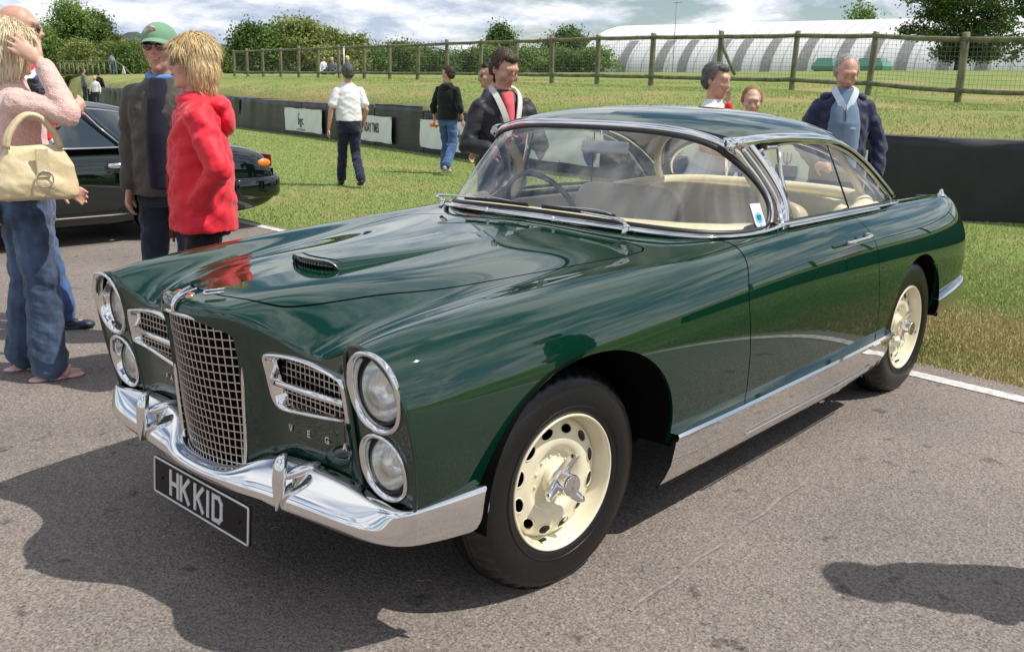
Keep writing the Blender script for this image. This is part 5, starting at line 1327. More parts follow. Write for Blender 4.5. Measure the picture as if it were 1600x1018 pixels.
def crown(name, blobs, n, leaf, mat, parent, seed=0, flat=.6, shell=.55, clump=14):
    """leaf-sized quads grouped in clumps over the blobs' shells"""
    rs = np.random.RandomState(seed); B = np.array([(*c, *r_) for c, r_ in blobs], float); vol = B[:, 3]*B[:, 5]; pr = vol/vol.sum()
    nc = n//clump; bi = rs.choice(len(B), nc, p=pr); d = rs.normal(size=(nc, 3)); d /= np.linalg.norm(d, axis=1)[:, None]; rad = shell+(1-shell)*rs.uniform(0, 1, nc)**.6
    rad *= 1+.05*rs.normal(size=nc)
    cen = B[bi, :3]+d*rad[:, None]*B[bi, 3:6]
    cs = leaf*2.1*rs.uniform(.6, 1.4, nc)
    p = np.repeat(cen, clump, 0)+rs.normal(size=(nc*clump, 3))*np.repeat(cs, clump)[:, None]*[1, 1, flat]*.62
    m = len(p); nn = np.repeat(d, clump, 0)*.9+rs.normal(size=(m, 3))*.7; nn[:, 2] += .5; nn /= np.linalg.norm(nn, axis=1)[:, None]
    a = np.cross(nn, rs.normal(size=(m, 3))); a /= np.linalg.norm(a, axis=1)[:, None]; b = np.cross(nn, a); sz = leaf*rs.uniform(.45, 1.1, m)[:, None]
    V = np.stack([p-a*sz*.5, p-b*sz*.32, p+a*sz*.5, p+b*sz*.32], 1).reshape(-1, 3)
    me = bpy.data.meshes.new(name); me.vertices.add(4*m); me.vertices.foreach_set('co', V.ravel()); me.loops.add(4*m); me.loops.foreach_set('vertex_index', np.arange(4*m)); me.polygons.add(m); me.polygons.foreach_set('loop_start', np.arange(0, 4*m, 4)); me.update()
    return link_mesh(name, me, mat, parent)
def tree(px, py_base, d, h, w_, label, cat='tree', kind=0, n=5000, leaf=.3, seed=0, nb=14, trunk=True, lean=0., shape=None, group=None, name='tree', zb=None):
    base = wx(px, py_base, d); gz = float(ter(base.x, base.y)); 
    base.z = (gz if zb is None else zb)-.1; top = h
    rt = empty(name, tuple(base), label=label, cat=cat, group=group); rs = random.Random(seed); bl = []
    if shape is None:
        for i in range(nb):
            a = rs.uniform(0, 6.28); r_ = rs.uniform(.1, .62)*w_/2; z_ = rs.uniform(.10 if not trunk else .16, .86)*h; k = 1-abs(z_/h-.42)*.9
            bl.append(((math.cos(a)*r_*k*1.2, math.sin(a)*r_*k*1.2, z_), (w_*rs.uniform(.16, .27), w_*rs.uniform(.16, .27), h*rs.uniform(.09, .16))))
        bl.append(((0, 0, h*.86), (w_*.2, w_*.2, h*.13)))
    else: bl = shape
    crown('crown', bl, int(n*1.7), leaf, LF[kind], rt, seed)
    if trunk:
        b = MB(); r0 = max(.12, h*.028); b.tube([(0, 0, -.2), (.05*h*.2, 0, h*.25), (.0, .02*h, h*.5), (0, 0, h*.8)], [r0*1.3, r0, r0*.7, r0*.25], 8)
        for i in range(5):
            a = rs.uniform(0, 6.28); z_ = h*rs.uniform(.25, .55); b.tube([(0, 0, z_), (math.cos(a)*w_*.2, math.sin(a)*w_*.2, z_+h*.12), (math.cos(a)*w_*.38, math.sin(a)*w_*.38, z_+h*.22)], [r0*.45, r0*.3, r0*.08], 6)
        b.build('trunk', BARK, rt)
    return rt
# big broad-leaved tree on the right, in front of the hall, in horizontal sprays
rs = random.Random(4); sh = []
for lz, wr, off in [(1.35, 2.0, .6), (2.1, 2.6, .3), (2.9, 2.9, 0), (3.7, 2.9, -.2), (4.5, 2.7, -.2), (5.3, 2.3, -.1), (6.2, 1.8, 0), (7.0, 1.2, .1)]:
    for j in range(6):
        a = rs.uniform(0, 6.28); r_ = wr*rs.uniform(.35, .95); sh.append(((math.cos(a)*r_, math.sin(a)*r_+off, lz+rs.uniform(-.2, .3)), (rs.uniform(.6, 1.0), rs.uniform(.6, 1.05), rs.uniform(.22, .42))))
tree(1497, 106, 55, 7.2, 5.5, 'large broad-leaved tree with layered sprays standing before the right part of the white hall', n=21000, leaf=.20, kind=1, seed=3, shape=sh)
tree(1640, 106, 50, 8.5, 6.0, 'dark tree at the top right corner of the picture, its branches reaching in', n=12000, leaf=.22, kind=1, seed=6, nb=20)
tree(1336, 107, 112, 9.6, 6.2, 'tree showing its round crown above the roof ridge of the white hall', n=5000, leaf=.4, kind=0, seed=8)
# mound of oaks, far centre-left
for i, (px, h, w_, k_, lab) in enumerate([(395, 3.9, 3.0, 1, 'pointed dark conifer-like tree at the left edge of the tree mound'), (425, 3.5, 4.0, 0, 'loose light green tree second from the left in the tree mound'), (472, 4.5, 6.0, 2, 'large domed olive oak in the middle of the tree mound'), (512, 3.7, 4.6, 2, 'olive oak right of the domed oak in the tree mound'), (545, 3.1, 4.4, 2, 'low olive tree at the right end of the tree mound')]):
    tree(px, 106, 72+i, h, w_, lab, n=7000, leaf=.26, kind=k_, seed=20+i, nb=16, group='trees of the mound behind the fence')
tree(612, 100, 100, 3.3, 2.6, 'small bent tree on the skyline with a bare leaning trunk', n=900, leaf=.3, kind=1, seed=31, nb=4)
tree(628, 100, 95, 3.6, 4.2, 'round bush-like tree on the skyline right of the bent tree', n=2600, leaf=.3, kind=1, seed=32)
tree(780, 104, 105, 6.0, 4.0, 'dark round tree above the head of the man in the leather jacket', n=3600, leaf=.35, kind=1, seed=33)
tree(884, 106, 100, 5.4, 6.5, 'wide dark tree at the left end of the white hall', n=5200, leaf=.32, kind=1, seed=34)
HN = ['just right of the seated group', 'above the grey steel stake', 'third from the left', 'left of the young man in black', 'directly behind the young man in black', 'just right of the young man in black', 'midway between the man in black and the man with the cup', 'left of the dark round tree', 'in front of the dark round tree', 'right of the dark round tree', 'two places left of the wide dark tree', 'next to the wide dark tree on its left', 'in front of the wide dark tree', 'touching the left end of the white hall']
for i, px in enumerate(range(575, 930, 27)):
    tree(px, 107, 84+(i*7) % 9, 2.5+.5*((i*5) % 4)/3, 4.8, ['dark', 'paler'][i % 2]+' hedge tree '+HN[i], n=2300, leaf=.27, kind=[1, 0][i % 2], seed=50+i, trunk=False, group='hedge trees behind the fence', name='hedge_tree')
# left: poplars and broad trees
for i, (px, d, h, w_, k_, lab) in enumerate([(60, 92, 6.6, 7.5, 0, 'broad mid-green tree behind the bald man, leftmost of the tall trees'), (88, 100, 7.6, 6.0, 0, 'tall tree between the two people and the striped jumper, left one of the pair'), (118, 98, 7.8, 6.5, 0, 'tallest of the trees behind the woman raising her hand'), (155, 100, 6.8, 5.0, 1, 'narrow tree at the right end of the tall trees'), (22, 95, 6.5, 7.0, 1, 'dark tree at the far left edge behind the bald man')]):
    tree(px, 110, d, h, w_, lab, n=8000, leaf=.3, kind=k_, seed=70+i, nb=20)
BN = ['behind the bald man', 'by the raised elbow of the woman in pink', 'above the start of the far walkway', 'above the man in grey', 'above the seated person in pale clothes', 'left of the striped jumper', 'right of the striped jumper', 'below the chimney', 'behind the green cap', 'just right of the red anorak', 'between the anorak and the tree mound', 'at the foot of the pointed conifer']
for i, px in enumerate([60, 82, 104, 126, 148, 170, 192, 214, 236, 345, 368, 390]):
    tree(px, 110, 88+(i % 3)*5, [3.0, 3.2, 2.9, 3.3, 3.1, 3.4, 2.9, 3.3, 3.2, 2.6, 2.9, 2.6][i], 4.5, ['dark', 'light green'][i % 2]+' shrub of the left hedge, '+BN[i], 'bush', [1, 2][i % 2], n=2400, leaf=.26, seed=90+i, trunk=False, group='bushes of the left hedge', name='bush')
# wooded ridge far off
hm = P('far_woodland', (.035, .065, .045), .95, var=.5, vscale=.12, bump=1., bscale=.4)
G = []
for i in range(141):
    f_ = i/140; px = -200+2000*f_; d = 420; zt = 30 if False else 0
    hp = np.interp(px, [-200, 100, 170, 205, 250, 330, 400, 600, 800, 1000, 1800], [78, 72, 60, 50, 62, 66, 80, 92, 90, 98, 112])+1.6*math.sin(i*1.9)+1.2*math.sin(i*.83)
    a = wx(px, hp, d); b = wx(px, 130, d-60); G.append([tuple(b), (a.x*.55+b.x*.45, a.y*.55+b.y*.45, a.z*.75+b.z*.25), tuple(a), tuple(a+Vector((-40, -40, -8)))])
MB().grid(G).build('hills', hm, None, kind='structure')
cone = empty('warning_sign', tuple(wx(194, 127, 70)), label='small white triangular warning sign at the foot of the far walkway', cat='sign')
cone.location.z = float(ter(cone.location.x, cone.location.y))
MB().add([(0, -.3, .1), (0, .3, .1), (0, 0, .65), (-.03, -.3, .1), (-.03, .3, .1), (-.03, 0, .65)], [(0, 1, 2), (5, 4, 3), (0, 3, 4, 1), (1, 4, 5, 2), (2, 5, 3, 0)], False).build('plate', P('sign_white', (.75, .72, .7), .6), cone)
# ------------------------------------------------------------------ people
SKIN = P('skin', (.60, .36, .26), .5, var=.12, vscale=14, col2=(.52, .26, .18)); SKINR = P('skin_tanned', (.62, .37, .27), .48, vscale=18, var=.2, col2=(.52, .26, .18)); SKINP = P('skin_pale', (.62, .38, .28), .5, var=.1, vscale=14)
LIP = P('lips', (.42, .15, .12), .45); EYEW = P('eye_white', (.75, .73, .70), .3); IRIS = P('iris', (.03, .025, .02), .2); SHADE = P('sunglass_lens', (.035, .008, .008), .08, coat=1); BROW = P('brow', (.12, .09, .07), .8)
def cloth(name, col, rough=.85, **k): return P(name, col, rough, var=k.pop('var', .12), vscale=k.pop('vscale', 5), bump=k.pop('bump', .25), bscale=k.pop('bscale', 220), sheen=k.pop('sheen', .2), spec=.25, **k)
def capsule(b, p, q, r0, r1, fl=1.0, out=None, n=12):
    """closed tapered limb between p and q; fl flattens along out"""
    p, q = Vector(p), Vector(q); d = (q-p); L_ = d.length; d.normalize()
    o = Vector(out) if out is not None else (Vector((0, 1, 0)) if abs(d.y) < .8 else Vector((1, 0, 0)))
    sd = d.cross(o).normalized(); o2 = sd.cross(d); G = []
    ts = [(-r0, .02), (-r0*.85, .5), (-r0*.5, .85), (0, 1.0)]+[(L_*f, 1.0) for f in (.25, .5, .75)]+[(L_, 1.0), (L_+r1*.5, .85), (L_+r1*.85, .5), (L_+r1, .02)]
    for h, k in ts:
        f = min(1, max(0, h/L_)) if L_ > 0 else 0; r_ = (r0+(r1-r0)*f)*k; c = p+d*h
        G.append([tuple(c+sd*(math.cos(a)*r_)+o2*(math.sin(a)*r_*fl)) for a in [2*math.pi*j/n for j in range(n)]])
    i0 = len(b.v); b.grid(G, closed_v=True, flip=False); b.f += [tuple(i0+j for j in range(n-1, -1, -1)), tuple(i0+(len(ts)-1)*n+j for j in range(n))]; b.sm += [True]*2; b.mi += [0]*2
def loftb(b, rings, n=20, p=2.3):
    """closed loft through (centre, half width x, half depth y) rings, roughly vertical"""
    G = []
    for c, a, d in rings: G.append([(c[0]+a*math.copysign(abs(math.cos(t))**(2/p), math.cos(t)), c[1]+d*math.copysign(abs(math.sin(t))**(2/p), math.sin(t)), c[2]) for t in [2*math.pi*j/n for j in range(n)]])
    i0 = len(b.v); b.grid(G, closed_v=True, flip=False); b.f += [tuple(i0+j for j in range(n-1, -1, -1)), tuple(i0+(len(rings)-1)*n+j for j in range(n))]; b.sm += [True]*2; b.mi += [0]*2
def remesh(b, name, mat, parent, vox, sm=3, fold=0.0, fscale=9., seed=0, cut=None, **k):
    me = bpy.data.meshes.new('tmp'); me.from_pydata(b.v, [], b.f); me.update()
    o = bpy.data.objects.new('tmp', me); C.objects.link(o)
    m = o.modifiers.new('r', 'REMESH'); m.mode = 'VOXEL'; m.voxel_size = vox; m.use_smooth_shade = True
    if sm: s = o.modifiers.new('s', 'SMOOTH'); s.iterations = sm; s.factor = .5
    dg = bpy.context.evaluated_depsgraph_get(); dg.update(); m2 = bpy.data.meshes.new_from_object(o.evaluated_get(dg)); bpy.data.objects.remove(o); bpy.data.meshes.remove(me)
    if fold:
        n = len(m2.vertices); co = np.empty(n*3); m2.vertices.foreach_get('co', co); co = co.reshape(-1, 3); nr = np.empty(n*3); m2.vertices.foreach_get('normal', nr); nr = nr.reshape(-1, 3)
        x, y, z = co.T*fscale; r_ = seed*1.7
        w1 = np.sin(x*1.1+z*1.7+2*np.sin(y*.9+r_)+1.3*np.sin(z*.8+r_)); w2 = np.sin(z*2.9-x*1.9+1.8*np.sin(x*1.3+y*1.7+r_*2)); w3 = np.sin(y*2.3+z*4.1+1.5*np.sin(x*2+r_))
        dsp = fold*(.5*np.abs(w1)**.7*np.sign(w1)+.35*w2*np.abs(w3)+.25*w3); co += nr*dsp[:, None]; m2.vertices.foreach_set('co', co.ravel())
    m2.polygons.foreach_set('use_smooth', [True]*len(m2.polygons)); m2.update(); m2.name = name
    return link_mesh(name, m2, mat, parent, **k)
def hand(b, wr, d, up, s=1.0, curl=.5, spread=.25, side=1):
    """palm with five separate fingers; d = pointing direction, up = back of the hand"""
    wr, d, up = Vector(wr), Vector(d).normalized(), Vector(up); sd = d.cross(up).normalized()*side; up = (sd*side).cross(d).normalized()
    capsule(b, wr, wr+d*.035*s, .024*s, .030*s, .62, up); pc = wr+d*.062*s; capsule(b, wr+d*.03*s, wr+d*.082*s, .034*s, .036*s, .48, up)
    for i, (L_, off) in enumerate([(.070, .030), (.080, .010), (.074, -.011), (.058, -.031)]):
        base = wr+d*(.088-.004*abs(i-1))*s+sd*off*s; dr = (d+sd*(off*spread*9)).normalized(); q = base
        for k_, f in enumerate((.45, .32, .23)):
            dd_ = (dr*math.cos(curl*(k_+.6))-up*math.sin(curl*(k_+.6))).normalized(); q2 = q+dd_*L_*f*s; capsule(b, q, q2, (.0098-.001*k_)*s, (.0090-.001*k_)*s, 1, up, 8); q = q2
    q = wr+d*.028*s+sd*.026*s; dr = (d*.62+sd*.78-up*.15).normalized(); q2 = q+dr*.040*s; capsule(b, q, q2, .0145*s, .0115*s, 1, up, 8)
    capsule(b, q2, q2+(d*.85+sd*.4-up*.3).normalized()*.030*s, .0112*s, .0095*s, 1, up, 8)
def head(b, c, s=1.0, jaw=1.0, nose=1.0):
    """c = head centre, facing +Y local; returns nothing, adds closed lumps"""
    M = c
    def E_(x, y, z, rx, ry, rz, rot=None): b.ell((0, 0, 0), (rx*s, ry*s, rz*s), 20, 14, M=M @ Matrix.Translation((x*s, y*s, z*s)), rot=rot)
    E_(0, -.012, .030, .076, .094, .088); E_(0, .020, -.020, .066, .070, .085); E_(0, .030, -.070, .050*jaw, .052, .048); E_(0, .068, -.098, .022*jaw, .018, .018)
    E_(0, .074, .034, .054, .022, .022)
    for q in (1, -1):
        E_(q*.040, .060, -.020, .026, .024, .026); E_(q*.078, -.004, -.004, .010, .018, .030, rot=(.15, 0, q*.35)); E_(q*.074, .000, -.012, .010, .014, .016); E_(q*.028, .079, .022, .021, .010, .0075)
    for q in (1, -1): E_(q*.029, .0775, .0145, .0165, .0115, .0065); E_(q*.029, .0755, -.004, .015, .011, .0055)
    E_(0, .094, -.004, .0095, .013, .026*nose, rot=(-.28, 0, 0)); E_(0, .105, -.022, .0135, .0125*nose, .0105)
    for q in (1, -1): E_(q*.0125, .096, -.026, .008, .010, .0075)
    E_(0, .086, -.047, .026, .010, .0075); E_(0, .085, -.060, .022, .010, .007)
def face_bits(root, M, s=1.0, glasses=None, brow=BROW, skin=SKIN, smile=0.0, eyes=True, lips=LIP):
    T = lambda x, y, z: M @ Matrix.Translation((x*s, y*s, z*s))
    if eyes and not glasses:
        b = MB(); c = MB()
        for q in (1, -1): b.ell((0, 0, 0), (.0105*s, .007*s, .0040*s), 12, 8, M=T(q*.029, .0805, .006)); c.ell((0, 0, 0), (.0050*s, .0035*s, .0040*s), 10, 6, M=T(q*.029, .0865, .0055))
        b.build('eyes', EYEW, root); c.build('irises', IRIS, root)
    b = MB()
    for q in (1, -1): capsule(b, T(q*.014, .092, .026).translation, T(q*.044, .082, .029).translation, .0034*s, .0022*s, 1, None, 6)
    if not glasses: b.build('eyebrows', brow, root)
    b = MB(); pts = [T(-.024, .0845, -.0525+smile*.006).translation, T(-.012, .093, -.0535).translation, T(0, .0955, -.0535-smile*.001).translation, T(.012, .093, -.0535).translation, T(.024, .0845, -.0525+smile*.006).translation]
    b.tube(cr(pts, 12), [.0012*s]+[.0034*s]*10+[.0012*s], 6, out=tuple(M.to_3x3() @ Vector((0, 1, .1)))); b.build('lips', lips, root)
    if smile > .5:
        b = MB(); b.tube(cr([T(-.016, .0935, -.0535).translation, T(0, .0985, -.0548).translation, T(.016, .0935, -.0535).translation], 8), .0020*s, 6, out=tuple(M.to_3x3() @ Vector((0, 1, .1)))); b.build('teeth', P('teeth', (.7, .66, .58), .3), root)
    if glasses:
        g = empty('sunglasses'); g.parent = root
        for q in (1, -1):
            G = []
            for k in range(5):
                f = k/4; G.append([tuple(T(q*.034+q*.0*f+math.cos(a)*.027*(1-f*f)**.5, .096+.006*f-abs(math.cos(a))*.0-(.010 if q*math.cos(a) > .3 else 0)*(1-f)*q*math.cos(a), .006+math.sin(a)*.0205*(1-f*f)**.5).translation) for a in [2*math.pi*j/20 for j in range(20)]])
            MB().grid(G, closed_v=True).build('lens', glasses, g)
            bb = MB(); bb.tube([tuple(T(q*.060, .088, .012).translation), tuple(T(q*.078, .045, .014).translation), tuple(T(q*.082, .0, .008).translation)], .0022*s, 6); bb.build('temple', IRIS, g)
        bb = MB(); bb.tube([tuple(T(-.012, .100, .012).translation), tuple(T(0, .104, .014).translation), tuple(T(.012, .100, .012).translation)], .0018*s, 6); bb.build('bridge', IRIS, g)
def hair(root, M, mat, style='short', s=1.0, vox=.006, seed=0):
    b = MB()
    def E_(x, y, z, rx, ry, rz, rot=None): b.ell((0, 0, 0), (rx*s, ry*s, rz*s), 20, 14, M=M @ Matrix.Translation((x*s, y*s, z*s)), rot=rot)
    if style in ('short', 'thick'):
        k = 1.0 if style == 'short' else 1.07
        E_(0, -.026, .046, .080*k, .090*k, .084*k); E_(0, -.052, .0, .076, .058*k, .070); E_(0, .045, .092, .050, .034, .026)
        for q in (1, -1): E_(q*.068, -.014, .022, .016, .036, .036)
        fold, fs = .0035, 60
    elif style == 'thin':
        E_(0, -.050, .012, .080, .062, .068)
        for q in (1, -1): E_(q*.070, -.022, .018, .013, .040, .036)
        fold, fs = .002, 60
    elif style == 'balding':
        E_(0, -.030, .043, .0795, .084, .080); E_(0, -.050, .0, .078, .058, .068)
        for q in (1, -1): E_(q*.070, -.018, .018, .015, .040, .038)
        fold, fs = .002, 60
    elif style == 'bob':
        E_(0, -.018, .050, .090, .104, .090); E_(0, -.050, -.020, .090, .070, .100); E_(0, -.060, -.090, .078, .050, .060); E_(0, .068, .068, .062, .036, .034)
        for q in (1, -1): E_(q*.076, .0, -.02, .024, .052, .080); E_(q*.072, -.020, -.075, .024, .040, .050); E_(q*.050, .066, .045, .030, .026, .036)
        fold, fs = .005, 55
    elif style == 'bob2':
        E_(0, -.018, .052, .090, .102, .088); E_(0, -.050, -.015, .090, .070, .090); E_(0, -.062, -.080, .070, .046, .050); E_(0, .064, .074, .054, .030, .026)
        for q in (1, -1): E_(q*.077, -.012, -.01, .022, .046, .066); E_(q*.070, -.024, -.055, .022, .040, .042); E_(q*.058, .050, .052, .022, .024, .026)
        fold, fs = .003, 70
    elif style == 'long':
        E_(0, -.018, .050, .092, .106, .092); E_(0, -.050, -.030, .092, .072, .110); E_(0, -.058, -.110, .085, .055, .085)
        for q in (1, -1): E_(q*.078, .0, -.03, .026, .056, .095); E_(q*.072, -.020, -.11, .028, .044, .07)
        fold, fs = .006, 55
    o = remesh(b, 'hair', mat, root, vox, 2)
    me = o.data; n = len(me.vertices); co = np.empty(n*3); me.vertices.foreach_get('co', co); co = co.reshape(-1, 3); nr = np.empty(n*3); me.vertices.foreach_get('normal', nr); nr = nr.reshape(-1, 3)
    Mi = np.array(M.inverted()); lc = co@Mi[:3, :3].T+Mi[:3, 3]; an = np.arctan2(lc[:, 0], lc[:, 1]+.01)
    d = fold*(.6*np.sin(an*fs*.55+3*np.sin(lc[:, 2]*22+seed))+.4*np.sin(an*fs*.25+lc[:, 2]*50+seed)); co += nr*d[:, None]; me.vertices.foreach_set('co', co.ravel()); me.update()
    # loose strands lying on the hair surface
    longh = style.startswith('bob'); ns = (8000 if longh else 2200) if vox < .0075 else (900 if vox < .012 else 0)
    if ns:
        rs = np.random.RandomState(seed+7); ii = rs.randint(0, n, ns); L_ = (.070 if longh else .022)*s; R3 = np.array(M)[:3, :3]; dn = -R3[:, 2]; back = -R3[:, 1]; fw = R3[:, 1]
        hcen = np.array(M)[:3, 3]; p = co[ii]+nr[ii]*.0015; V_ = []; F_ = []
        for a in range(ns):
            nn = nr[ii[a]]; g_ = dn*(1. if longh else .5)+back*(.15 if longh else .9)+rs.normal(0, .11 if longh else .2, 3); t_ = g_-nn*np.dot(g_, nn); t_ /= np.linalg.norm(t_)+1e-9; sd = np.cross(t_, nn); w2_ = rs.uniform(.0007, .0017)*s
            l2 = L_*rs.uniform(.5, 1.3); q0 = p[a]; q1 = q0+t_*l2*.5+nn*.003; q2 = q0+t_*l2+nn*rs.uniform(-.004, .0025); k0 = len(V_)
            V_ += [q0-sd*w2_, q0+sd*w2_, q1-sd*w2_, q1+sd*w2_, q2]; F_ += [(k0, k0+1, k0+3, k0+2), (k0+2, k0+3, k0+4)]
        mb = MB(); mb.add(V_, F_, True); mb.build('hair_strands', mat, root, kind='stuff')
    return o
HAIRB = P('hair_blonde', (.74, .55, .28), .45, var=.3, vscale=30, stretch=(3, 3, .35)); HAIRW = P('hair_ash_blonde', (.80, .68, .46), .45, var=.25, vscale=30, stretch=(3, 3, .35)); HAIRG = P('hair_grey', (.13, .13, .13), .6, var=.5, vscale=40); HAIRD = P('hair_brown', (.075, .045, .028), .6, var=.5, vscale=40); HAIRK = P('hair_dark', (.03, .022, .018), .6, var=.4, vscale=40); HAIRS = P('hair_silver', (.42, .40, .38), .6, var=.4, vscale=40)
def person(label, loc, face, H=1.76, head_yaw=0., head_pitch=0., arms=None, legs=None, lean=(0, 0), top=None, top_k='jacket', sleeve='long', hem=.80, bottom=None, flare=1.0, skin=SKIN, hairm=HAIRD, hairs='short', glasses=None, vox=.011, smile=0., shoes=None, fat=1.0, group=None, hide_legs=False, brow=BROW, ztop=None, jaw=1.0, seed=0, head_roll=0., width=1.0):
    """face = horizontal direction the body faces. Right arm/leg first, local +X is the person's right when facing +Y"""
    rz = math.atan2(-face[0], face[1]); k = H/1.76
    z0 = loc[2] if len(loc) > 2 else 0.0
    root = empty('person', (loc[0], loc[1], z0), rz, label=label, cat='person', group=group)
    V = lambda x, y, z: Vector((x*k, y*k, z*k))
    lx, ly = lean; sh = V(lx, ly, 1.44); nk = V(lx*1.05, ly*1.05-.005, 1.50)
    arms = arms or {}; legs = legs or {}
    R_ = arms.get('R', ((.27, -.02, 1.13), (.29, .06, .88))); L_ = arms.get('L', ((-.27, -.02, 1.13), (-.29, .06, .88)))
    RL = legs.get('R', ((.105, .02, .50), (.115, -.02, .09))); LL = legs.get('L', ((-.105, .02, .50), (-.115, -.02, .09)))
    hc = V(lx*1.12, ly*1.12+.012, 1.645); HM = Matrix.Translation(hc) @ Matrix.Rotation(head_yaw, 4, 'Z') @ Matrix.Rotation(-head_pitch, 4, 'X') @ Matrix.Rotation(head_roll, 4, 'Y')
    b = MB(); hs = 1.07*k; head(b, HM, hs, jaw)
    capsule(b, nk+V(0, 0, -.03), hc+V(0, -.012, -.06), .060*k, .054*k)
    loftb(b, [((0, 0, .88*k), .14*k*fat, .10*k), ((lx*.2*k, ly*.2*k, .98*k), .15*k*fat, .10*k*fat), ((lx*.5*k, ly*.5*k, 1.12*k), .130*k*fat, .09*k*fat), ((lx*.8*k, ly*.8*k, 1.30*k), .155*k, .10*k), ((lx*k, ly*k, 1.38*k), .140*k, .072*k), ((lx*k, ly*k, 1.46*k), .07*k, .055*k)])
    for s, (e, w_) in ((1, R_), (-1, L_)):
        S_ = V(lx+s*.160, ly-.005, 1.375); e, w2 = V(*e), V(*w_); capsule(b, S_, e, .043*k, .036*k); capsule(b, e, w2, .039*k, .026*k)
        hk = (arms.get('hR') if s > 0 else arms.get('hL')) or {}
        d = hk.get('d', tuple((w2-e).normalized()+Vector((0, .15, 0)))); hand(b, w2+(w2-e).normalized()*.01, d, hk.get('up', (s*1.0, .0, .1)), k*hk.get('s', 1.), hk.get('curl', .45), hk.get('spread', .2), hk.get('side', s if not hk.get('flip') else -s))
    for s, (kn, an) in ((1, RL), (-1, LL)):
        hp = V(s*.095, 0, .90); capsule(b, hp, V(*kn), .082*k, .054*k); capsule(b, V(*kn), V(*an), .052*k, .036*k); A = V(*an); capsule(b, A+V(0, -.03, -.045), A+V(0, .13, -.06), .030*k, .024*k, .8)
    remesh(b, 'body', skin, root, vox, 2)
    face_bits(root, HM, hs, glasses, brow, skin, smile)
    if hairs: hair(root, HM, hairm, hairs, hs, max(.006, vox*.7), seed)
    # trousers
    if bottom is not None:
        b = MB(); loftb(b, [((0, 0, .80*k), .165*k*width, .115*k*fat), ((0, 0, .90*k), .175*k*width, .125*k*fat), ((lx*.1*k, ly*.1*k, 1.0*k), .16*k*width*fat, .115*k*fat), ((lx*.2*k, ly*.2*k, 1.04*k), .155*k*width*fat, .11*k*fat)])
        for s, (kn, an) in ((1, RL), (-1, LL)):
            capsule(b, V(s*.088*width, 0, .88), V(*kn), .095*k*width, .072*k*flare**.5*width, .95); A = V(*an)
            kk = V(*kn); d = (A-kk); capsule(b, kk, kk+d*.97, .070*k*flare**.5, .066*k*flare, 1.05)
        remesh(b, 'trousers', bottom, root, vox, 2, .0075*k, 19., seed+1)
    if shoes is not None:
        for s, (kn, an) in ((1, RL), (-1, LL)):
            b = MB(); A = V(*an); up = min(0, 0); lift = A.z-.09*k; tilt = (lift/.25 if lift > .02 else 0)
            for (yy_, zz2, rx, ry, rz_) in [(-.025, -.045, .038, .045, .040), (.05, -.055, .042, .06, .030), (.125, -.060, .044, .055, .026), (.05, -.078, .042, .12, .014)]:
                c = Vector((0, yy_, zz2)); c.rotate(Euler((-tilt, 0, 0))); b.ell(tuple(A+c*k), (rx*k, ry*k, rz_*k), 16, 10, rot=(-tilt, 0, 0))
            remesh(b, 'shoe', shoes, root, vox*.8, 2)
    if top is not None:
        ex = {'jacket': .028, 'shirt': .014, 'sweater': .024, 'coat': .035}[top_k]*k; b = MB()
        hz_ = hem
        rg = [((lx*.0*k, ly*0*k, hz_*k), (.178*width if hz_ < .9 else .165*width)*k*fat**.5+ex*.8, .120*k*fat+ex), ((lx*.2*k, ly*.2*k, 1.0*k), .160*k*fat*width+ex, .115*k*fat+ex), ((lx*.5*k, ly*.5*k, 1.14*k), .155*k*fat+ex, .110*k*fat+ex), ((lx*.8*k, ly*.8*k, 1.30*k), .172*k+ex*.8, .108*k+ex), ((lx*k, ly*k, 1.39*k), .178*k+ex*.6, .088*k+ex*.8), ((lx*k, ly*k, 1.435*k), .158*k+ex*.4, .074*k+ex*.6), ((lx*k, ly*k, 1.475*k), .100*k+ex*.4, .062*k+ex*.5), ((lx*k, ly*k, 1.512*k), .064*k+ex*.3, .058*k+ex*.3)]
        if hz_ > .98: rg = [rg[0]]+rg[2:]
        loftb(b, rg)
        for s, (e, w_) in ((1, R_), (-1, L_)):
            S_ = V(lx+s*.168, ly-.005, 1.392); e, w2 = V(*e), V(*w_)
            if sleeve == 'long': capsule(b, S_, e, .056*k+ex*.55, .046*k+ex*.5); d = w2-e; capsule(b, e, e+d*.93, .045*k+ex*.5, .034*k+ex*.5)
            elif sleeve == 'short': d = e-S_; capsule(b, S_, S_+d*.70, .056*k+ex*.7, .058*k+ex*.9)
            elif sleeve == 'elbow': capsule(b, S_, e, .056*k+ex*.55, .048*k+ex*.5); d = w2-e; capsule(b, e, e+d*.35, .049*k+ex*.7, .045*k+ex*.6)
        remesh(b, {'jacket': 'jacket', 'shirt': 'shirt', 'sweater': 'sweater', 'coat': 'coat'}[top_k], top, root, vox, 2, (.0085 if top_k in ('jacket', 'coat') else .0055)*k, 21, seed)
    return root, HM, k
FH = Vector((_f[0], _f[1], 0)).normalized(); RH = Vector((_r[0], _r[1], 0)).normalized()
def fdir(right, away): v = RH*right+FH*away; return (v.x, v.y)
def gp(px, d, z=None):
    v = Vector(_f)+Vector(_r)*((px-800)/FP)+Vector(_u)*((509-115)/FP); v = Vector((v.x, v.y, 0)); p = Vector((CX, CY, 0))+v*d
    return (p.x, p.y, 0.0 if z is None else z)
def local_patch(name, pts, mat, root, off=0.0):
    return MB().add(pts, [tuple(range(len(pts)))], False).build(name, mat, root)
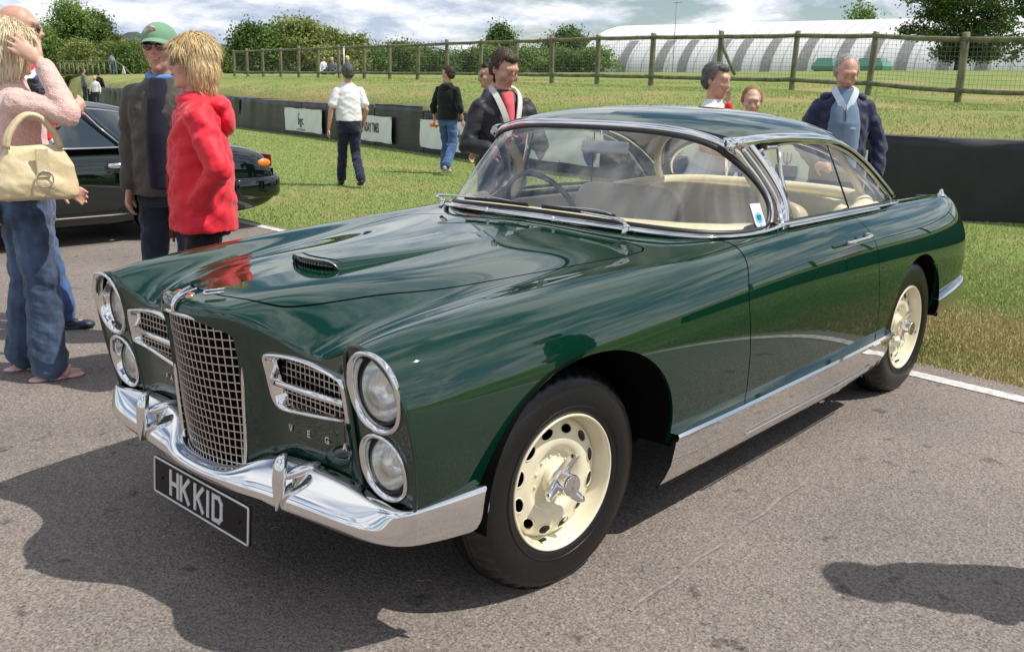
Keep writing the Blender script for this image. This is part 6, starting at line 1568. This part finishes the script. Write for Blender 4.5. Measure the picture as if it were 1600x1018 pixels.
DEN = cloth('denim_blue', (.060, .095, .165), var=.5, vscale=9, bump=.35, bscale=160); DEN2 = cloth('denim_bright', (.06, .12, .27), var=.4, vscale=7); DEND = cloth('denim_dark', (.025, .035, .055)); NAVYT = cloth('navy_trousers', (.016, .02, .045)); BLKT = cloth('black_trousers', (.012, .012, .014))
SHB = P('shoe_black', (.015, .015, .017), .4); SHN = P('shoe_navy', (.02, .025, .05), .5); SHW = P('shoe_grey_white', (.45, .45, .46), .6, var=.6, vscale=25); SHP = P('sandal_pink', (.72, .42, .44), .6)

# 1 woman with raised hand, pink sweater
f1 = fdir(.80, .60)
PK = cloth('pink_knit', (.88, .57, .49), .95, var=.14, vscale=60, bump=.9, bscale=170, sheen=.6)
p1_, HM, k = person('blonde woman in a pink sweater and jeans with one hand raised to her hair', (.205, -2.375), f1, 1.67, head_yaw=R(12), arms=dict(R=((.37, .17, 1.35), (.185, .115, 1.575)), hR=dict(d=(-.16, -.72, .62), up=(1., -.05, .15), curl=.20, spread=.35, side=1, s=1.08), L=((-.26, .05, 1.15), (-.18, .22, .98))), legs=dict(R=((.10, .03, .50), (.125, .02, .085)), L=((-.10, .0, .50), (-.14, -.05, .085))), top=PK, top_k='sweater', hem=.97, bottom=DEN, flare=1.35, hairm=HAIRW, hairs='bob', vox=.0065, fat=1.05, shoes=None, skin=SKINP, seed=2, width=1.08)
b = MB()
for s, (x, y) in ((1, (.125, .02)), (-1, (-.14, -.05))):
    m = MB()
    for dy, rx in ((-.05, .036), (.03, .042), (.11, .044)): m.ell((x*k, (y+dy)*k, .014), (rx, .055, .013), 14, 6)
    remesh(m, 'sandal_sole', SHP, p1_, .006, 1)
    MB().tube([(x*k-.045, y*k+.06, .03), (x*k, y*k+.09, .062), (x*k+.045, y*k+.06, .03)], .009, 8).build('sandal_strap', SHP, p1_)
MB().box((.05, -.138*k, .86*k), (.115, .006, .13), bev=.002).build('back_pocket', DEN, p1_); MB().box((-.09, -.138*k, .86*k), (.115, .006, .13), bev=.002).build('back_pocket', DEN, p1_)
bs = gp(40, 4.14)
bag = empty('handbag', (bs[0], bs[1], .88), math.atan2(-f1[0], f1[1]), label='large cream leather shoulder bag hanging at the side of the blonde woman in pink', cat='handbag')
BAGM = P('bag_leather', (.72, .60, .36), .38, coat=.25, var=.1, vscale=7, bump=.3, bscale=40)
b = MB(); loftb(b, [((0, 0, .02), .03, .13), ((0, 0, .035), .055, .17), ((0, 0, .10), .065, .18), ((0, 0, .17), .055, .16), ((0, 0, .24), .035, .125), ((0, 0, .265), .02, .11)], 24, 2.6); remesh(b, 'bag_body', BAGM, bag, .007, 3, .006, 14., 3)
for dx in (-.03, .03): MB().sweep(cr([(dx, -.11, .25), (dx, -.09, .32), (dx*.8, -.03, .39), (dx*.8, .03, .39), (dx, .09, .32), (dx, .11, .25)], 24), [(-.011, -.003), (.011, -.003), (.011, .003), (-.011, .003)], (1, 0, 0)).build('strap', BAGM, bag)
MB().tube([(.078, .035*math.cos(a)+.02, .12+.035*math.sin(a)) for a in [2*math.pi*j/20 for j in range(20)]], .0035, 6, closed=True, out=(1, .01, 0)).build('ring', CHROME, bag)
MB().box((.068, .02, .19), (.012, .055, .13), bev=.004).build('tab', BAGM, bag)

# 2 bald man
RWB = bpy.data.materials.new('striped_shirt'); RWB.use_nodes = True; t = RWB.node_tree; bb = t.nodes['Principled BSDF']; bb.inputs['Roughness'].default_value = .8
g = t.nodes.new('ShaderNodeTexCoord'); sx = t.nodes.new('ShaderNodeSeparateXYZ'); t.links.new(g.outputs['Object'], sx.inputs[0])
fr_ = mth(t, 'FRACT', mth(t, 'ADD', mth(t, 'MULTIPLY', sx.outputs[2], 2.6), mth(t, 'MULTIPLY', sx.outputs[0], .8))); rr_ = t.nodes.new('ShaderNodeValToRGB'); rr_.color_ramp.interpolation = 'CONSTANT'; e = rr_.color_ramp.elements
for i, (p_, c) in enumerate([(0, (.62, .02, .04)), (.42, (.75, .75, .78)), (.56, (.03, .05, .20)), (.80, (.75, .75, .78)), (.88, (.62, .02, .04))]):
    if i > 1: e.new(.5)
for i, (p_, c) in enumerate([(0, (.62, .02, .04)), (.42, (.75, .75, .78)), (.56, (.03, .05, .20)), (.80, (.75, .75, .78)), (.88, (.62, .02, .04))]): e[i].position = p_; e[i].color = (*c, 1)
t.links.new(fr_, rr_.inputs[0]); t.links.new(rr_.outputs[0], bb.inputs['Base Color'])
g2 = gp(34, 5.35)
p2_, HM, k = person('bald man in sunglasses and a red, white and blue shirt behind the woman in pink', (g2[0], g2[1]), fdir(.85, .10), 1.81, head_yaw=R(10), arms=dict(R=((.27, .02, 1.15), (.14, .20, 1.22)), L=((-.27, .04, 1.15), (-.08, .22, 1.24))), legs=dict(R=((.11, .05, .50), (.13, .13, .09)), L=((-.10, -.02, .50), (-.12, -.10, .09))), top=RWB, top_k='shirt', sleeve='elbow', hem=.90, bottom=DEN2, flare=1.25, hairm=HAIRK, hairs=None, glasses=SHADE, vox=.009, skin=SKINR, shoes=SHN, seed=3, fat=1.08)
cm = gp(50, 5.1)
cmr = empty('camera', (cm[0], cm[1], 1.36), math.atan2(-fdir(.85, .1)[0], fdir(.85, .1)[1]), label='black photo camera held at chest height by the bald man in sunglasses', cat='camera')
MB().box((0, 0, 0), (.14, .06, .09), bev=.012).build('camera_body', SHB, cmr); MB().lathe([(.036, .02), (.038, .10), (.034, .11), (.0001, .105)], 20).build('camera_lens', P('lens_glass', (.02, .02, .04), .05, coat=1), cmr); MB().box((0, 0, .055), (.05, .045, .03), bev=.006).build('viewfinder', SHB, cmr)

# 3 man with green cap
g3 = gp(254, 5.0)
GJ = cloth('olive_grey_jacket', (.085, .083, .070), .75, var=.15); NV = cloth('navy_sweater', (.012, .013, .030)); BC = cloth('blue_collar', (.12, .28, .62))
f3 = fdir(-.05, -1)
p3_, HM, k = person('older man in a green cap, sunglasses and grey jacket facing the coupe', (g3[0], g3[1]), f3, 1.71, head_yaw=R(6), arms=dict(R=((.225, -.03, 1.14), (.205, .06, .90)), L=((-.225, -.04, 1.14), (-.19, .05, .92))), top=GJ, top_k='jacket', hem=.86, bottom=DEND, skin=SKINR, hairm=HAIRS, hairs='thin', glasses=SHADE, smile=1., vox=.008, shoes=SHB, seed=4)
b = MB(); loftb(b, [((0, .062*k, .90*k), .085*k, .104*k), ((0, .060*k, 1.20*k), .082*k, .106*k), ((0, .054*k, 1.38*k), .064*k, .090*k), ((0, .034*k, 1.49*k), .052*k, .066*k)]); remesh(b, 'sweater', NV, p3_, .008, 2, .003)
b = MB(); b.tube([(.072*k*math.cos(a), .01+.062*k*math.sin(a), 1.505*k-.018*math.sin(a)) for a in [2*math.pi*j/24 for j in range(24)]], .017, 8, closed=True, out=(0, 0, 1)); b.build('collar', BC, p3_)
GC = cloth('green_cap_cotton', (.16, .31, .19), .8)
cap = empty('baseball_cap', tuple(Vector((g3[0], g3[1], 0))), math.atan2(-f3[0], f3[1]), label='green baseball cap with a red and white front badge, worn by the older man', cat='cap')
b = MB(); G = []
for i in range(9):
    a = math.pi/2*i/8; G.append([tuple(HM @ Vector((.094*k*math.cos(a)*math.cos(t_), (-.008+.116*math.cos(a)*math.sin(t_))*k, (.036+.098*math.sin(a))*k))) for t_ in [2*math.pi*j/28 for j in range(28)]])
b.grid(G, closed_v=True); b.build('crown_panel', GC, cap)
b = MB(); G = []
for i in range(7):
    f_ = i/6; G.append([tuple(HM @ Vector((.088*k*math.cos(t_)*(1-.10*f_), (.0+.100*math.sin(t_)+f_*.075*math.sin(t_)**.6)*k, (.050-.022*f_-.020*abs(math.cos(t_))**2*(1-f_*.3))*k))) for t_ in [math.pi*(.06+.88*j/16) for j in range(17)]])
b.grid(G); b.grid([[(x, y, z-.004) for x, y, z in r_] for r_ in G], flip=True); b.build('peak', GC, cap)
MB().ell((0, 0, 0), (.028, .006, .020), 14, 8, M=HM @ Matrix.Translation((.012*k, .090*k, .092*k)) @ Matrix.Rotation(R(-35), 4, 'X')).build('badge', P('cap_badge', (.65, .25, .22), .6, var=.6, vscale=60, col2=(.8, .75, .7)), cap)

# 4 woman in the red jacket
g4 = gp(305, 4.32)
RJ = cloth('red_anorak', (.74, .020, .040), .55, var=.06, bump=.12); f4 = fdir(-.93, -.30)
p4_, HM, k = person('blonde woman in sunglasses and a bright red hooded anorak, looking left', (g4[0], g4[1]), f4, 1.62, head_yaw=R(4), arms=dict(R=((.31, -.06, 1.15), (.17, .05, .95)), L=((-.31, -.08, 1.15), (-.17, .04, .95))), top=RJ, top_k='coat', hem=.83, bottom=BLKT, flare=1.15, skin=SKINP, hairm=HAIRB, hairs='bob2', glasses=P('brown_lens', (.03, .012, .008), .08, coat=1), vox=.0075, shoes=SHB, seed=6, fat=1.12, width=1.06)
b = MB()
b.tube([(.092*math.cos(a), -.01+.080*math.sin(a), 1.455*k+.012*math.sin(a)) for a in [2*math.pi*j/24 for j in range(24)]], .026, 10, closed=True, out=(0, 0, 1))
b.ell((0, -.095, 1.445*k), (.135, .060, .045), 18, 10); b.ell((0, -.125, 1.375*k), (.125, .045, .075), 16, 8); remesh(b, 'hood', RJ, p4_, .008, 2, .005, 14)
MB().tube([(0, .152*k, .76*k), (0, .165*k, 1.0*k), (0, .150*k, 1.25*k), (0, .10*k, 1.43*k)], .006, 6).build('zip', P('zip_dark_red', (.35, .01, .02), .5), p4_)
MB().box((.155, .125, .95), (.01, .035, .15), bev=.003).build('pocket_flap', cloth('dark_pocket', (.03, .02, .05)), p4_)
text_obj('chest_logo', 'logo', Matrix.Translation((.095, .146*k, 1.20*k)) @ Matrix.Rotation(R(180), 4, 'Z') @ Matrix.Rotation(R(90), 4, 'X'), PAP, p4_, .03) if False else MB().box((.085, .146*k, 1.215*k), (.045, .004, .016)).build('chest_label', PAP, p4_)

# 5 white shirt man walking on the lawn
WS_ = cloth('white_shirt', (.80, .79, .80), .8, var=.04); f5 = fdir(-.35, .93)
p5_, HM, k = person('grey-haired man in a white short-sleeved shirt walking away over the lawn', (-6.70, -8.50), f5, 1.68, arms=dict(R=((.25, -.06, 1.13), (.22, .06, .90)), L=((-.27, -.03, 1.12), (-.30, .0, .86))), legs=dict(L=((-.08, .14, .52), (-.10, .20, .09)), R=((.09, .02, .48), (.10, -.30, .13))), top=WS_, top_k='shirt', sleeve='short', hem=.96, bottom=NAVYT, hairm=HAIRG, hairs='thick', vox=.010, shoes=SHB, fat=1.15, seed=7, flare=1.1, skin=SKINR)
# 6 young man in hoodie
BH = cloth('black_hoodie', (.011, .011, .013), .9); f6 = fdir(.45, .88)
p6_, HM, k = person('young man in a black hooded top and blue jeans holding an orange bottle', (-9.25, -9.10), f6, 1.72, head_yaw=R(95), arms=dict(R=((.25, -.03, 1.13), (.24, .08, .92)), L=((-.27, -.02, 1.12), (-.30, .06, .90))), legs=dict(L=((-.09, .10, .50), (-.10, .06, .09)), R=((.12, -.02, .49), (.18, -.34, .17))), top=BH, top_k='sweater', sleeve='elbow', hem=.90, bottom=DEN2, hairm=HAIRD, hairs='short', vox=.010, shoes=SHW, seed=8, flare=1.15)
b = MB(); b.ell((0, -.09*k, 1.45*k), (.10, .05, .055), 16, 8); remesh(b, 'hood', BH, p6_, .010, 2)
hw = p6_.matrix_basis @ Vector((-.30*k, .06*k, .80*k)) if False else (Matrix.Translation(p6_.location) @ Matrix.Rotation(p6_.rotation_euler.z, 4, 'Z')) @ Vector((-.31*k, .10*k, .80*k))
bt = empty('drink_bottle', tuple(hw), label='orange drink bottle held by the young man in the black hooded top', cat='bottle')
MB().lathe([(.0001, -.09), (.030, -.088), (.032, -.02), (.030, .03), (.014, .06), (.014, .065)], 14, Matrix.Rotation(R(35), 4, 'Z')).build('bottle_body', P('orange_drink', (.85, .22, .04), .3), bt); MB().lathe([(.016, .062), (.016, .085), (.0001, .086)], 12, Matrix.Rotation(R(35), 4, 'Z')).build('bottle_cap', P('bottle_cap_orange', (.8, .15, .03), .4), bt)
# 7 man with the cup
g7 = gp(787, 6.15)
LJ = cloth('black_leather_jacket', (.035, .036, .038), .45, var=.35, vscale=6, sheen=0); f7 = fdir(.42, -.90)
p7_, HM, k = person('brown-haired man in a black jacket with pale collar, holding a paper cup', (g7[0], g7[1]), f7, 1.65, head_yaw=R(14), head_pitch=R(22), arms=dict(R=((.28, .02, 1.14), (.20, .24, 1.12)), L=((-.28, .05, 1.13), (-.06, .30, 1.20)), hL=dict(d=(.5, .5, .3), up=(-.5, .5, 0), curl=.8)), top=LJ, top_k='jacket', hem=.92, bottom=DEND, hairm=HAIRD, hairs='short', vox=.009, shoes=SHB, seed=9, skin=SKINR)
b = MB(); loftb(b, [((0, .10*k, 1.12*k), .035*k, .055*k), ((0, .095*k, 1.30*k), .040*k, .062*k), ((0, .065*k, 1.42*k), .045*k, .066*k), ((0, .035*k, 1.50*k), .055*k, .05*k)]); remesh(b, 'tee_shirt', cloth('coral_shirt', (.75, .12, .14)), p7_, .008, 2)
CJ = cloth('pale_collar_cloth', (.62, .61, .56))
for s in (1, -1):
    MB().sweep(cr([(s*.020, .165*k, 1.20*k), (s*.045, .155*k, 1.33*k), (s*.080, .09*k, 1.46*k), (s*.085, .0, 1.52*k), (s*.04, -.055, 1.54*k)], 16), [(-.019, -.004), (.019, -.004), (.019, .004), (-.019, .004)], (s*.4, .8, .4), smooth=False).build('collar', CJ, p7_)
MM = Matrix.Translation(p7_.location) @ Matrix.Rotation(p7_.rotation_euler.z, 4, 'Z'); cw = MM @ Vector((-.00, .395*k, 1.235*k))
cup = empty('paper_cup', tuple(cw), label='white and orange paper cup held by the man in the black jacket', cat='cup')
Mx = Matrix.Rotation(R(90), 4, 'X'); MB().lathe([(.028, -.05), (.037, .030)], 20, Mx).build('sleeve_print', P('cup_orange', (.62, .25, .08), .6), cup); MB().lathe([(.0375, .028), (.039, .052), (.041, .054), (.038, .056), (.036, .03)], 20, Mx).build('rim', PAP, cup)
# 8 man in navy behind
g8 = gp(766, 9.2)
person('man in navy and sunglasses half hidden behind the man with the cup', (g8[0], g8[1]), fdir(-.9, -.3), 1.64, top=cloth('navy_top', (.025, .03, .10)), top_k='sweater', hem=.88, bottom=NAVYT, hairm=HAIRK, hairs='short', glasses=SHADE, vox=.011, shoes=SHB, seed=10)
# 9 smiling man with child
g9 = gp(1118, 6.6); f9 = fdir(.80, -.55)
WT_ = cloth('white_tee', (.82, .82, .84), .8, var=.03)
p9_, HM, k = person('smiling grey-haired man in a white T-shirt carrying the baby in red', (g9[0], g9[1]), f9, 1.61, head_yaw=R(-8), head_pitch=R(8), arms=dict(R=((.27, .06, 1.16), (.20, .30, 1.10)), L=((-.27, .08, 1.14), (-.10, .34, 1.05))), top=WT_, top_k='shirt', sleeve='short', hem=.92, bottom=DEND, hairm=HAIRG, hairs='short', vox=.009, shoes=SHB, seed=11, smile=1., skin=SKINR)
g10 = gp(1178, 6.45); fb_ = fdir(-.15, -1)
RD = cloth('red_baby_top', (.70, .03, .03))
bz = empty('person', (g10[0], g10[1], .92), math.atan2(-fb_[0], fb_[1]), label='baby in a red top with one arm raised beyond the coupe roof', cat='person')
HMb = Matrix.Translation((0, .02, .45)) @ Matrix.Rotation(R(-10), 4, 'X'); b = MB(); head(b, HMb, .80, .9, .6); b.ell((0, -.0, .475), (.068, .078, .066), 16, 12); capsule(b, (0, 0, .30), (0, .0, .40), .035, .035)
loftb(b, [((0, 0, .0), .08, .07), ((0, 0, .12), .095, .075), ((0, 0, .25), .085, .065), ((0, 0, .32), .04, .04)])
capsule(b, (.09, 0, .27), (.15, .02, .33), .03, .026); capsule(b, (.15, .02, .33), (.155, .03, .43), .025, .018); hand(b, (.155, .03, .44), (.1, .1, 1), (0, -1, 0), .55, .35, .3)
capsule(b, (-.09, 0, .27), (-.13, .05, .18), .03, .026); capsule(b, (-.13, .05, .18), (-.10, .12, .15), .024, .018); hand(b, (-.10, .13, .15), (.3, 1, 0), (0, 0, 1), .55, .4)
for s in (1, -1): capsule(b, (s*.05, .0, .02), (s*.09, .10, -.06), .045, .035); capsule(b, (s*.09, .10, -.06), (s*.08, .06, -.20), .033, .024); capsule(b, (s*.08, .06, -.21), (s*.08, .11, -.23), .02, .018)
remesh(b, 'body', SKINP, bz, .007, 2); face_bits(bz, HMb, .80, None, P('brow_fair', (.35, .22, .15), .8), SKINP); hair(bz, HMb, P('hair_baby', (.30, .17, .09), .7), 'balding', .82, .006)
b = MB(); loftb(b, [((0, 0, .0), .09, .08), ((0, 0, .12), .108, .088), ((0, 0, .25), .10, .078), ((0, 0, .33), .05, .05)]); capsule(b, (.09, 0, .27), (.15, .02, .33), .040, .036); capsule(b, (.15, .02, .33), (.155, .03, .42), .035, .028); capsule(b, (-.09, 0, .27), (-.13, .05, .18), .04, .036); capsule(b, (-.13, .05, .18), (-.10, .11, .155), .034, .028)
remesh(b, 'red_top', RD, bz, .007, 2, .003); b = MB()
for s in (1, -1): capsule(b, (s*.05, .0, .02), (s*.09, .10, -.06), .055, .045); capsule(b, (s*.09, .10, -.06), (s*.08, .06, -.19), .043, .032)
remesh(b, 'leggings', NAVYT, bz, .008, 2)
# 11 older man in navy coat
g11 = gp(1322, 6.9); f11 = fdir(-.15, -1.0)
NC = cloth('navy_waterproof', (.018, .024, .065), .6, var=.1); FL_ = cloth('grey_blue_fleece', (.155, .225, .32), .95)
p11_, HM, k = person('older silver-haired man in an open navy coat over a grey-blue fleece', (g11[0], g11[1]), f11, 1.69, head_pitch=R(24), head_yaw=R(6), arms=dict(R=((.29, .02, 1.13), (.20, .22, .98)), hR=dict(d=(-.6, .6, -.1), up=(.3, .8, .3), curl=.9), L=((-.30, -.03, 1.13), (-.30, .05, .90))), top=NC, top_k='coat', hem=.78, bottom=DEND, hairm=HAIRS, hairs='balding', vox=.009, shoes=SHB, seed=12, smile=.3, skin=SKINR, fat=1.06, brow=P('brow_grey', (.3, .25, .2), .8))
b = MB(); loftb(b, [((0, .070*k, .92*k), .135*k, .122*k), ((0, .075*k, 1.10*k), .130*k, .122*k), ((0, .072*k, 1.28*k), .130*k, .117*k), ((0, .054*k, 1.385*k), .112*k, .098*k), ((0, .040*k, 1.44*k), .090*k, .085*k), ((0, .030*k, 1.50*k), .066*k, .066*k), ((0, .02*k, 1.535*k), .066*k, .062*k)]); remesh(b, 'fleece', FL_, p11_, .008, 2, .003)
for s in (1, -1): MB().sweep(cr([(s*.012, .150*k, 1.37*k), (s*.045, .115*k, 1.45*k), (s*.075, .05*k, 1.52*k), (s*.06, -.03, 1.55*k)], 12), [(-.024, -.004), (.024, -.004), (.024, .004), (-.024, .004)], (s*.4, .8, .3), smooth=False).build('collar', cloth('pale_blue_lining', (.55, .66, .74)), p11_)
MB().tube([(0, .190*k, 1.20*k), (0, .178*k, 1.33*k), (0, .150*k, 1.40*k)], .004, 6).build('zip', P('zip_dark', (.05, .06, .08), .5), p11_)
b = MB(); b.ell((0, -.10, 1.46*k), (.13, .06, .06), 16, 8); b.ell((.12, -.02, 1.47*k), (.05, .07, .035), 12, 8); b.ell((-.12, -.02, 1.47*k), (.05, .07, .035), 12, 8); remesh(b, 'hood', NC, p11_, .010, 2)
pass
text_obj('fleece_logo', 'Craghoppers', Matrix.Translation((-.060, .186*k, 1.25*k)) @ Matrix.Rotation(R(180), 4, 'Z') @ Matrix.Rotation(R(90), 4, 'X'), PAP, p11_, .018) if False else MB().box((-.055, .186*k, 1.245*k), (.04, .004, .012)).build('fleece_label', PAP, p11_)
# bystander out of the frame whose shadow falls on the tarmac
person('bystander in a dark coat beside the picture, casting the shadow on the tarmac', (-1.225, 2.32), (.85, .53), 1.78, arms=dict(R=((.25, .0, 1.14), (.20, .10, .95)), L=((-.25, .0, 1.14), (-.20, .10, .95))), top=NC, top_k='coat', hem=.75, bottom=DEND, vox=.014, shoes=SHB, seed=13, fat=1.1, width=1.1)
# far people
WTT = cloth('pale_top', (.72, .74, .74)); GRT = cloth('grey_top', (.16, .16, .18)); STR = cloth('striped_jumper', (.04, .05, .10), var=.9, vscale=6, col2=(.5, .5, .52))
def far(label, px, d, H, face, top, bottom, hairm=HAIRD, seed=0, sit=False, z=None, hairs='short', group=None):
    g_ = gp(px, d); zz_ = float(ter(g_[0], g_[1])) if z is None else z
    if sit: return person(label, (g_[0], g_[1], zz_-.78*H/1.76), face, H, legs=dict(R=((.12, .42, 1.15), (.13, .66, .92)), L=((-.12, .42, 1.15), (-.13, .66, .92))), top=top, top_k='shirt', hem=.86, bottom=bottom, hairm=hairm, hairs=hairs, vox=.02, shoes=None, seed=seed, group=group)
    return person(label, (g_[0], g_[1], zz_), face, H, top=top, top_k='sweater', hem=.88, bottom=bottom, hairm=hairm, hairs=hairs, vox=.02, shoes=SHB, seed=seed, group=group)
far('seated person in white behind the fence, leftmost of the three sitting on the grass', 506, 52, 1.75, fdir(.8, -.5), WTT, DEND, HAIRD, 31, True)
far('seated blonde person with a grey top behind the fence, middle of the three', 519, 52, 1.65, fdir(-.2, -1), GRT, DEND, HAIRB, 32, True)
far('seated red-haired person with blue jeans behind the fence, rightmost of the three', 543, 51, 1.75, fdir(-.7, -.6), GRT, DEN2, HAIRB, 33, True, hairs='bob')
far('distant person in a striped jumper and jeans at the end of the far walkway', 176, 76, 1.72, fdir(.1, 1), STR, DEN2, HAIRK, 34)
far('distant man in grey standing at the left end of the barrier', 130, 48, 1.76, fdir(.7, .6), GRT, DEND, HAIRD, 35, z=.1)
far('distant person in a pale top by the left end of the barrier', 147, 46, 1.5, fdir(0, -1), WTT, DEND, HAIRB, 36, z=.0)
far('distant person in black beyond the left end of the barrier', 154, 50, 1.74, fdir(.3, 1), cloth('black_top', (.015, .015, .017)), BLKT, HAIRK, 37, z=.0)
# ------------------------------------------------------------------ dark car parked behind the people
BC_ = P('black_green_paint', (.0016, .0058, .0055), .4, coat=1., coatr=.012, spec=0.)
bc = empty('parked_car', (-4.1, -6.2, 0), label='black-green low coupe parked behind the people, pointing left', cat='car')
a0 = wx(120, 352, 1); P0 = Vector((-2.35, -6.78, 0)); P1 = Vector((-5.05, -8.0, 0))
# local frame: +X towards the tail (picture right), +Y towards the viewer
tail = Vector(gp(366, 9.9)); tail.z = 0; nose_dir = (Vector(gp(0, 8.3))-tail); nose_dir.z = 0; xd = -nose_dir.normalized()
bc.location = tail-xd*1.0; bc.rotation_euler.z = math.atan2(xd.y, xd.x)
sx_ = [-3.75, -3.5, -3.0, -2.2, -1.4, -.6, .2, .65, .9, 1.0]
zc = [.55, .66, .76, .82, .84, .84, .83, .80, .74, .55]
def row(x, i):
    w_ = [.55, .74, .84, .88, .89, .89, .88, .85, .80, .68][i]; z_ = zc[i]; lo = [.30, .22, .19, .18, .18, .18, .18, .20, .24, .34][i]
    return [(x, .0, z_+.04), (x, w_*.45, z_+.035), (x, w_*.78, z_+.02), (x, w_*.92, z_-.02), (x, w_*.985, z_-.12), (x, w_, z_*.60+.10), (x, w_*.99, .36), (x, w_*.97, .28), (x, w_*.92, lo), (x, w_*.8, lo-.02)]
NBC = Net([row(x, i) for i, x in enumerate(sx_)])
wa = lambda cx: (lambda Pm, U, V: np.where(Pm[..., 1] > .5, np.hypot(Pm[..., 0]-cx, Pm[..., 2]-.33)-.37, 1.))
b = MB(); patch(b, lambda U, V: NBC(U, V), np.linspace(0, 9, 100), np.linspace(0, 9, 60), [wa(-2.85), wa(-.22), lambda Pm, U, V: np.where((np.abs(Pm[..., 0]+1.46) < .004+0*U) & (Pm[..., 1] > .6), -.01, 1.), lambda Pm, U, V: np.where((np.abs(Pm[..., 0]+.62+.25*np.maximum(0, .45-Pm[..., 2])) < .006+0*U) & (Pm[..., 1] > .6) & (Pm[..., 2] > .3), -.01, 1.)][:2], mirror=True, flip=False, flange=.01)
# closing tail panel
b.grid([[(1.0, y, z) for y in (-.66, -.3, 0, .3, .66)] for z in (.34, .5, .58)]); b.build('body', BC_, bc)
inb = MB(); inb.box((-1.4, 0, .45), (4.2, 1.3, .5)); inb.build('underbody', BLACK, bc)
# cabin
cab = [(-2.30, .82, .60, .80), (-1.95, 1.0, .56, .74), (-1.55, 1.16, .52, .70), (-1.1, 1.245, .50, .68), (-.6, 1.235, .50, .68), (-.15, 1.13, .50, .68), (.25, .96, .54, .72), (.55, .85, .60, .74)]
rows_ = [[(x, 0, z+.015), (x, yt*.55, z+.005), (x, yt*.86, z-.02), (x, yt, z-.055 if z > .9 else z-.01)] for x, z, yt, yb in cab]
NC_ = Net(rows_); b = MB(); patch(b, lambda U, V: NC_(U, V), np.linspace(0, 7, 50), np.linspace(0, 3, 16), [], mirror=True, flip=False); b.build('roof', BC_, bc)
GLB = P('tinted_glass', (.02, .03, .035), .03, coat=1., coatr=.01)
e_t = [Vector(NC_(u, 3.)) for u in np.linspace(0, 7, 30)]
for s in (1, -1):
    G = [[(p.x, s*p.y, p.z) for p in e_t], [(p.x*.5+(p.x*.97-.03)*.5, s*(p.y*.5+.84*.5*(1-.06*abs(p.x+1)**1)+.01), p.z*.5+.845*.5) for p in e_t], [(p.x*.97-.03, s*(.84-.02*abs(p.x+1)), .845) for p in e_t]]
    wg = MB().grid(G).build('side_glass', GLB, bc)
    for x0, x1 in ((-1.72, -1.92), (-.60, -.78)) if False else ((-.62, -.80),):
        pass
    pil = MB(); pil.sweep([(-.86, s*.545, 1.20), (-.74, s*.70, 1.02), (-.60, s*.845, .85)], [(-.022, -.002), (.022, -.002), (.022, .012), (-.022, .012)], (0, s*.8, .5)); pil.build('door_pillar', BC_, bc)
    pil = MB(); pil.tube([(-.885, s*.552, 1.205), (-.765, s*.71, 1.02), (-.625, s*.856, .85)], .007, 6); pil.tube([(p.x, s*(p.y+.006), p.z-.006) for p in e_t[4:27]], .008, 6, out=(0, s, .5)); pil.tube([(x, s*(.855-.02*abs(x+1)), .852) for x in np.linspace(-2.2, .35, 20)], .008, 6); pil.build('window_chrome', CHROME, bc)
    MB().tube([(-.80, s*.895, .70), (-.74, s*.918, .70), (-.62, s*.918, .70), (-.56, s*.895, .70)], .018, 8, rb=.026).build('door_handle', CHROME, bc)
    MB().tube([(x, s*(.905 if abs(x+1.5) < 1.2 else .895), .275) for x in np.linspace(-2.4, -.65, 14)], .007, 6).build('sill_trim', CHROME, bc)
    MB().tube([(-.50-.02*math.sin(z*3), s*(.895+.002), z) for z in np.linspace(.30, .82, 12)] if False else cr([(-.58, s*.868, .835), (-.50, s*.905, .70), (-.50, s*.905, .52), (-.58, s*.902, .38), (-.70, s*.895, .29)], 16), .004, 5).build('door_gap', BLACK, bc)
    lampb = MB(); lampb.ell((.80, s*.812, .655), (.075, .022, .042), 16, 10); lampb.build('indicator_lamp', P('amber_lens', (.85, .22, .01), .15, coat=1.), bc)
    for cx in (-2.85, -.22):
        wl = empty('wheel', (cx, s*.76, .32)); wl.parent = bc
        if s < 0: wl.rotation_euler.z = math.pi
        MB().lathe([(.19, .10), (.21, .115), (.29, .11), (.315, .08), (.32, -.06), (.30, -.09)], 48).build('tyre', TYREM, wl)
        b = MB(); b.lathe([(.21, .105), (.20, .11), (.19, .09), (.185, .02)], 40)
        for k_ in range(10): a = 2*math.pi*k_/10; b.tube([(0, .07, 0), (.10*math.cos(a), .08, .10*math.sin(a)), (.195*math.cos(a), .085, .195*math.sin(a))], .018, 6)
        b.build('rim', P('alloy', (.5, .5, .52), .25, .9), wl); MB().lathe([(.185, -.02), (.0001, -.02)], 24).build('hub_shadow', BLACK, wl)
bmp = MB(); bp = cr([(.42, .875, .42), (.70, .865, .42), (.92, .80, .42), (1.05, .6, .42), (1.10, .2, .42), (1.10, -.2, .42), (1.05, -.6, .42), (.92, -.80, .42), (.70, -.865, .42), (.42, -.875, .42)], 50)
bmp.sweep(bp, [(-.10, -.03), (-.10, .02), (-.06, .035), (.06, .035), (.10, .02), (.10, -.03)], [(p.x-.2, p.y*1.2, 0) for p in bp]); bmp.build('rear_bumper', BC_, bc)
MB().tube(cr([(.93, .86, .37), (1.03, .78, .37), (1.12, .6, .37), (1.15, .0, .37)], 14), .022, 8, rb=.03).build('bumper_chrome', CHROME, bc)
for s in (1, -1): MB().box((1.0, s*.45, .66), (.02, .35, .12), bev=.008).build('tail_lamp', P('red_lens2', (.35, .01, .01), .15, coat=1), bc)
